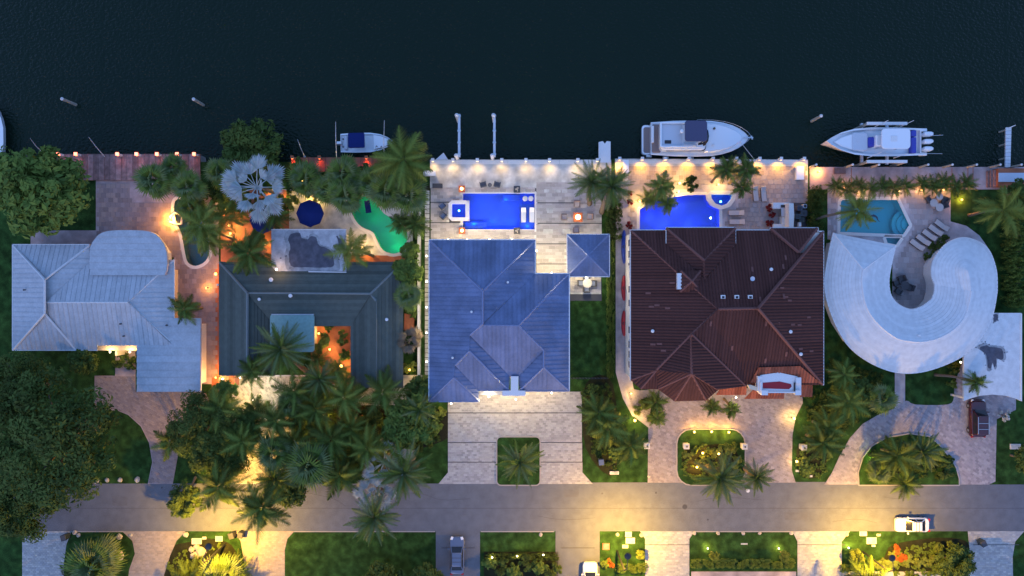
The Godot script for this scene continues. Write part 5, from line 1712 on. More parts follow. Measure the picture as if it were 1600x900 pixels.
	tree("mid1", 450, 762, 34, 4.0, "dark leafy tree at the street edge of the front bed", "", 0.62, 0, -10)
	palm("cocod", 532, 742, 40, 4.5, "dark feathery palm beside the silver palms by the street", "", 0, -8)
	shrub("shrub0", 680, 668, 15, 1.4, "low shrub along the pale slab drive below the blue roof")
	shrub("gold", 685, 645, 13, 1.0, "golden lit shrub at the corner of the pale slab drive")
	# --- blue roof house
	palm("date", 812, 722, 40, 3.5, "stiff date palm in the island of the pale slab drive")
	palm("date", 925, 285, 40, 7.0, "full date palm between the terrace and the hedge", "", 6, 20)
	palm("date", 955, 292, 42, 7.5, "full date palm beside the hedge and the white gangway", "", -2, 26)
	hedge("hedge0", 949, 302, 974, 374, 2.2, "hedge under the date palms between two terraces")
	hedge("hedge1", 949, 376, 962, 590, 1.8, "long narrow hedge between lawn and the brown tile roof house")
	shrub("shrub2", 958, 322, 14, 2.0, "dark shrub below the date palms beside the terrace")
	palm("cocod", 935, 645, 36, 4.5, "dark palm at the end of the narrow lawn")
	palm("coco", 950, 668, 38, 4.0, "yellow green palm beside the pale slab drive")
	palm("cocod", 985, 695, 34, 4.5, "dark palm by the drive entrance of tile roof house")
	shrub("shrub2", 925, 620, 20, 1.8, "dark shrub behind the pale slab drive and lawn fence")
	shrub("gold", 968, 660, 16, 1.3, "golden lit shrub between the two front drives")
	shrub("shrub0", 960, 710, 15, 1.2, "green shrub beside the grey wheeled bin")
	# --- tile roof house
	palm("coco", 1033, 292, 28, 5.0, "slim palm between patio lamps beside the violet blue pool", "", 0, 10)
	palm("gold", 1014, 311, 22, 3.0, "low palm glowing beside the patio lamp at the violet pool")
	palm("coco", 1043, 318, 20, 3.5, "small palm leaning over the rim of the violet blue pool", "", 0, -14)
	palm("cocod", 1135, 264, 26, 5.0, "slender palm on the lit dock behind the motor yacht", "", -4, 10)
	palm("cocod", 1166, 266, 26, 5.0, "twin slender palm on the lit dock behind the motor yacht", "", -6, 10)
	palm("cocod", 1160, 294, 20, 3.5, "small palm beside the half round spa")
	shrub("shrub2", 1081, 287, 13, 3.2, "dark conical cypress shrub between patio lamps", "", 0.0, "conical_shrub")
	for k in [[1203, 325, 7], [1207, 335, 6], [1203, 350, 8], [984, 302, 5], [984, 316, 6], [984, 352, 7]]:
		shrub("red", k[0], k[1], k[2], 0.8, "potted red flowering plant on the terrace of tile roof house", "red flowers round the tile roof house terrace", 0.05)
	hedge("hedge0", 1268, 288, 1289, 372, 2.3, "tall dark hedge between outdoor kitchen and turquoise pool")
	palm("cocod", 1025, 628, 22, 3.0, "dark palm in the bed at the corner of brown roof")
	palm("coco", 1027, 652, 18, 2.0, "small palm in the bed beside the side walk")
	shrub("gold", 1000, 636, 14, 1.2, "golden lit shrub at the corner of the brown tile roof")
	palm("cocod", 1113, 636, 18, 3.0, "small palm standing before the faceted bay", "", 0, -8)
	palm("cocod", 1143, 640, 17, 3.0, "small palm standing before the red clay entrance", "", 0, -10)
	palm("date", 1125, 745, 46, 5.5, "large date palm on the lamp lit island of the tile roof house")
	palm("date", 1181, 745, 30, 4.0, "smaller date palm at the edge of the lamp lit island")
	for k in [[1075, 712, 10], [1095, 722, 10], [1120, 708, 11], [1142, 704, 9], [1150, 722, 11]]:
		shrub("gold", k[0], k[1], k[2], 0.8, "low golden shrub among the lamps of the drive island", "low shrubs on the lamp lit island", 0.14)
	palm("coco", 1292, 668, 34, 4.0, "yellow green palm leaning from the bed between two drives")
	palm("cocod", 1285, 692, 36, 4.5, "dark palm over the mailbox between two drives")
	palm("coco", 1318, 585, 28, 4.0, "green palm at the wall of the curved white house")
	palm("coco", 1325, 628, 36, 4.5, "wide green palm between brown roof and the curved drive")
	palm("fan", 1378, 622, 27, 3.0, "green palm beside the front path of the curved white house")
	tree("mid1", 1345, 612, 26, 3.5, "dark leafy bush tree in front of the curved white roof")
	shrub("shrub2", 1300, 630, 22, 2.0, "dark shrub along the brown tile roof beside palms")
	shrub("shrub0", 1262, 735, 14, 0.9, "low shrub beside the lamp between two drives")
	shrub("gold", 1255, 722, 10, 0.7, "golden lit shrub beside the lamp between two drives")
	# --- curved white house
	for k in 7:
		palm("areca", 1305 + k * 18, 291 + (k % 2) * 4, 17, 1.2, "feathery palm clump in the longer screen beside turquoise pool", "longer palm screen along the pink dock")
	for k in 5:
		palm("areca", 1440 + k * 17, 287 + (k % 2) * 4, 17, 1.2, "feathery palm clump in the shorter screen toward the hot tub", "shorter palm screen along the pink dock")
	palm("gold", 1338, 330, 36, 5.5, "coconut palm leaning over the turquoise pool", "", -40, 8)
	palm("gold", 1566, 328, 46, 6.0, "broad yellow green palm on the dark lawn by pink dock")
	tree("mid1", 1598, 300, 26, 4.0, "dark leafy tree behind the wooden hot tub")
	hedge("hedge1", 1580, 330, 1620, 480, 2.5, "tall green hedge beside the curved white house lawn")
	for k in [[1462, 385, 12], [1476, 376, 10], [1452, 402, 9], [1457, 470, 9]]:
		shrub("shrub2", k[0], k[1], k[2], 0.8, "dark low shrub curving along the patio wall", "shrubs along the curved patio wall")
	palm("cocod", 1524, 597, 21, 4.5, "small green palm poking over the white carport roof", "", -26, -4)
	shrub("shrub2", 1492, 576, 11, 1.6, "dark shrub at the joint of carport and curved roof")
	shrub("shrub0", 1490, 600, 9, 1.4, "green shrub at the corner of the square front lawn")
	shrub("white", 1571, 649, 11, 1.2, "white flowering shrub beside the maroon car")
	palm("cocod", 1400, 712, 40, 3.5, "dark palm on the dome shaped island of the curved drive")
	palm("date", 1440, 705, 38, 3.0, "dense dark palm at the centre of the dome shaped island")
	palm("fan", 1372, 735, 24, 1.8, "low fan palm at the kerb of the dome shaped island")
	palm("areca", 1412, 755, 24, 1.5, "feathery palm clump drooping over the street kerb", "", 0, -10)
	shrub("gold", 1463, 712, 14, 0.9, "golden lit shrub on the dome shaped island")
	shrub("shrub2", 1478, 735, 16, 1.2, "dark shrub at the end of the dome shaped island")
	shrub("gold", 1392, 738, 11, 0.8, "golden lit low shrub near the street on dome island")
	tree("mid1", 1606, 720, 26, 4.0, "dark leafy tree at the lawn edge beside curved drive")
	# --- across the street
	palm("fan", 150, 880, 46, 3.0, "dark fan palm beside the pale gravel patch")
	palm("areca", 130, 905, 40, 2.0, "feathery palm at the edge of the white drive")
	palm("fan", 345, 905, 42, 3.0, "broad green palm in the bed under the street lamp")
	palm("cocod", 298, 905, 36, 3.0, "dark palm in the bed under the street lamp")
	palm("areca", 372, 890, 28, 1.6, "feathery palm beside the bins and pink drive")
	tree("mid1", 600, 915, 40, 4.0, "dark leafy tree at the foot of the wide dark lawn")
	tree("mid1", 668, 905, 30, 3.5, "dark leafy tree beside the drive with grey blue car")
	for k in 6:
		shrub("shrub2" if k % 2 else "shrub0", 764 + k * 20, 880 + (k % 3) * 6, 15, 1.2, "leafy shrub in the bed lit by small spotlights", "shrubs in the spotlit bed")
	hedge("hedge0", 758, 866, 872, 878, 0.9, "clipped hedge along the front of the spotlit bed")
	shrub("shrub0", 944, 882, 9, 1.1, "dark clipped shrub beside the white parked car")
	shrub("orange", 955, 880, 8, 0.8, "orange leaved shrub beside the clipped shrub and lamp")
	tree("topiary0", 1000, 866, 9, 2.0, "clipped yellow green topiary between lamp and white drive", "", 1.2)
	tree("topiary0", 1116, 868, 9, 2.0, "clipped topiary with a spotlight on the dark street lawn", "clipped topiaries on the dark lawn", 1.2)
	tree("topiary0", 1225, 868, 10, 2.0, "clipped topiary with a spotlight on the dark street lawn", "clipped topiaries on the dark lawn", 1.2)
	tree("topiary0", 1338, 868, 13, 2.4, "large clipped topiary beside the white drive and street lamp", "", 1.2)
	hedge("hedge1", 1081, 875, 1243, 890, 0.7, "low clipped hedge behind the dark street lawn")
	hedge("hedge1", 1316, 884, 1357, 897, 0.8, "bright clipped hedge below the large topiary")
	hedge("hedge1", 963, 882, 1012, 897, 0.8, "bright clipped hedge below the topiary by white drive")
	for k in [[1400, 858, 8, "orange"], [1408, 868, 13, "orange"], [1395, 866, 7, "gold"], [1420, 878, 12, "gold"], [1440, 880, 12, "gold"], [1392, 884, 14, "shrub1"], [1376, 880, 13, "shrub1"], [1455, 875, 11, "gold"]]:
		shrub(k[3], k[0], k[1], k[2], 0.7, {"orange": "orange red shrub in the curved street lamp bed", "gold": "yellow leaved shrub in the curved street lamp bed", "shrub1": "lime green shrub under the street lamp by curved bed"}[k[3]], "shrubs in the curved street lamp bed")
	tree("topiary0", 1467, 856, 9, 1.2, "round golden clipped bush behind the white street car", "", 0.9)
	tree("topiary0", 1485, 850, 7, 1.0, "small golden clipped bush near the drive across street", "", 0.9)
	tree("mid1", 1490, 880, 34, 3.5, "dark leafy tree at the end of the curved bed")
	tree("mid1", 1424, 902, 12, 2.5, "dark conical bush at the pale walk", "", 1.1)
	palm("cocod", 1357, 905, 36, 5.0, "dark palm whose crown rises behind the street lamp", "", 0, 20)
	cover("tuft0", [[430, 648], [688, 642], [688, 690], [640, 712], [430, 748]], 260, 0.5, "low leafy ground cover under the palms of the street bed", 0.04)
	cover("tuft1", [[1062, 700], [1158, 690], [1160, 735], [1100, 752], [1064, 740]], 80, 0.36, "low leafy ground cover on the lamp lit drive island", 0.15)
	cover("tuft0", [[1360, 705], [1400, 690], [1450, 690], [1485, 715], [1492, 745], [1352, 745]], 110, 0.42, "low leafy ground cover on the dome shaped island", 0.15)
	cover("tuft0", [[916, 602], [956, 602], [962, 736], [920, 700]], 90, 0.42, "low leafy ground cover between pale slab drive and palms", 0.02)
	cover("tuft1", [[1244, 690], [1298, 690], [1288, 746], [1246, 746]], 60, 0.36, "low leafy ground cover round the pier between two drives", 0.02)
	cover("tuft1", [[265, 866], [300, 850], [335, 846], [366, 862], [370, 925], [265, 925]], 80, 0.36, "low leafy ground cover round the boulders under street lamp", 0.03)
	cover("tuft1", [[1392, 862], [1430, 850], [1500, 848], [1512, 880], [1505, 900], [1392, 900]], 110, 0.36, "low leafy ground cover between the orange shrubs", 0.03)
	cover("tuft0", [[345, 296], [450, 296], [450, 330], [345, 330]], 60, 0.5, "low leafy ground cover round the foot of the silver palm", 0.03)
	cover("tuft0", [[455, 268], [640, 268], [640, 300], [455, 300]], 110, 0.5, "low leafy ground cover between red dock and green pool", 0.03)
	cover("tuft0", [[1002, 624], [1032, 624], [1038, 650], [1016, 658], [1008, 646]], 30, 0.4, "low leafy ground cover in the bed before the faceted bay", 0.06)
	cover("tuft0", [[1294, 560], [1390, 590], [1392, 640], [1340, 660], [1300, 690], [1262, 690], [1260, 620]], 130, 0.5, "low leafy ground cover under palms before the curved roof", 0.02)
	rocks([[117, 832, 4], [123, 836, 3.5], [187, 838, 5], [290, 835, 4.5], [153, 751, 3], [168, 750, 3.5], [188, 750, 4], [215, 749, 4.5], [205, 836, 3]], "pale boulder marking the lawn corner beside the street", "boulders along the lawn edges")
	rocks([[1014, 744, 2.5], [1085, 833, 3], [1122, 833, 3], [1161, 833, 3], [1187, 833, 3], [1236, 833, 3], [965, 835, 3], [1002, 836, 3], [1323, 835, 3], [1372, 836, 2.5], [845, 835, 3]], "small white stone at the street edge of a clipped lawn", "white stones at the street edge")
	rocks([[305, 868, 7], [315, 862, 8], [308, 855, 5], [175, 862, 9], [186, 868, 8], [300, 858, 5]], "large pale boulder in the planting by the pink drives", "large boulders by the pink drives")

# ------------------------------------------------------------------ lamps
func garden_lamp(a: float, b: float, e: float, label: String, group := "", c := WARM, h := 0.55, base := 0.0, key := "lamp_warm", r := 0.13) -> void:
	var p := P(a, b, h + base)
	var root := thing("garden_lamp", label, "garden lamp", Vector3(p.x, base, p.z), group)
	var st := MB.new()
	st.tube([Vector3(0, -0.1, 0), Vector3(0, h - r * 0.8, 0)], [0.03, 0.025], 6)
	st.lathe([Vector2(0.10, 0.0), Vector2(0.10, 0.04), Vector2(0.03, 0.06)], 8)
	own(root, "stake", st, mt["dark_metal"])
	var bb := MB.new()
	bb.lathe([Vector2(0, -r), Vector2(r * 0.7, -r * 0.7), Vector2(r, 0), Vector2(r * 0.7, r * 0.7), Vector2(0, r)], 8, Vector3(0, h, 0))
	own(root, "bulb", bb, mt[key], true)
	omni(root, Vector3(0, h, 0), e, c, r * 0.8)

func dock_lamp(a: float, b: float, e: float, label: String, group: String, c: Color, cap: Material, key: String, side := 1.0, tall := 1.25) -> void:
	var p := P(a, b, tall)
	var root := thing("dock_post_lamp", label, "dock lamp", Vector3(p.x, 0, p.z), group)
	var st := MB.new()
	st.box(Vector3(0, tall / 2 - 1.0, 0), Vector3(0.24, tall + 2.0, 0.24))
	own(root, "post", st, mt["pile_wood"] if cap == mt["terracotta"] else mt["white_paint"])
	var cp := MB.new()
	cp.box(Vector3(0, tall + 0.05, 0), Vector3(0.42, 0.12, 0.42), Basis(), 0.8)
	own(root, "cap", cp, cap)
	var bb := MB.new()
	bb.box(Vector3(0, tall - 0.14, 0.17 * side), Vector3(0.2, 0.16, 0.09))
	own(root, "lamp_lens", bb, mt[key])
	var l := SpotLight3D.new()
	l.name = "post_light"
	l.light_color = c.linear_to_srgb()
	l.light_energy = e
	l.light_size = 0.08
	l.spot_range = 30.0
	l.spot_angle = 66.0
	l.spot_angle_attenuation = 1.0
	l.shadow_enabled = true
	root.add_child(l)
	l.position = Vector3(0, tall - 0.16, 0.26 * side)
	l.rotation = Vector3(-0.55, PI, 0)

func street_lamp(a: float, b: float, fa: float, fb: float, label: String) -> void:
	var h := 7.6
	var head := P(a, b, h)
	var foot := P(fa, fb)
	var root := thing("street_lamp", label, "street lamp", foot, "round headed street lamps")
	var c := head - foot
	var mb := MB.new()
	mb.tube([Vector3(0, -0.2, 0), Vector3(0, 0.4, 0), Vector3(0, h * 0.8, 0)], [0.16, 0.13, 0.1], 8)
	own(root, "pole", mb, mt["dark_metal"])
	var arm := MB.new()
	arm.tube([Vector3(0, h * 0.78, 0), Vector3(c.x * 0.3, h * 0.97, c.z * 0.3), Vector3(c.x, h + 0.1, c.z)], [0.08, 0.07, 0.06], 6)
	own(root, "arm", arm, mt["dark_metal"])
	var hd := MB.new()
	hd.lathe([Vector2(0.40, -0.05), Vector2(0.42, 0.0), Vector2(0.36, 0.12), Vector2(0.15, 0.22), Vector2(0, 0.24)], 14, c)
	hd.lathe([Vector2(0.0, -0.03), Vector2(0.40, -0.05)], 14, c)
	own(root, "lamp_head", hd, mt["dark_metal"])
	var ln := MB.new()
	ln.lathe([Vector2(0, -0.16), Vector2(0.2, -0.13), Vector2(0.24, -0.06), Vector2(0, -0.055)], 12, c)
	own(root, "lamp_lens", ln, mt["lamp_warm"])
	omni(root, c + Vector3(0, -0.24, 0), 480.0, Color(1.0, 0.53, 0.06), 0.2, "street_light")

func build_lamps() -> void:
	street_lamp(326, 854, 352, 850, "black round headed street lamp over the bed between pink drives")
	street_lamp(981, 869, 964, 861, "black round headed street lamp beside the yellow green topiary")
	street_lamp(1394, 872, 1348, 862, "black round headed street lamp over the curved bed of orange shrubs")
	for k in [676, 707.5, 745.8, 784, 821.8, 858.7, 903, 933.6]:
		dock_lamp(k, 249.5, 5.0, "white capped post lamp along the pale stone dock", "post lamps on the pale stone dock", WARM, mt["white_paint"], "lamp_warm")
	for k in [968.5, 1004, 1040, 1077, 1114.5, 1151, 1187.5, 1221, 1257]:
		dock_lamp(k, 247.5, 18.0, "white capped post lamp glowing amber behind the motor yacht", "amber post lamps on the yacht dock", Color(1.0, 0.47, 0.04), mt["white_paint"], "lamp_amber")
	for k in [91, 118, 183, 213, 245, 276.5, 303]:
		dock_lamp(k, 240.5, 0.5, "post with glowing orange cap along the wooden dock", "orange capped posts of the wooden dock", Color(1.0, 0.2, 0.05), mt["lamp_red"], "lamp_red", 1.0)
	for k in [456, 498.5, 545, 572]:
		dock_lamp(k, 245.5, 1.6, "dark post with red glow on the small red dock", "red posts of the small dock", Color(1.0, 0.13, 0.03), mt["terracotta"], "lamp_red", 1.0, 0.8)
	for k in [1276, 1333, 1374, 1451, 1489, 1527, 1564, 1597]:
		var p := P(k, 257, 2.0)
		var root := thing("mooring_post", "slim brown mooring post with a white cap at the pink dock", "post", Vector3(p.x, -1.6, p.z), "mooring posts of the pink dock")
		var st := MB.new()
		st.tube([Vector3(0, -0.5, 0), Vector3(0, 3.5, 0)], [0.15, 0.13], 8)
		own(root, "post", st, mt["pile_wood"])
		var cp := MB.new()
		cp.lathe([Vector2(0.15, 3.48), Vector2(0.15, 3.56), Vector2(0, 3.7)], 8)
		own(root, "cap", cp, mt["white_paint"])
	garden_lamp(1280, 268, 7.0, "orange spotlight at the corner of the pink dock", "", AMBER, 0.5, 0.04, "lamp_amber")
	garden_lamp(1503, 312, 9.0, "orange spotlight at the end of the pink dock palm screen", "", AMBER, 0.4, 0.0, "lamp_amber")
	for k in [[1350, 298], [1405, 299], [1440, 297], [1474, 297], [1319, 294]]:
		garden_lamp(k[0], k[1], 2.6, "small lamp glowing under the palm screen by the turquoise pool", "lamps under the palm screen", AMBER.lerp(WARM, 0.4), 0.6, 0.0, "lamp_warm", 0.1)
	# garden of the teal pool and the silver palm
	garden_lamp(358, 352, 9.0, "bright patio lamp on the terracotta patio by the teal pool", "twin patio lamps by the teal pool", WARM, 1.1, 0.03, "lamp_warm", 0.2)
	garden_lamp(360, 365, 7.0, "bright patio lamp on the terracotta patio by the teal pool", "twin patio lamps by the teal pool", WARM, 1.1, 0.03, "lamp_warm", 0.16)
	garden_lamp(263, 343, 24.0, "amber lamp lighting the pink patio from the raised pool rim", "", Color(1.0, 0.42, 0.05), 0.8, 0.03, "lamp_amber", 0.12)
	garden_lamp(337, 428, 8.0, "amber wall lamp in the narrow walk beside the slate roof", "", AMBER, 1.8, 0.04, "lamp_amber", 0.2)
	garden_lamp(337, 590, 8.0, "amber lamp at the street end of the narrow walk", "", AMBER, 1.2, 0.04, "lamp_amber", 0.12)
	garden_lamp(322, 450, 4.0, "small lamp on the pink patio beside the narrow walk", "", AMBER, 0.6, 0.03, "lamp_amber", 0.09)
	for k in [[425, 306, 3.5], [447, 312, 4.0], [490, 312, 5.0], [483, 305, 4.0], [472, 282, 3.0], [525, 290, 3.5], [537, 294, 3.5], [570, 283, 3.0], [600, 280, 3.0], [414, 382, 3.0], [352, 328, 4.0]]:
		garden_lamp(k[0], k[1], k[2], "small uplight glowing among the palms round the green pool", "uplights round the green pool", WARM, 0.5, 0.03, "lamp_warm", 0.11)
	garden_lamp(566, 387, 9.0, "bright lamp under the glowing coconut palm by the green pool", "", WARM, 1.6, 0.03, "lamp_warm", 0.2)
	garden_lamp(533, 572, 9.0, "bright lamp in the terracotta courtyard", "", WARM, 1.5, 0.04, "lamp_warm", 0.2)
	garden_lamp(498, 521, 2.0, "small lamp among courtyard plants beside the slate wing", "small courtyard lamps", WARM, 0.6, 0.04)
	garden_lamp(515, 546, 2.5, "small lamp among courtyard plants beside the slate wing", "small courtyard lamps", WARM, 0.6, 0.04)
	garden_lamp(640, 578, 2.5, "lamp at the end of the strip between slate and blue roofs", "", WARM, 1.2, 0.0, "lamp_amber", 0.15)
	garden_lamp(642, 505, 1.4, "red lamp against the red panel between slate and blue roofs", "", Color(1.0, 0.12, 0.03), 0.6, 0.0, "lamp_red", 0.1)
	for k in [[365, 640, 14.0], [368, 705, 14.0], [505, 650, 7.0], [362, 730, 10.0], [440, 690, 8.0], [520, 620, 6.0], [600, 690, 5.0], [455, 740, 8.0]]:
		garden_lamp(k[0], k[1], k[2], "small lamp among the trees of the front court", "front court lamps", WARM, 3.0, 0.02, "lamp_warm", 0.14)
	garden_lamp(415, 655, 5.0, "white lamp over the pale front court under dark palms", "", Color(0.8, 0.9, 1.0), 2.2, 0.03, "lamp_white", 0.12)
	garden_lamp(395, 625, 4.0, "white lamp by the front court wall under dark palms", "", Color(0.8, 0.9, 1.0), 2.2, 0.03, "lamp_white", 0.1)
	garden_lamp(573, 652, 3.0, "orange lamp beside the orange garden seats", "", Color(1.0, 0.28, 0.04), 1.6, 0.04, "lamp_amber", 0.12)
	garden_lamp(455, 598, 1.5, "red lamp among the trees near the courtyard mouth", "", Color(1.0, 0.1, 0.05), 2.4, 0.03, "lamp_red", 0.12)
	# terrace and front of the tile roof house
	for k in [[1000, 314, 9.0, 0.2], [1062, 286, 6.0, 0.17], [1060.5, 299.5, 6.0, 0.15], [1123, 288, 6.0, 0.15]]:
		garden_lamp(k[0], k[1], k[2], "bright globe lamp on the terrace beside the violet blue pool", "globe lamps by the violet blue pool", WARM, 0.9, 0.05, "lamp_warm", k[3])
	for k in [[1085, 675], [1112, 674.5], [1139, 675.5], [1098, 708], [1123, 709], [1089, 730]]:
		garden_lamp(k[0], k[1], 9.0, "amber globe lamp on the planted drive island", "amber lamps of the drive island", Color(1.0, 0.48, 0.06), 0.55, 0.14, "lamp_warm", 0.15)
	garden_lamp(992, 657, 10.0, "amber globe lamp between the two front drives", "", WARM, 0.9, 0.03, "lamp_warm", 0.18)
	garden_lamp(986, 615, 3.0, "amber lamp at the corner of the brown tile roof", "", WARM, 0.7, 0.05, "lamp_warm", 0.11)
	garden_lamp(1241, 654, 9.0, "amber globe lamp at the curved kerb by the palms", "", WARM, 0.9, 0.03, "lamp_warm", 0.18)
	garden_lamp(1245, 721, 6.0, "amber globe lamp near the mailbox between two drives", "", WARM, 0.6, 0.02, "lamp_warm", 0.17)
	garden_lamp(1366, 717, 3.0, "yellow green spotlight on the dome shaped island", "", Color(0.9, 1.0, 0.2), 0.5, 0.14, "lamp_warm", 0.09)
	garden_lamp(1455, 710, 5.0, "amber lamp within shrubs of the dome shaped island", "", WARM, 0.5, 0.14, "lamp_warm", 0.09)
	for k in [[769, 871, 2.0], [808, 869, 3.0], [849, 867, 2.0]]:
		garden_lamp(k[0], k[1], k[2], "small spotlight in the bed beside the grey blue car drive", "spotlights of the shrub bed", WARM, 0.9, 0.02, "lamp_white", 0.1)
	for k in [[1106, 857], [1217, 857], [1326, 856]]:
		garden_lamp(k[0], k[1], 3.5, "small spotlight aimed at a clipped topiary", "topiary spotlights", WARM, 0.35, 0.0, "lamp_white", 0.09)

# ------------------------------------------------------------------ furniture
func lounger(label: String, a: float, b: float, turn: float, group: String, m: Material, y := 0.07) -> void:
	var root := thing("sun_lounger", label, "sun lounger", P(a, b) + Vector3(0, y, 0), group, turn)
	var bed := MB.new()
	bed.box(Vector3(-0.3, 0.32, 0), Vector3(1.3, 0.1, 0.62))
	own(root, "bed", bed, m)
	var back := MB.new()
	back.box(Vector3(0.62, 0.46, 0), Vector3(0.7, 0.09, 0.62), Basis(Vector3(0, 0, 1), 0.5))
	own(root, "backrest", back, m)
	for s in [-1, 1]:
		var rail := MB.new()
		rail.box(Vector3(-0.1, 0.28, 0.34 * s), Vector3(1.75, 0.07, 0.05))
		own(root, "rail", rail, mt["charcoal"])
		for x in [-0.8, 0.5]:
			var leg := MB.new()
			leg.box(Vector3(x, 0.14, 0.32 * s), Vector3(0.06, 0.28, 0.06))
			own(root, "leg", leg, mt["charcoal"])

func armchair(label: String, a: float, b: float, turn: float, group: String, frame: Material, soft: Material, y := 0.07) -> void:
	var root := thing("armchair", label, "chair", P(a, b) + Vector3(0, y, 0), group, turn)
	var seat := MB.new()
	seat.box(Vector3(0, 0.36, 0.02), Vector3(0.6, 0.16, 0.6), Basis(), 0.94)
	own(root, "seat", seat, soft)
	var back := MB.new()
	back.box(Vector3(0, 0.6, 0.36), Vector3(0.78, 0.55, 0.14), Basis(Vector3(1, 0, 0), 0.2))
	own(root, "backrest", back, frame)
	for s in [-1, 1]:
		var arm := MB.new()
		arm.box(Vector3(0.36 * s, 0.42, 0.02), Vector3(0.12, 0.4, 0.7))
		own(root, "armrest", arm, frame)
		for z in [-0.28, 0.28]:
			var leg := MB.new()
			leg.box(Vector3(0.34 * s, 0.11, z), Vector3(0.07, 0.24, 0.07))
			own(root, "leg", leg, frame)

func fire_bowl(label: String, a: float, b: float, lit: bool, group: String) -> void:
	var root := thing("fire_bowl", label, "fire bowl", P(a, b) + Vector3(0, 0.065, 0), group)
	var bx := MB.new()
	bx.box(Vector3(0, 0.28, 0), Vector3(0.78, 0.56, 0.78), Basis(), 1.06)
	own(root, "bowl", bx, mt["terracotta"] if lit else mt["charcoal"])
	var rk := MB.new()
	for i in 14:
		var f := i * 2.4
		rk.box(Vector3(cos(f) * 0.05 * (i % 6), 0.58, sin(f) * 0.05 * (i % 6)), Vector3(0.11, 0.1, 0.11), Basis(Vector3(1, 1, 0).normalized(), f))
	own(root, "lava_rock", rk, mt["rock"] if not lit else mt["charcoal"])
	if lit:
		var fl := MB.new()
		fl.lathe([Vector2(0.12, 0.58), Vector2(0.2, 0.68), Vector2(0.1, 0.85), Vector2(0, 1.0)], 8)
		own(root, "flame", fl, mt["flame"], true)
		omni(root, Vector3(0, 0.75, 0), 1.6, AMBER, 0.15)

func parasol(label: String, a: float, b: float, r: float) -> void:
	var p := P(a, b, 2.6)
	var root := thing("parasol", label, "parasol", Vector3(p.x, 0.03, p.z), "navy octagonal parasols")
	var pole := MB.new()
	pole.tube([Vector3(0, 0, 0), Vector3(0, 2.6, 0)], [0.035, 0.03], 6)
	own(root, "pole", pole, mt["pile_wood"])
	var base := MB.new()
	base.lathe([Vector2(0.3, 0.0), Vector2(0.28, 0.1), Vector2(0.05, 0.12)], 10)
	own(root, "base", base, mt["charcoal"])
	var cv := MB.new()
	for i in 8:
		var f0 := TAU * i / 8; var f1 := TAU * (i + 1) / 8
		var k := r / S
		cv.tup(Vector3(0, 2.72, 0), Vector3(cos(f0) * k, 2.25, sin(f0) * k), Vector3(cos(f1) * k, 2.25, sin(f1) * k))
		cv.q(Vector3(cos(f0) * k, 2.05, sin(f0) * k), Vector3(cos(f0) * k, 2.25, sin(f0) * k), Vector3(cos(f1) * k, 2.25, sin(f1) * k), Vector3(cos(f1) * k, 2.05, sin(f1) * k))
	own(root, "canopy", cv, mt["navy"])
	for i in 8:
		var rb := MB.new()
		var f := TAU * i / 8
		rb.tube([Vector3(0, 2.68, 0), Vector3(cos(f) * r / S, 2.22, sin(f) * r / S)], [0.015, 0.012], 4)
		own(root, "rib", rb, mt["pile_wood"])

func boxy(called: String, label: String, category: String, poly: Array, y0: float, y1: float, m: Material, group := "") -> Node3D:
	var p := PP(poly, y1)
	var c := Vector2.ZERO
	for q in p: c += q / p.size()
	var root := thing(called, label, category, Vector3(c.x, y0, c.y), group)
	var mb := MB.new()
	mb.prism(p, y0, y1)
	put(root, "body", mb, m)
	return root

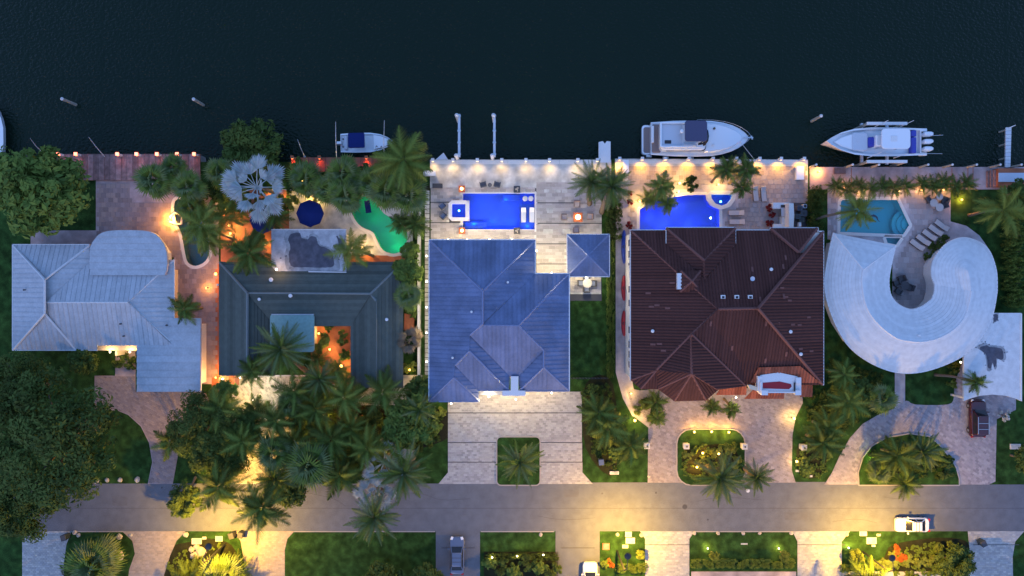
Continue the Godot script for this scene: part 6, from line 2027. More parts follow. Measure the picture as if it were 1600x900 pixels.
func build_furniture() -> void:
	armchair("grey wicker armchair facing a small table on the stone dock", 755, 288.5, 0.25, "dockside wicker chairs", mt["wicker"], mt["wicker"])
	armchair("grey wicker armchair facing a small table on the stone dock", 777, 288.5, -0.25, "dockside wicker chairs", mt["wicker"], mt["wicker"])
	armchair("blue cushioned armchair beside the square spa", 691.5, 322.5, 0.7, "blue chairs by the square spa", mt["wicker"], mt["cushion"])
	armchair("blue cushioned armchair beside the square spa", 693, 338, 0.9, "blue chairs by the square spa", mt["wicker"], mt["cushion"])
	for k in [[881, 339.5, -PI / 2], [901, 319.5, PI], [921, 339, PI / 2], [900, 360, 0.0]]:
		armchair("brown wooden armchair around the square fire table", k[0], k[1], k[2], "armchairs round the fire table", mt["teak"], mt["sling"])
	var st := thing("side_table", "small round table between the grey wicker armchairs", "table", P(765.5, 290) + Vector3(0, 0.07, 0))
	var tb := MB.new()
	tb.lathe([Vector2(0.26, 0.4), Vector2(0.28, 0.45), Vector2(0, 0.46)], 12)
	own(st, "table_top", tb, mt["wicker"])
	var tl := MB.new()
	tl.tube([Vector3(0, 0, 0), Vector3(0, 0.42, 0)], [0.12, 0.06], 8)
	own(st, "pedestal", tl, mt["charcoal"])
	var ft := thing("fire_table", "square fire table with a bright flame on the terrace", "fire table", P(902.5, 340) + Vector3(0, 0.065, 0))
	var fb := MB.new()
	fb.box(Vector3(0, 0.2, 0), Vector3(1.05, 0.4, 1.05))
	own(ft, "table_base", fb, mt["terracotta"])
	var fs := MB.new()
	fs.box(Vector3(0, 0.43, 0), Vector3(1.2, 0.06, 1.2))
	own(ft, "table_top", fs, mt["terracotta"])
	var fl := MB.new()
	fl.lathe([Vector2(0.26, 0.47), Vector2(0.34, 0.58), Vector2(0.2, 0.75), Vector2(0, 0.9)], 10)
	own(ft, "flame", fl, mt["flame"], true)
	omni(ft, Vector3(0, 0.66, 0), 7.0, AMBER.lerp(WARM, 0.3), 0.25)
	fire_bowl("square fire bowl burning at the pool corner facing the dock", 722, 296, true, "burning fire bowls at the blue pool")
	fire_bowl("square fire bowl burning at the pool corner beside blue roof", 722.5, 361, true, "burning fire bowls at the blue pool")
	fire_bowl("dark unlit lava rock bowl at pool side facing the dock", 807.6, 296.6, false, "unlit fire bowls at the blue pool")
	fire_bowl("dark unlit lava rock bowl between pool and blue roof", 807.6, 361, false, "unlit fire bowls at the blue pool")
	lounger("white lounger standing on the shallow ledge of the blue pool", 818, 336, PI / 2, "in-pool loungers", mt["white_paint"], -0.3)
	lounger("white lounger standing on the shallow ledge of the blue pool", 831, 336, PI / 2, "in-pool loungers", mt["white_paint"], -0.3)
	for k in [[1179, 303, PI / 2 + 0.1], [1191.5, 303.5, PI / 2 + 0.1]]: lounger("beige lounger standing lengthwise beside the half round spa", k[0], k[1], k[2], "beige loungers by the spa", mt["sling"])
	for k in [[1149, 333, 0.0], [1150, 347, 0.0]]: lounger("beige lounger lying beside the violet blue pool", k[0], k[1], k[2], "beige loungers by the violet pool", mt["sling"])
	for k in 5: lounger("dark framed lounger in the slanting row by the turquoise pool", 1430 + k * 9.6, 383 - k * 7.6, -0.65, "slanting row of loungers", mt["sling"], 0.05)
	var dt := thing("dining_table", "round outdoor dining table behind the pavilion", "table", P(917, 442.5) + Vector3(0, 0.065, 0))
	var d1 := MB.new()
	d1.lathe([Vector2(0.58, 0.7), Vector2(0.6, 0.74), Vector2(0, 0.76)], 18)
	own(dt, "table_top", d1, mt["pale_stone"])
	var d2 := MB.new()
	d2.tube([Vector3.ZERO, Vector3(0, 0.72, 0)], [0.2, 0.08], 8)
	own(dt, "pedestal", d2, mt["charcoal"])
	for k in [[916, 433, PI], [916, 452, 0.0], [907, 442.5, -PI / 2], [926, 443, PI / 2]]:
		armchair("dark dining chair around the round table behind the pavilion", k[0], k[1], k[2], "chairs of the round dining table", mt["charcoal"], mt["cushion"])
	parasol("navy octagonal parasol over the patio beside the green pool", 483, 333, 21)
	parasol("navy octagonal parasol half hidden under the silver palm", 409, 344, 20)
	var raft := thing("pool_raft", "dark blue inflatable raft floating on the green pool", "raft", P(574.5, 323) + Vector3(0, -0.12, 0), "", 0.15)
	for i in 4:
		var rb := MB.new()
		rb.tube([Vector3(-0.27 + i * 0.18, 0.06, -0.8), Vector3(-0.27 + i * 0.18, 0.06, 0.8)], [0.1, 0.1], 8)
		own(raft, "air_tube", rb, mt["navy"], true)
	# round fire pit stools and table set of the curved patio
	for k in [[1454, 318, 0.5], [1463, 308, 0.45], [1463, 325, 0.5]]:
		var wt := thing("patio_table", "round dark patio table with loose chairs by the turquoise pool", "table", P(k[0], k[1]) + Vector3(0, 0.05, 0), "round tables by the turquoise pool")
		var w1 := MB.new()
		w1.lathe([Vector2(k[2], 0.62), Vector2(k[2] + 0.02, 0.66), Vector2(0, 0.68)], 14)
		own(wt, "table_top", w1, mt["sling"])
		var w2 := MB.new()
		w2.tube([Vector3.ZERO, Vector3(0, 0.64, 0)], [0.16, 0.05], 8)
		own(wt, "pedestal", w2, mt["charcoal"])
	for k in [[1472, 313, 1.2], [1448, 312, -1.0], [1470, 322, 1.9], [1398, 442, 0.3], [1405, 436, 2.0], [1418, 449, 1.2], [1401, 455, -0.6]]:
		armchair("dark metal patio chair in the sheltered curve of the patio" if k[1] > 400 else "dark metal chair by the round tables of turquoise pool", k[0], k[1], k[2], "chairs in the sheltered curve" if k[1] > 400 else "chairs by the turquoise pool", mt["charcoal"], mt["charcoal"], 0.05)
	var ct := thing("patio_table", "round dark table within the sheltered curve of the patio", "table", P(1409, 446) + Vector3(0, 0.05, 0))
	var c1 := MB.new()
	c1.lathe([Vector2(0.55, 0.68), Vector2(0.57, 0.72), Vector2(0, 0.73)], 14)
	own(ct, "table_top", c1, mt["charcoal"])
	var c2 := MB.new()
	c2.tube([Vector3.ZERO, Vector3(0, 0.7, 0)], [0.18, 0.05], 8)
	own(ct, "pedestal", c2, mt["charcoal"])
	# dock furniture
	var bn := boxy("storage_bench", "long dark bench at the end of the blue pool terrace", "bench", [[676, 287], [691, 287], [691, 293.5], [676, 293.5]], 0.05, 0.55, mt["teak"])
	var bl := MB.new()
	bl.prism(PP([[675.6, 286.6], [691.4, 286.6], [691.4, 293.9], [675.6, 293.9]], 0.6), 0.55, 0.6)
	put(bn, "lid", bl, mt["charcoal"])
	var bk := boxy("dock_box", "white dock box at the side of the pale stone dock", "dock box", [[662, 267], [680, 267], [680, 274], [662, 274]], 0.0, 0.7, mt["white_paint"])
	var bt := boxy("dock_box", "white dock box beside the fenced corner of the yacht dock", "dock box", [[974, 250], [982, 250], [982, 272], [974, 272]], 0.05, 0.7, mt["white_paint"])
	var b3 := boxy("dock_box", "white dock box at the far corner of the yacht dock", "dock box", [[1245, 260], [1256, 260], [1256, 280], [1245, 280]], 0.05, 0.7, mt["white_paint"])
	for k in [[bk, [[661.5, 266.5], [680.5, 266.5], [680.5, 274.5], [661.5, 274.5]]], [bt, [[973.5, 249.6], [982.5, 249.6], [982.5, 272.5], [973.5, 272.5]]], [b3, [[1244.5, 259.5], [1256.5, 259.5], [1256.5, 280.5], [1244.5, 280.5]]]]:
		var lb := MB.new()
		lb.prism(PP(k[1], 0.78), 0.7, 0.78)
		put(k[0], "lid", lb, mt["gelcoat"])
	var bo := boxy("dock_bench", "slatted dark bench on the pink dock near the boat lift", "bench", [[1304, 261.5], [1322, 261.5], [1322, 271.5], [1304, 271.5]], 0.04, 0.3, mt["teak"])
	for i in 5:
		var sb := MB.new()
		sb.prism(PP([[1303.6, 261.3 + i * 2.1], [1322.4, 261.3 + i * 2.1], [1322.4, 263.0 + i * 2.1], [1303.6, 263.0 + i * 2.1]], 0.5), 0.3, 0.36)
		put(bo, "slat", sb, mt["dock_wood0"])
	# hot tub with steps on the pink dock
	var tub := boxy("hot_tub", "wooden hot tub with side steps and grey cover on pink dock", "hot tub", [[1560, 263], [1604, 263], [1604, 291], [1560, 291]], 0.04, 1.1, mt["terracotta"])
	var cv := MB.new()
	cv.prism(PP([[1561, 270], [1605, 270], [1605, 284], [1561, 284]], 1.25), 1.1, 1.22)
	put(tub, "cover", cv, mt["gel_grey"])
	for i in 4:
		var sb := MB.new()
		sb.prism(PP([[1545 + i * 3.8, 266], [1548.4 + i * 3.8, 266], [1548.4 + i * 3.8, 292], [1545 + i * 3.8, 292]], 0.5), 0.0, 0.25 + 0.2 * i)
		put(tub, "step", sb, mt["dock_wood%d" % (i % 3)])
	# outdoor kitchen of the tile roof house
	var kit := boxy("outdoor_kitchen", "white outdoor kitchen with counter, grill and beams", "outdoor kitchen", [[1208, 316.5], [1233, 316.5], [1233, 326], [1208, 326]], 0.05, 1.0, mt["white_paint"])
	for k in [[[1222, 326], [1226, 326], [1226, 356], [1222, 356], 1.0, "white_paint", "counter"], [[1209, 350], [1230, 350], [1230, 356], [1209, 356], 1.0, "white_paint", "counter"], [[1233, 317], [1240, 318], [1241, 336], [1240, 355], [1233, 355], 2.5, "coping", "pergola_beam"], [[1221, 325], [1231, 324.5], [1231, 338], [1221, 338], 1.35, "steel", "grill"], [[1221, 320], [1233, 320], [1233, 324], [1221, 324], 1.2, "dark_metal", "range_top"], [[1242, 317], [1262, 317], [1262, 354], [1242, 354], 0.4, "charcoal", "service_yard"], [[1248, 347], [1252, 347], [1252, 354], [1248, 354], 0.9, "white_paint", "pump_box"]]:
		var n: int = k.size() - 3
		var mb := MB.new()
		mb.prism(PP(k.slice(0, n), k[n]), 0.05, k[n])
		put(kit, k[n + 2], mb, mt[k[n + 1]])
	for k in [[1250, 325, 4, 0.9, "tar"], [1256, 333, 5, 0.8, "charcoal"], [1247, 338, 4, 0.9, "bin_plastic"], [1258, 322, 3, 0.7, "gel_grey"], [1253, 343, 4, 0.6, "slate0"]]:
		var o := boxy("air_unit", "dark machine standing in the yard behind the outdoor kitchen", "machine", rrect(k[0] - k[2], k[1] - k[2], k[0] + k[2], k[1] + k[2], 1.5, 3), 0.4, 0.4 + k[3], mt[k[4]], "machines behind the outdoor kitchen")
		var g := MB.new()
		var q := P(k[0], k[1], 0.4 + k[3])
		g.lathe([Vector2(0.2, 0.0), Vector2(0.2, 0.03), Vector2(0, 0.05)], 10, q)
		put(o, "fan_guard", g, mt["dark_metal"])
	# kayaks by the white wall
	for k in [[974.5, 386, 2.25, "blue_plastic", "long blue kayak lying along the white side wall"], [974.5, 450, 1.7, "red_plastic", "red kayak on the side walk next to the blue kayak"], [974.5, 505, 1.7, "red_plastic", "red kayak on the side walk below the other red kayak"]]:
		var kq := thing("kayak", k[4], "kayak", P(k[0], k[1]) + Vector3(0, 0.02, 0))
		var l: float = k[2]
		var hull := []
		for y in [[0.0, 0.35], [0.2, 1.0], [0.36, 0.75], [0.4, 0.3]]:
			var ring := []
			for i in 16:
				var f := TAU * i / 16
				ring.append(Vector3(sin(f) * 0.36 * y[1], y[0] + 0.1 * absf(cos(f)) * cos(f) * cos(f), cos(f) * l * (0.9 + 0.1 * y[1])))
			hull.append(ring)
		var hb := MB.new()
		hb.loft(hull)
		own(kq, "hull", hb, mt[k[3]], true)
		var ck := MB.new()
		ck.lathe([Vector2(0.24, 0.38), Vector2(0.24, 0.46), Vector2(0.16, 0.46), Vector2(0.16, 0.42), Vector2(0, 0.41)], 12)
		own(kq, "cockpit", ck, mt["dark_metal"])
	# bins, boxes, signs, mail boxes
	for k in [[107, 836, 0.2, "black wheeled bin at the corner of the white drive"], [366, 833, 0.3, "grey wheeled bin beside the lit lawn and pink drive"], [380, 832, -0.2, "dark wheeled bin at the mouth of pink drive"], [938, 719, 0.1, "grey blue wheeled bin on the lit corner lawn"], [1529, 845, 0.5, "black bin bag cart at the drive across the street"]]:
		var bin := thing("wheeled_bin", k[3], "bin", P(k[0], k[1]) + Vector3(0, 0.02, 0), "", k[2])
		var mb := MB.new()
		mb.box(Vector3(0, 0.55, 0), Vector3(0.56, 0.95, 0.62), Basis(), 1.15)
		own(bin, "body", mb, mt["bin_plastic"])
		var ld := MB.new()
		ld.box(Vector3(0, 1.06, 0.02), Vector3(0.7, 0.08, 0.8), Basis(Vector3(1, 0, 0), 0.06), 0.9)
		own(bin, "lid", ld, mt["charcoal"] if k[0] != 938 else mt["slate_blue"])
		for s in [-1, 1]:
			var wh := MB.new()
			wh.tube([Vector3(0.26 * s, 0.12, 0.3), Vector3(0.32 * s, 0.12, 0.3)], [0.12, 0.12], 10)
			own(bin, "wheel", wh, mt["rubber"])
	for k in [[307, 846, 15, 9, "wide pale utility lid set in the lawn under street lamp"], [319, 841, 6, 4, "narrow pale utility lid beside the wide one under street lamp"], [342, 842, 11, 8, "square pale utility lid in the lit lawn between pink drives"], [982, 835, 10, 8, "square white utility lid in the lawn beside the white drive"], [985, 845, 14, 9, "large pale utility box lid in the lawn beside street lamp"], [977, 854, 9, 5, "low pale utility lid in front of the street lamp"], [947, 854, 11, 10, "rust red grating in the lit lawn by white car"], [1349, 834, 11, 7, "square pale utility lid at the street near the large topiary"], [1362, 845, 15, 10, "large pale utility box lid near the large topiary"], [1365, 853, 5, 3, "tiny pale utility lid under the large utility box"], [1373, 836, 6, 3, "slim pale utility lid at the street near white car"], [960, 739, 14, 5, "pale meter lid in the lit corner lawn beside grey bin"], [1587, 698, 16, 8, "white utility box on the lawn beside the curved drive"], [1265, 744, 9, 3, "white meter lid in the bed between two drives"], [1246, 736, 5, 3, "small white meter lid by the lamp between two drives"], [1163, 850, 10, 2, "thin white marker lid in the dark street lawn"]]:
		var q := [[k[0] - k[2] / 2.0, k[1] - k[3] / 2.0], [k[0] + k[2] / 2.0, k[1] - k[3] / 2.0], [k[0] + k[2] / 2.0, k[1] + k[3] / 2.0], [k[0] - k[2] / 2.0, k[1] + k[3] / 2.0]]
		var tall := 0.07 if k[2] < 13 else 0.16
		var o := boxy("utility_lid", k[4], "utility lid", q, 0.0, tall, mt["terracotta"] if k[0] == 947 else mt["coping"])
		var r2 := []
		for w in q: r2.append([lerpf(w[0], k[0], 0.15), lerpf(w[1], k[1], 0.15)])
		var mb := MB.new()
		mb.prism(PP(r2, tall), tall - 0.01, tall + 0.015)
		put(o, "cover_plate", mb, mt["pale_stone"] if k[0] != 947 else mt["dock_wood1"])
	for k in [[1009, 694.5], [1070, 695], [1160, 695.5], [1252, 697], [1278, 693]]:
		if k[0] == 1278:
			continue
		var pil := thing("gate_pier", {1009: "stone pier with pale cap beside the palms near grey bin", 1252: "stone pier with pale cap in the bed between two drives"}.get(k[0], "stone pier with pale cap on the lamp lit island"), "pier", P(k[0], k[1]), "stone piers of the tile roof house")
		var mb := MB.new()
		mb.box(Vector3(0, 0.45, 0), Vector3(0.62, 0.9, 0.62))
		own(pil, "body", mb, mt["concrete"])
		var cp := MB.new()
		cp.box(Vector3(0, 0.94, 0), Vector3(0.74, 0.1, 0.74), Basis(), 0.85)
		own(pil, "cap", cp, mt["coping"])
		var lm := MB.new()
		lm.lathe([Vector2(0.1, 0.98), Vector2(0.12, 1.1), Vector2(0.08, 1.2), Vector2(0, 1.26)], 6)
		own(pil, "lantern", lm, mt["dark_metal"])
	# garden wall along the stepping path, lawn fence, curved yard details
	var gw := boxy("garden_wall", "long low pale wall beside the stepping slab path", "wall", [[652.5, 330], [656, 330], [656, 612], [652.5, 612]], 0.0, 1.2, mt["pale_stone"])
	for i in 9:
		var cb := MB.new()
		cb.prism(PP([[652.2, 330.3 + i * 31.3], [656.3, 330.3 + i * 31.3], [656.3, 361.2 + i * 31.3], [652.2, 361.2 + i * 31.3]], 1.28), 1.2, 1.28)
		put(gw, "coping_stone", cb, mt["coping"])
	var fe := thing("lawn_fence", "thin dark fence across the end of the narrow lawn", "fence", P(920, 590))
	for y in [0.2, 1.1]:
		var mb := MB.new()
		mb.box(Vector3(0, y, 0), Vector3(4.9, 0.05, 0.05))
		own(fe, "rail", mb, mt["dark_metal"])
	for i in 13:
		var mb := MB.new()
		mb.box(Vector3(-2.4 + i * 0.4, 0.6, 0), Vector3(0.04, 1.2, 0.04))
		own(fe, "picket", mb, mt["dark_metal"])
	boxy("red_panel", "red painted screen panel in the strip beside the slate roof", "screen", [[632, 490], [647, 490], [646, 516], [631, 516]], 0.0, 0.9, mt["terracotta"])
	for k in [[573, 649, 0.4, "orange garden seat beneath the trees of front bed"], [553, 652, -0.2, "slim orange framed garden seat beneath the trees"]]:
		armchair(k[3], k[0], k[1], k[2], "", mt["petal_orange"], mt["petal_orange"], 0.04)

# ------------------------------------------------------------------ docks and piles
func planks(root: Node3D, x0: float, x1: float, y0: float, y1: float, n: int, h: float, key: String) -> void:
	for i in n:
		var a := lerpf(x0, x1, float(i) / n); var b := lerpf(x0, x1, float(i + 1) / n) - 0.35
		var mb := MB.new()
		var p := PP([[a, y0], [b, y0], [b, y1], [a, y1]], h)
		mb.prism(p, h - 0.12, h + 0.012 * (i % 3))
		put(root, "plank", mb, mt["%s%d" % [key, (i * 7 + i / 3) % 3]])

func pile(a: float, b: float, h: float, label: String, group: String, r := 0.2, m: Material = null) -> void:
	var p := P(a, b, h)
	var root := thing("mooring_pile", label, "piling", Vector3(p.x, -1.6, p.z), group)
	var mb := MB.new()
	mb.tube([Vector3(0, -0.6, 0), Vector3(0, h + 1.6, 0)], [r, r * 0.9], 10)
	own(root, "shaft", mb, m if m else mt["pile_wood"])
	var cp := MB.new()
	cp.lathe([Vector2(r * 1.08, h + 1.56), Vector2(r * 1.08, h + 1.66), Vector2(0, h + 1.95)], 10)
	own(root, "cap", cp, mt["white_paint"])

func pole_stick(a0: float, b0: float, a1: float, b1: float, label: String, group := "") -> void:
	var p := P(a0, b0, 0.0)
	var q := P(a1, b1, 3.6)
	var root := thing("boat_whip", label, "mooring whip", p, group)
	var mb := MB.new()
	mb.tube([Vector3.ZERO, (q - p) * 0.5 + Vector3(0, 0.2, 0), q - p], [0.06, 0.05, 0.025], 5)
	own(root, "rod", mb, mt["gel_grey"])
	var ft := MB.new()
	ft.lathe([Vector2(0.16, -0.02), Vector2(0.14, 0.12), Vector2(0.06, 0.16)], 8)
	own(root, "foot", ft, mt["steel"])

func build_docks() -> void:
	var d1 := thing("wooden_dock", "weathered pink brown plank dock behind the broad tree", "dock", P(217, 262))
	planks(d1, 84, 313, 241.5, 281.5, 26, 0.25, "dock_wood")
	var fb := MB.new()
	fb.prism(PP([[84, 240.6], [313, 240.6], [313, 241.4], [84, 241.4]], 0.2), -0.4, 0.22)
	put(d1, "fascia", fb, mt["dock_wood0"])
	var d2 := thing("wooden_dock", "small plank dock glowing red beside the blue topped boat", "dock", P(520, 257))
	planks(d2, 455, 600, 246, 268, 16, 0.2, "red_wood")
	boxy("dock_step", "pale step block on the small red dock", "step", [[566, 259], [574, 259], [574, 276], [566, 276]], 0.2, 0.5, mt["gel_grey"])
	for k in [[97, 154.5], [302.5, 155]]: pile(k[0], k[1], 1.2, "lone white capped piling standing in the open canal", "pilings in the open canal")
	pile(1283, 181, 1.2, "lone white capped piling between the two large boats", "", 0.2)
	for k in [[713.5, 180], [771, 180], [712.5, 243], [769, 243]]: pile(k[0], k[1], 1.8, "white capped pile at the end of the empty boat lift", "piles of the empty boat lift", 0.24, mt["white_paint"])
	for k in [[717.5, "boat lift beam beside the stone dock step"], [772.5, "boat lift beam between empty lift and open canal"]]:
		var bl := thing("boat_lift_beam", "long pale steel beam of the empty boat lift", "lift beam", P(k[0], 212, 1.4) * Vector3(1, 0, 1) + Vector3(0, 1.4, 0), "beams of the empty boat lift")
		var mb := MB.new()
		mb.box(Vector3(0, 0.1, 0), Vector3(0.3, 0.05, 5.5)); mb.box(Vector3(0, -0.1, 0), Vector3(0.3, 0.05, 5.5)); mb.box(Vector3.ZERO, Vector3(0.08, 0.2, 5.5))
		own(bl, "beam", mb, mt["gel_grey"])
		for z in [-2.5, -0.6, 0.9, 2.4]:
			var br := MB.new()
			br.box(Vector3(0, 0.16, z), Vector3(0.42, 0.1, 0.22))
			own(bl, "bracket", br, mt["steel"])
		var hg := MB.new()
		for z in [-2.6, 2.55]: hg.box(Vector3(-0.2, -0.6, z), Vector3(0.12, 1.6, 0.12))
		own(bl, "hanger", hg, mt["gel_grey"])
	var gp := thing("gangway", "white gangway with a notched end over the canal", "gangway", P(945, 237, 0.5) * Vector3(1, 0, 1) + Vector3(0, 0.06, 0))
	var gb := MB.new()
	gb.prism(PP([[935.5, 222], [942, 220.5], [945, 224.5], [948, 220.5], [954, 221], [954, 254], [935.5, 254]], 0.4), 0.25, 0.4)
	put(gp, "deck", gb, mt["white_paint"])
	for k in [935.8, 953.2]:
		var rb := MB.new()
		rb.prism(PP([[k, 222], [k + 0.8, 222], [k + 0.8, 254], [k, 254]], 0.5), 0.06, 0.5)
		put(gp, "side_rail", rb, mt["gelcoat"])
	boxy("swim_platform", "grey triangular platform jutting from the stone dock corner", "platform", [[681, 249], [693, 238.5], [700, 249]], -0.6, 0.1, mt["gel_grey"])
	var pr := thing("finger_pier", "narrow blue white plank pier reaching into the canal", "pier", P(1575, 230, 0.3) * Vector3(1, 0, 1))
	for i in 11:
		var mb := MB.new()
		var y := 199.0 + i * 5.7
		mb.prism(PP([[1572.0 - i * 0.1, y], [1580.5 - i * 0.15, y], [1580.3 - i * 0.15, y + 5.3], [1571.9 - i * 0.1, y + 5.3]], 0.3), 0.12, 0.3)
		put(pr, "plank", mb, mt["gel_grey"] if i % 2 else mt["flat_white"])
	var sp := MB.new()
	for i in 3:
		var q := P(1575, 202 + i * 22, 0.0)
		sp.tube([Vector3(q.x, -2.2, q.z), Vector3(q.x, 0.12, q.z)], [0.12, 0.12], 7)
	put(pr, "support", sp, mt["pile_wood"])
	var ar := MB.new()
	ar.tube([P(1576, 200, 0.5), P(1587, 195.5, 0.9)], [0.06, 0.05], 6)
	put(pr, "arm", ar, mt["white_paint"])
	pole_stick(165, 246.5, 138.5, 214, "white mooring whip leaning from the wooden dock")
	pole_stick(66, 238, 47, 216, "thin mooring whip behind the broad dense tree")
	pole_stick(476, 245, 465, 218, "thin mooring whip leaning from the small red dock")
	pole_stick(526, 248, 524.5, 190, "upright mooring whip at the stern of the small boat", "whips holding the small boat")
	pole_stick(600, 246, 600.5, 188, "upright mooring whip at the bow of the small boat", "whips holding the small boat")

# ------------------------------------------------------------------ boats
func outline_loop(half: Array, k: float, y: float, sheer := 0.0, dx := 0.0) -> Array:
	var o := []
	var xs := []
	for q in half: xs.append(q)
	for i in xs.size():
		o.append(Vector3(xs[i][0] * (0.97 + 0.03 * k) + dx, y + sheer * pow(clampf(xs[i][0] / xs[xs.size() - 1][0], 0, 1), 2), xs[i][1] * k))
	for i in range(xs.size() - 1, -1, -1):
		if absf(xs[i][1]) < 0.001: continue
		o.append(Vector3(xs[i][0] * (0.97 + 0.03 * k) + dx, y + sheer * pow(clampf(xs[i][0] / xs[xs.size() - 1][0], 0, 1), 2), -xs[i][1] * k))
	return o

func deck_plate(root: Node3D, called: String, poly: Array, y0: float, y1: float, m: Material, shrink := 0.06) -> MeshInstance3D:
	var p := PackedVector2Array()
	for q in poly: p.append(Vector2(q[0], q[1]))
	var a := []; var b := []; var c := []
	var inn: Array = Geometry2D.offset_polygon(p, -shrink)
	var mb := MB.new()
	if inn.size() == 1 and inn[0].size() == p.size():
		# bevelled rim
		var top: PackedVector2Array = inn[0]
		var best := 0; var bd := 1e9
		for i in top.size():
			if top[i].distance_to(p[0]) < bd: bd = top[i].distance_to(p[0]); best = i
		var same := signf(MB.area(p)) == signf(MB.area(top))
		for i in p.size():
			a.append(Vector3(p[i].x, y0, p[i].y)); b.append(Vector3(p[i].x, y1 - shrink, p[i].y))
			var w := top[posmod(best + (i if same else -i), top.size())]
			c.append(Vector3(w.x, y1, w.y))
		mb.loft([a, b, c])
	else:
		mb.prism(p, y0, y1)
	return own(root, called, mb, m)

func rr2(x0: float, z0: float, x1: float, z1: float, r: float) -> Array:
	return rrect(x0, z0, x1, z1, r, 4)

func build_boats() -> void:
	# motor yacht
	var y := thing("motor_yacht", "white motor yacht with grey flybridge top moored at lit dock", "boat", P(1092, 213, 1.4) * Vector3(1, 0, 1) + Vector3(0, -1.6, 0), "", 0.0)
	var half := [[-5.9, 2.1], [-3.0, 2.3], [0.0, 2.35], [2.0, 2.28], [3.4, 2.05], [4.6, 1.68], [5.5, 1.22], [6.2, 0.68], [6.55, 0.28], [6.65, 0.0]]
	var hb := MB.new()
	hb.loft([outline_loop(half, 0.7, -0.3), outline_loop(half, 0.92, 0.8, 0.2), outline_loop(half, 1.0, 1.7, 0.5), outline_loop(half, 0.94, 1.74, 0.5), outline_loop(half, 0.93, 1.62, 0.5)])
	own(y, "hull", hb, mt["gelcoat"], false)
	deck_plate(y, "swim_platform", rr2(-6.9, -1.95, -5.7, 1.95, 0.4), 0.3, 0.9, mt["gelcoat"])
	deck_plate(y, "cockpit_deck", rr2(-6.7, -1.65, -5.5, 1.7, 0.25), 0.85, 1.0, mt["teak"])
	deck_plate(y, "cockpit_sole", rr2(-5.75, -1.85, -4.6, 1.85, 0.2), 1.5, 1.78, mt["teak"])
	deck_plate(y, "transom_seat", rr2(-5.9, -1.6, -5.55, 0.6, 0.1), 1.6, 2.1, mt["gelcoat"])
	deck_plate(y, "foredeck", [[0.9, -1.9], [2.4, -1.8], [3.8, -1.5], [5.0, -0.95], [5.7, -0.4], [5.85, 0.0], [5.7, 0.4], [5.0, 0.95], [3.8, 1.5], [2.4, 1.8], [0.9, 1.9]], 1.7, 2.25, mt["gelcoat"], 0.12)
	deck_plate(y, "cabin", rr2(-4.9, -1.9, 0.9, 1.75, 0.5), 1.7, 3.0, mt["gelcoat"], 0.15)
	deck_plate(y, "cabin_window", rr2(-4.5, -1.93, 1.05, 1.78, 0.5), 2.2, 2.6, mt["glass"], 0.03)
	deck_plate(y, "windscreen", [[-0.3, -1.45], [0.75, -1.3], [1.2, -0.7], [1.3, 0.0], [1.2, 0.6], [0.75, 1.2], [-0.3, 1.35]], 2.9, 3.35, mt["glass"], 0.3)
	deck_plate(y, "flybridge", rr2(-5.1, -1.7, 0.5, 1.5, 0.35), 3.0, 3.2, mt["gelcoat"], 0.06)
	deck_plate(y, "flybridge_deck", rr2(-4.85, -1.45, -2.2, 1.2, 0.2), 3.18, 3.26, mt["gel_grey"], 0.02)
	for k in [[-5.1, -1.7, -4.85, 1.5], [-4.9, -1.72, -1.6, -1.5], [-4.9, 1.3, -0.9, 1.52]]:
		deck_plate(y, "bulwark", rr2(k[0], k[1], k[2], k[3], 0.1), 3.15, 3.6, mt["gelcoat"], 0.04)
	deck_plate(y, "bimini_top", rr2(-2.25, -1.6, 0.55, 1.05, 0.35), 4.75, 4.85, mt["dusk_canvas"], 0.06)
	for k in [[-2.0, -1.4], [-2.0, 0.9], [0.3, -1.4], [0.3, 0.9]]:
		var p := MB.new()
		p.tube([Vector3(k[0], 3.2, k[1]), Vector3(k[0], 4.78, k[1])], [0.03, 0.03], 5)
		own(y, "bimini_pole", p, mt["steel"])
	var rd := MB.new()
	rd.lathe([Vector2(0.26, 4.3), Vector2(0.28, 4.45), Vector2(0.2, 4.55), Vector2(0, 4.58)], 12, Vector3(-2.5, 0, -0.35))
	rd.tube([Vector3(-2.5, 3.2, -0.35), Vector3(-2.5, 4.3, -0.35)], [0.08, 0.06], 6)
	own(y, "radar_dome", rd, mt["gelcoat"])
	deck_plate(y, "stair_hatch", rr2(-4.45, 0.55, -3.6, 1.0, 0.05), 3.24, 3.3, mt["dark_metal"], 0.02)
	deck_plate(y, "flybridge_seat", rr2(-2.0, 1.12, -0.4, 1.4, 0.08), 3.2, 3.7, mt["gel_grey"], 0.05)
	deck_plate(y, "console", rr2(-0.5, -1.3, 0.2, 0.9, 0.2), 3.2, 4.0, mt["gelcoat"], 0.1)
	var rail := MB.new()
	var rl := []
	for q in outline_loop(half, 0.97, 2.5, 0.5): if q.x > -1.0: rl.append(q)
	var rads := []
	for q in rl: rads.append(0.022)
	rail.tube(rl, rads, 4)
	own(y, "bow_rail", rail, mt["steel"])
	for i in range(0, rl.size(), 2):
		var p := MB.new()
		p.tube([rl[i], rl[i] + Vector3(0, -0.75, 0)], [0.018, 0.018], 4)
		own(y, "stanchion", p, mt["steel"])
	var an := MB.new()
	an.box(Vector3(6.6, 2.25, 0), Vector3(1.2, 0.12, 0.16)); an.box(Vector3(7.05, 2.2, 0), Vector3(0.14, 0.2, 0.5), Basis(Vector3.UP, 0.3)); an.box(Vector3(6.95, 2.3, 0), Vector3(0.5, 0.08, 0.1))
	own(y, "anchor", an, mt["steel"])
	deck_plate(y, "deck_hatch", blob(2.05, 0.95, 0.18, 0.18, 10), 2.2, 2.36, mt["white_paint"], 0.02)
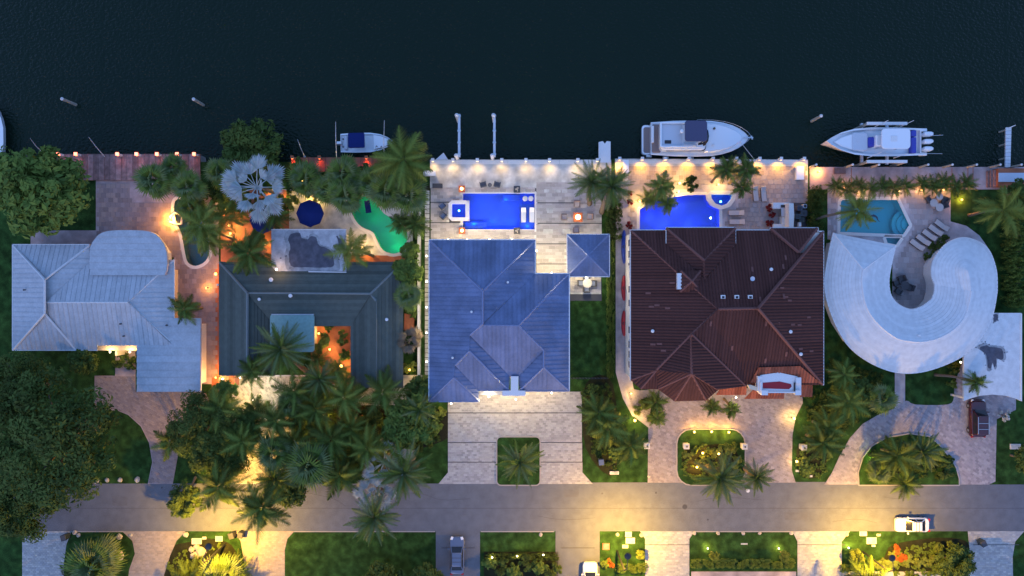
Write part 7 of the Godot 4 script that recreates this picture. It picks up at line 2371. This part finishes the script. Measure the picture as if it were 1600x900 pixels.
	deck_plate(y, "spotlight", blob(2.15, -1.15, 0.14, 0.14, 8), 2.2, 2.55, mt["dark_metal"], 0.02)
	for k in [[-3.8, 2.35], [-0.5, 2.4], [-6.0, 2.15]]:
		var fd := MB.new()
		fd.tube([Vector3(k[0] - 0.35, 0.9, k[1]), Vector3(k[0] + 0.35, 0.9, k[1])], [0.17, 0.17], 8)
		own(y, "fender", fd, mt["white_paint"], true)
	var ln := MB.new()
	ln.tube([Vector3(5.6, 2.1, 0.5), Vector3(8.0, 1.75, 3.3)], [0.03, 0.03], 4)
	own(y, "mooring_line", ln, mt["coping"])
	# centre console boat on its lift
	var c := thing("console_boat", "white centre console boat with three outboards on a lift", "boat", P(1378, 220, 1.6) * Vector3(1, 0, 1) + Vector3(0, -0.5, 0), "", PI)
	var hc := [[-5.4, 1.72], [-2.0, 1.86], [1.0, 1.86], [3.2, 1.66], [5.0, 1.15], [6.3, 0.5], [6.95, 0.0]]
	var cb := MB.new()
	cb.loft([outline_loop(hc, 0.45, -0.2), outline_loop(hc, 0.85, 0.7, 0.3), outline_loop(hc, 1.0, 1.5, 0.5), outline_loop(hc, 0.87, 1.53, 0.5, 0.12), outline_loop(hc, 0.84, 0.95, 0.45, 0.12)])
	own(c, "hull", cb, mt["gelcoat"])
	deck_plate(c, "bow_deck", [[2.0, -1.3], [3.4, -1.05], [4.9, -0.6], [5.9, 0.0], [4.9, 0.6], [3.4, 1.05], [2.0, 1.3]], 1.2, 1.62, mt["gelcoat"], 0.1)
	deck_plate(c, "bow_cushion", rr2(1.6, -1.15, 3.6, 1.15, 0.3), 1.55, 1.72, mt["gel_grey"], 0.06)
	deck_plate(c, "console", rr2(-0.9, -0.75, 0.9, 0.75, 0.2), 1.0, 2.4, mt["gelcoat"], 0.15)
	deck_plate(c, "console_seat", rr2(0.75, -0.7, 1.6, 0.55, 0.2), 1.1, 1.9, mt["royal"], 0.1)
	var hard := deck_plate(c, "hard_top", rr2(-2.9, -1.3, 0.75, 1.3, 0.45), 3.3, 3.45, mt["gelcoat"], 0.07)
	for k in [[-2.3, -0.9], [-2.3, 0.9], [0.2, -0.8], [0.2, 0.8]]:
		var p := MB.new()
		p.tube([Vector3(k[0], 1.0, k[1]), Vector3(k[0] * 0.95, 3.32, k[1] * 1.05)], [0.04, 0.04], 6)
		own(c, "top_support", p, mt["steel"])
	deck_plate(c, "top_hatch", rr2(-1.2, -0.35, -0.4, 0.35, 0.08), 3.42, 3.5, mt["white_paint"], 0.03)
	for s in [[-1.5, 0.55], [0.65, 1.45]]:
		deck_plate(c, "stern_seat", rr2(-4.65, s[0], -4.0, s[1], 0.12), 1.1, 1.75, mt["royal"], 0.08)
	for z in [-0.95, 0.0, 0.95]:
		var ob := MB.new()
		ob.loft([outline_loop([[-0.55, 0.22], [-0.3, 0.34], [0.3, 0.34], [0.55, 0.22], [0.6, 0.0]], 0.8, 1.1, 0.0, 0.0), outline_loop([[-0.55, 0.22], [-0.3, 0.34], [0.3, 0.34], [0.55, 0.22], [0.6, 0.0]], 1.0, 1.6), outline_loop([[-0.55, 0.22], [-0.3, 0.34], [0.3, 0.34], [0.55, 0.22], [0.6, 0.0]], 0.8, 1.95), outline_loop([[-0.55, 0.22], [-0.3, 0.34], [0.3, 0.34], [0.55, 0.22], [0.6, 0.0]], 0.4, 2.02)])
		for i in ob.v.size(): ob.v[i] += Vector3(-6.1, 0, z)
		var eng := own(c, "outboard_motor", ob, mt["gelcoat"], true)
		var leg := MB.new()
		leg.box(Vector3(-6.05, 0.5, z), Vector3(0.4, 1.3, 0.16)); leg.box(Vector3(-5.55, 1.2, z), Vector3(0.5, 0.3, 0.3))
		own(eng, "engine_leg", leg, mt["gel_grey"])
	for k in [[-5.4, 1.35, -5.95, 1.75], [-5.4, -1.75, -5.95, -1.35]]:
		deck_plate(c, "swim_step", rr2(-6.2, k[1], -5.3, k[3], 0.1), 1.0, 1.45, mt["gelcoat"], 0.05)
	for k in [[-4.9, -1.6, -7.4, -1.75], [-4.9, 0.6, -7.5, 0.62]]:
		var rod := MB.new()
		rod.tube([Vector3(k[0], 2.0, k[1]), Vector3(k[2], 2.6, k[3])], [0.035, 0.03], 5)
		own(c, "outrigger", rod, mt["steel"])
	# lift that carries it
	var lf := thing("boat_lift", "white boat lift rails cradling the centre console boat", "boat lift", P(1378, 220, 0.4) * Vector3(1, 0, 1) + Vector3(0, -1.6, 0))
	for s in [[193, 0], [252.5, 1]]:
		var q0 := P(1354, s[0], 1.8) - lf.position; var q1 := P(1417, s[0], 1.8) - lf.position
		var mb := MB.new()
		mb.box((q0 + q1) / 2, Vector3(q1.x - q0.x, 0.25, 0.36))
		own(lf, "walkway_beam", mb, mt["white_paint"])
		for t in [0.03, 0.97]:
			var pb := MB.new()
			var at := q0.lerp(q1, t)
			pb.tube([Vector3(at.x, -0.8, at.z), at], [0.2, 0.18], 8)
			own(lf, "lift_pile", pb, mt["pile_wood"])
	for x in [1352, 1392]:
		var a := P(x, 190, 0.4) - lf.position; var b := P(x, 255, 0.4) - lf.position
		var mb := MB.new()
		mb.box((a + b) / 2 + Vector3(0, -0.95, 0), Vector3(0.3, 0.3, b.z - a.z))
		own(lf, "cradle_beam", mb, mt["gel_grey"])
	for k in [[1367, 198, 1388, 188], [1407, 198, 1428, 188], [1355, 247, 1377, 238], [1396, 247, 1418, 240]]:
		var mb := MB.new()
		mb.tube([P(k[0], k[1], 1.2) - lf.position, P(k[2], k[3], 2.6) - lf.position], [0.045, 0.04], 5)
		own(lf, "guide_pole", mb, mt["white_paint"])
	# small boat with blue top
	var b := thing("small_motorboat", "small white motorboat with a square navy canvas top", "boat", P(570, 220, 0.4) * Vector3(1, 0, 1) + Vector3(0, -1.6, 0), "", 0.02)
	var hs := [[-3.4, 1.2], [-1.5, 1.3], [0.5, 1.28], [1.8, 1.05], [2.8, 0.62], [3.4, 0.18], [3.5, 0.0]]
	var sb := MB.new()
	sb.loft([outline_loop(hs, 0.6, -0.2), outline_loop(hs, 0.92, 0.5, 0.15), outline_loop(hs, 1.0, 0.95, 0.25), outline_loop(hs, 0.86, 0.98, 0.25, 0.06), outline_loop(hs, 0.84, 0.65, 0.25, 0.06)])
	own(b, "hull", sb, mt["gelcoat"])
	deck_plate(b, "bow_deck", [[0.9, -1.0], [1.9, -0.8], [2.8, -0.4], [3.1, 0.0], [2.8, 0.4], [1.9, 0.8], [0.9, 1.0]], 0.8, 1.1, mt["gelcoat"], 0.06)
	deck_plate(b, "canvas_top", rr2(-2.1, -0.98, 0.05, 0.98, 0.2), 2.3, 2.42, mt["navy"], 0.07)
	for k in [[-1.9, -0.85], [-1.9, 0.85], [-0.1, -0.85], [-0.1, 0.85]]:
		var p := MB.new()
		p.tube([Vector3(k[0], 0.9, k[1]), Vector3(k[0], 2.32, k[1])], [0.025, 0.025], 5)
		own(b, "top_pole", p, mt["steel"])
	deck_plate(b, "console", rr2(-0.8, -0.4, -0.2, 0.4, 0.1), 0.7, 1.5, mt["gelcoat"], 0.06)
	deck_plate(b, "stern_bench", rr2(-2.9, -0.9, -2.5, 0.9, 0.08), 0.7, 1.1, mt["gel_grey"], 0.05)
	var om := MB.new()
	om.box(Vector3(-3.55, 1.0, 0), Vector3(0.75, 0.55, 0.42), Basis(), 0.75); om.box(Vector3(-3.6, 0.2, 0), Vector3(0.25, 1.2, 0.12))
	own(b, "outboard_motor", om, mt["gelcoat"])
	for s in [-1, 1]:
		var cl := MB.new()
		cl.lathe([Vector2(0.13, 0.96), Vector2(0.13, 1.06), Vector2(0.06, 1.08)], 8, Vector3(-3.05, 0, 0.5 * s))
		own(b, "stern_cleat", cl, mt["dark_metal"])
	# dark hull mark: two peaks with a wavy line under them
	var mk := MB.new()
	for k in [[1.35, 0.58, 0.2], [1.95, 0.62, 0.16]]:
		mk.prism(PackedVector2Array([Vector2(k[0] - k[2], k[1] + 0.12), Vector2(k[0], k[1] - 0.16), Vector2(k[0] + k[2], k[1] + 0.12), Vector2(k[0], k[1] + 0.02)]), 1.1, 1.108)
	mk.prism(PackedVector2Array([Vector2(1.1, 0.76), Vector2(1.6, 0.8), Vector2(2.1, 0.76), Vector2(2.1, 0.8), Vector2(1.6, 0.85), Vector2(1.1, 0.8)]), 1.1, 1.107)
	own(b, "hull_mark", mk, mt["ink"])
	# boat moored off the neighbouring lot
	var w := thing("moored_boat", "pale rounded boat stern beside the broad dense tree", "boat", P(-24, 203, 0.6) * Vector3(1, 0, 1) + Vector3(0, -1.6, 0), "", PI / 2)
	var wb := MB.new()
	wb.loft([outline_loop(hs, 0.7, -0.2), outline_loop(hs, 1.2, 0.6), outline_loop(hs, 1.35, 1.3), outline_loop(hs, 1.2, 1.34), outline_loop(hs, 1.15, 1.0)])
	own(w, "hull", wb, mt["gelcoat"])

# ------------------------------------------------------------------ cars
func car(label: String, at: Vector3, turn: float, m: Material, L: float, W: float, suv := false) -> void:
	var root := thing("parked_car", label, "car", at, "", turn)
	var tall := 1.75 if suv else 1.42
	var belt := 1.02 if suv else 0.86
	var ring := func(x0: float, x1: float, w: float, y0: float, y1: float, r: float) -> Array:
		var o := []
		for q in rrect(x0, -w, x1, w, r, 6):
			var t: float = (q[0] - x0) / (x1 - x0)
			o.append(Vector3(q[0], lerpf(y0, y1, t), q[1]))
		return o
	var h := L / 2
	var w := W / 2
	var body := MB.new()
	body.loft([ring.call(-h + 0.12, h - 0.14, w - 0.1, 0.24, 0.24, 0.35), ring.call(-h, h, w, 0.42, 0.42, 0.42), ring.call(-h + 0.02, h - 0.03, w, 0.66, 0.6, 0.45), ring.call(-h + 0.1, h - 0.16, w - 0.05, belt, belt - 0.16, 0.48), ring.call(-h + 0.22, h - 0.34, w - 0.16, belt + 0.05, belt - 0.09, 0.42)])
	own(root, "body", body, m, true)
	var c0 := -h + (0.35 if suv else 0.55); var c1 := h - (1.25 if suv else 1.15)
	var t0 := c0 + (0.2 if suv else 0.75); var t1 := c1 - 0.75
	var wi := w - 0.14; var wt := w - 0.3
	var lo := [Vector3(c0, belt, -wi), Vector3(c1, belt - 0.04, -wi), Vector3(c1, belt - 0.04, wi), Vector3(c0, belt, wi)]
	var hi := [Vector3(t0, tall - 0.06, -wt), Vector3(t1, tall - 0.05, -wt), Vector3(t1, tall - 0.05, wt), Vector3(t0, tall - 0.06, wt)]
	var cab := MB.new()
	var mid := Vector3((c0 + c1) / 2, belt, 0)
	for i in 4:
		var j := (i + 1) % 4
		cab.qo(lo[i], lo[j], hi[j], hi[i], mid)
	own(root, "cabin_frame", cab, m)
	var names := ["side_window", "windscreen", "side_window", "rear_window"]
	for i in 4:
		var j := (i + 1) % 4
		var g := MB.new()
		var f := func(u: float, v: float) -> Vector3: return lo[i].lerp(lo[j], u).lerp(hi[i].lerp(hi[j], u), v)
		var nrm: Vector3 = (f.call(1, 0) - f.call(0, 0)).cross(f.call(0, 1) - f.call(0, 0)).normalized()
		if nrm.dot(f.call(0.5, 0.5) - mid) < 0: nrm = -nrm
		for span in ([[0.05, 0.47], [0.52, 0.94]] if i % 2 == 0 else [[0.06, 0.94]]):
			g.qo(f.call(span[0], 0.1) + nrm * 0.012, f.call(span[1], 0.1) + nrm * 0.012, f.call(span[1], 0.92) + nrm * 0.012, f.call(span[0], 0.92) + nrm * 0.012, mid)
		own(root, names[i], g, mt["glass"])
	var rf := MB.new()
	rf.loft([ring.call(t0 - 0.04, t1 + 0.04, wt + 0.03, tall - 0.07, tall - 0.07, 0.2), ring.call(t0, t1, wt, tall - 0.015, tall - 0.01, 0.2), ring.call(t0 + 0.12, t1 - 0.12, wt - 0.12, tall + 0.015, tall + 0.015, 0.16)])
	own(root, "roof", rf, m, true)
	for s in [-1, 1]:
		var rail := MB.new()
		rail.box(Vector3((t0 + t1) / 2, tall + (0.06 if suv else 0.0), (wt - 0.03) * s), Vector3(t1 - t0 - 0.2, 0.05, 0.05))
		own(root, "roof_rail", rail, mt["steel"] if suv else mt["dark_metal"])
		var mr := MB.new()
		mr.box(Vector3(c1 - 0.32, belt + 0.08, (w + 0.08) * s), Vector3(0.14, 0.16, 0.24))
		own(root, "wing_mirror", mr, m)
		var hl := MB.new()
		hl.box(Vector3(h - 0.2, 0.7, (w - 0.3) * s), Vector3(0.36, 0.14, 0.3), Basis(Vector3.UP, 0.35 * s))
		own(root, "headlight", hl, mt["headlight"])
		var tl := MB.new()
		tl.box(Vector3(-h + 0.1, 0.78, (w - 0.26) * s), Vector3(0.2, 0.16, 0.34), Basis(Vector3.UP, -0.3 * s))
		own(root, "taillight", tl, mt["taillight"])
		for x in [-h + 0.85, h - 0.88]:
			var ty := MB.new()
			ty.tube([Vector3(x, 0.33, (w - 0.2) * s), Vector3(x, 0.33, (w + 0.01) * s)], [0.34, 0.34], 16)
			var wh := own(root, "wheel", ty, mt["rubber"])
			var ri := MB.new()
			ri.tube([Vector3(x, 0.33, (w - 0.1) * s), Vector3(x, 0.33, (w + 0.02) * s)], [0.2, 0.19], 12)
			own(wh, "rim", ri, mt["steel"])
	for k in ([0.35, 0.66] if not suv else [0.3, 0.62]):
		var bar := MB.new()
		bar.box(Vector3(lerpf(t0, t1, k), tall + (0.09 if suv else 0.018), 0), Vector3(0.05, 0.03, wt * 1.9))
		own(root, "roof_bar", bar, mt["steel"] if suv else mt["dark_metal"])

func build_cars() -> void:
	car("white hatchback parked on the street beside the curved bed", P(1427, 821, 0.9) * Vector3(1, 0, 1), PI, mt["car_white"], 4.35, 1.85)
	car("maroon sport utility car with roof rails under the carport edge", P(1529, 654, 0.9) * Vector3(1, 0, 1) + Vector3(0, 0.05, 0), PI / 2, mt["maroon"], 4.9, 2.0, true)
	car("grey blue sedan parked in the asphalt drive", P(714, 868, 0.7) * Vector3(1, 0, 1) + Vector3(0, 0.02, 0), PI / 2, mt["slate_blue"], 4.9, 1.9)
	car("white car nosing out of the drive beside orange shrub", P(922, 907, 0.7) * Vector3(1, 0, 1) + Vector3(0, 0.02, 0), PI / 2, mt["car_white"], 4.7, 1.9)
	# small sign disc on a post at the street edge
	var sg := thing("traffic_post", "thin post with a white disc at the street edge under palms", "sign", P(1163, 762))
	var st := MB.new()
	st.tube([Vector3(0, -0.1, 0), Vector3(0, 1.3, 0)], [0.04, 0.04], 6)
	own(sg, "post", st, mt["dark_metal"])
	var ds := MB.new()
	ds.lathe([Vector2(0.24, 1.3), Vector2(0.24, 1.36), Vector2(0, 1.37)], 14)
	own(sg, "disc", ds, mt["white_paint"])

# ------------------------------------------------------------------ scene
func _ready() -> void:
	rng.seed = 7
	var cam := Camera3D.new()
	cam.name = "camera"
	cam.fov = rad_to_deg(2.0 * atan(37.5 / H))
	cam.near = 0.5
	cam.far = 2000.0
	cam.position = Vector3(0, H, 0)
	cam.rotation.x = -PI / 2
	cam.current = true
	add_child(cam)
	var env := Environment.new()
	var sky := Sky.new()
	var sm := ProceduralSkyMaterial.new()
	sm.sky_top_color = Color(0.27, 0.50, 1.08).linear_to_srgb()
	sm.sky_horizon_color = Color(0.34, 0.50, 1.0).linear_to_srgb()
	sm.ground_bottom_color = Color(0.03, 0.03, 0.04)
	sm.ground_horizon_color = Color(0.2, 0.2, 0.25)
	sm.sky_curve = 0.15
	sky.sky_material = sm
	env.background_mode = Environment.BG_SKY
	env.sky = sky
	env.background_energy_multiplier = 1.0
	env.tonemap_mode = Environment.TONE_MAPPER_LINEAR
	env.tonemap_exposure = 1.06
	env.sdfgi_enabled = true
	env.ssao_enabled = true
	env.ssil_enabled = true
	var we := WorldEnvironment.new()
	we.name = "environment"
	we.environment = env
	add_child(we)
	# afterglow of the set sun, low in the south-west
	var sun := DirectionalLight3D.new()
	sun.name = "afterglow"
	sun.light_color = Color(1.0, 0.78, 0.72).linear_to_srgb()
	sun.light_energy = 0.22
	sun.light_angular_distance = 40.0
	sun.sky_mode = DirectionalLight3D.SKY_MODE_LIGHT_ONLY
	sun.shadow_enabled = true
	add_child(sun)
	sun.look_at_from_position(Vector3(-0.45, 0.75, 1.0), Vector3.ZERO)
	make_materials()
	build_setting()
	print("setting ", Time.get_ticks_msec())
	build_houses()
	print("houses ", Time.get_ticks_msec())
	build_docks()
	build_boats()
	build_cars()
	build_furniture()
	build_lamps()
	print("things ", Time.get_ticks_msec())
	build_plants()
	print("plants ", Time.get_ticks_msec())
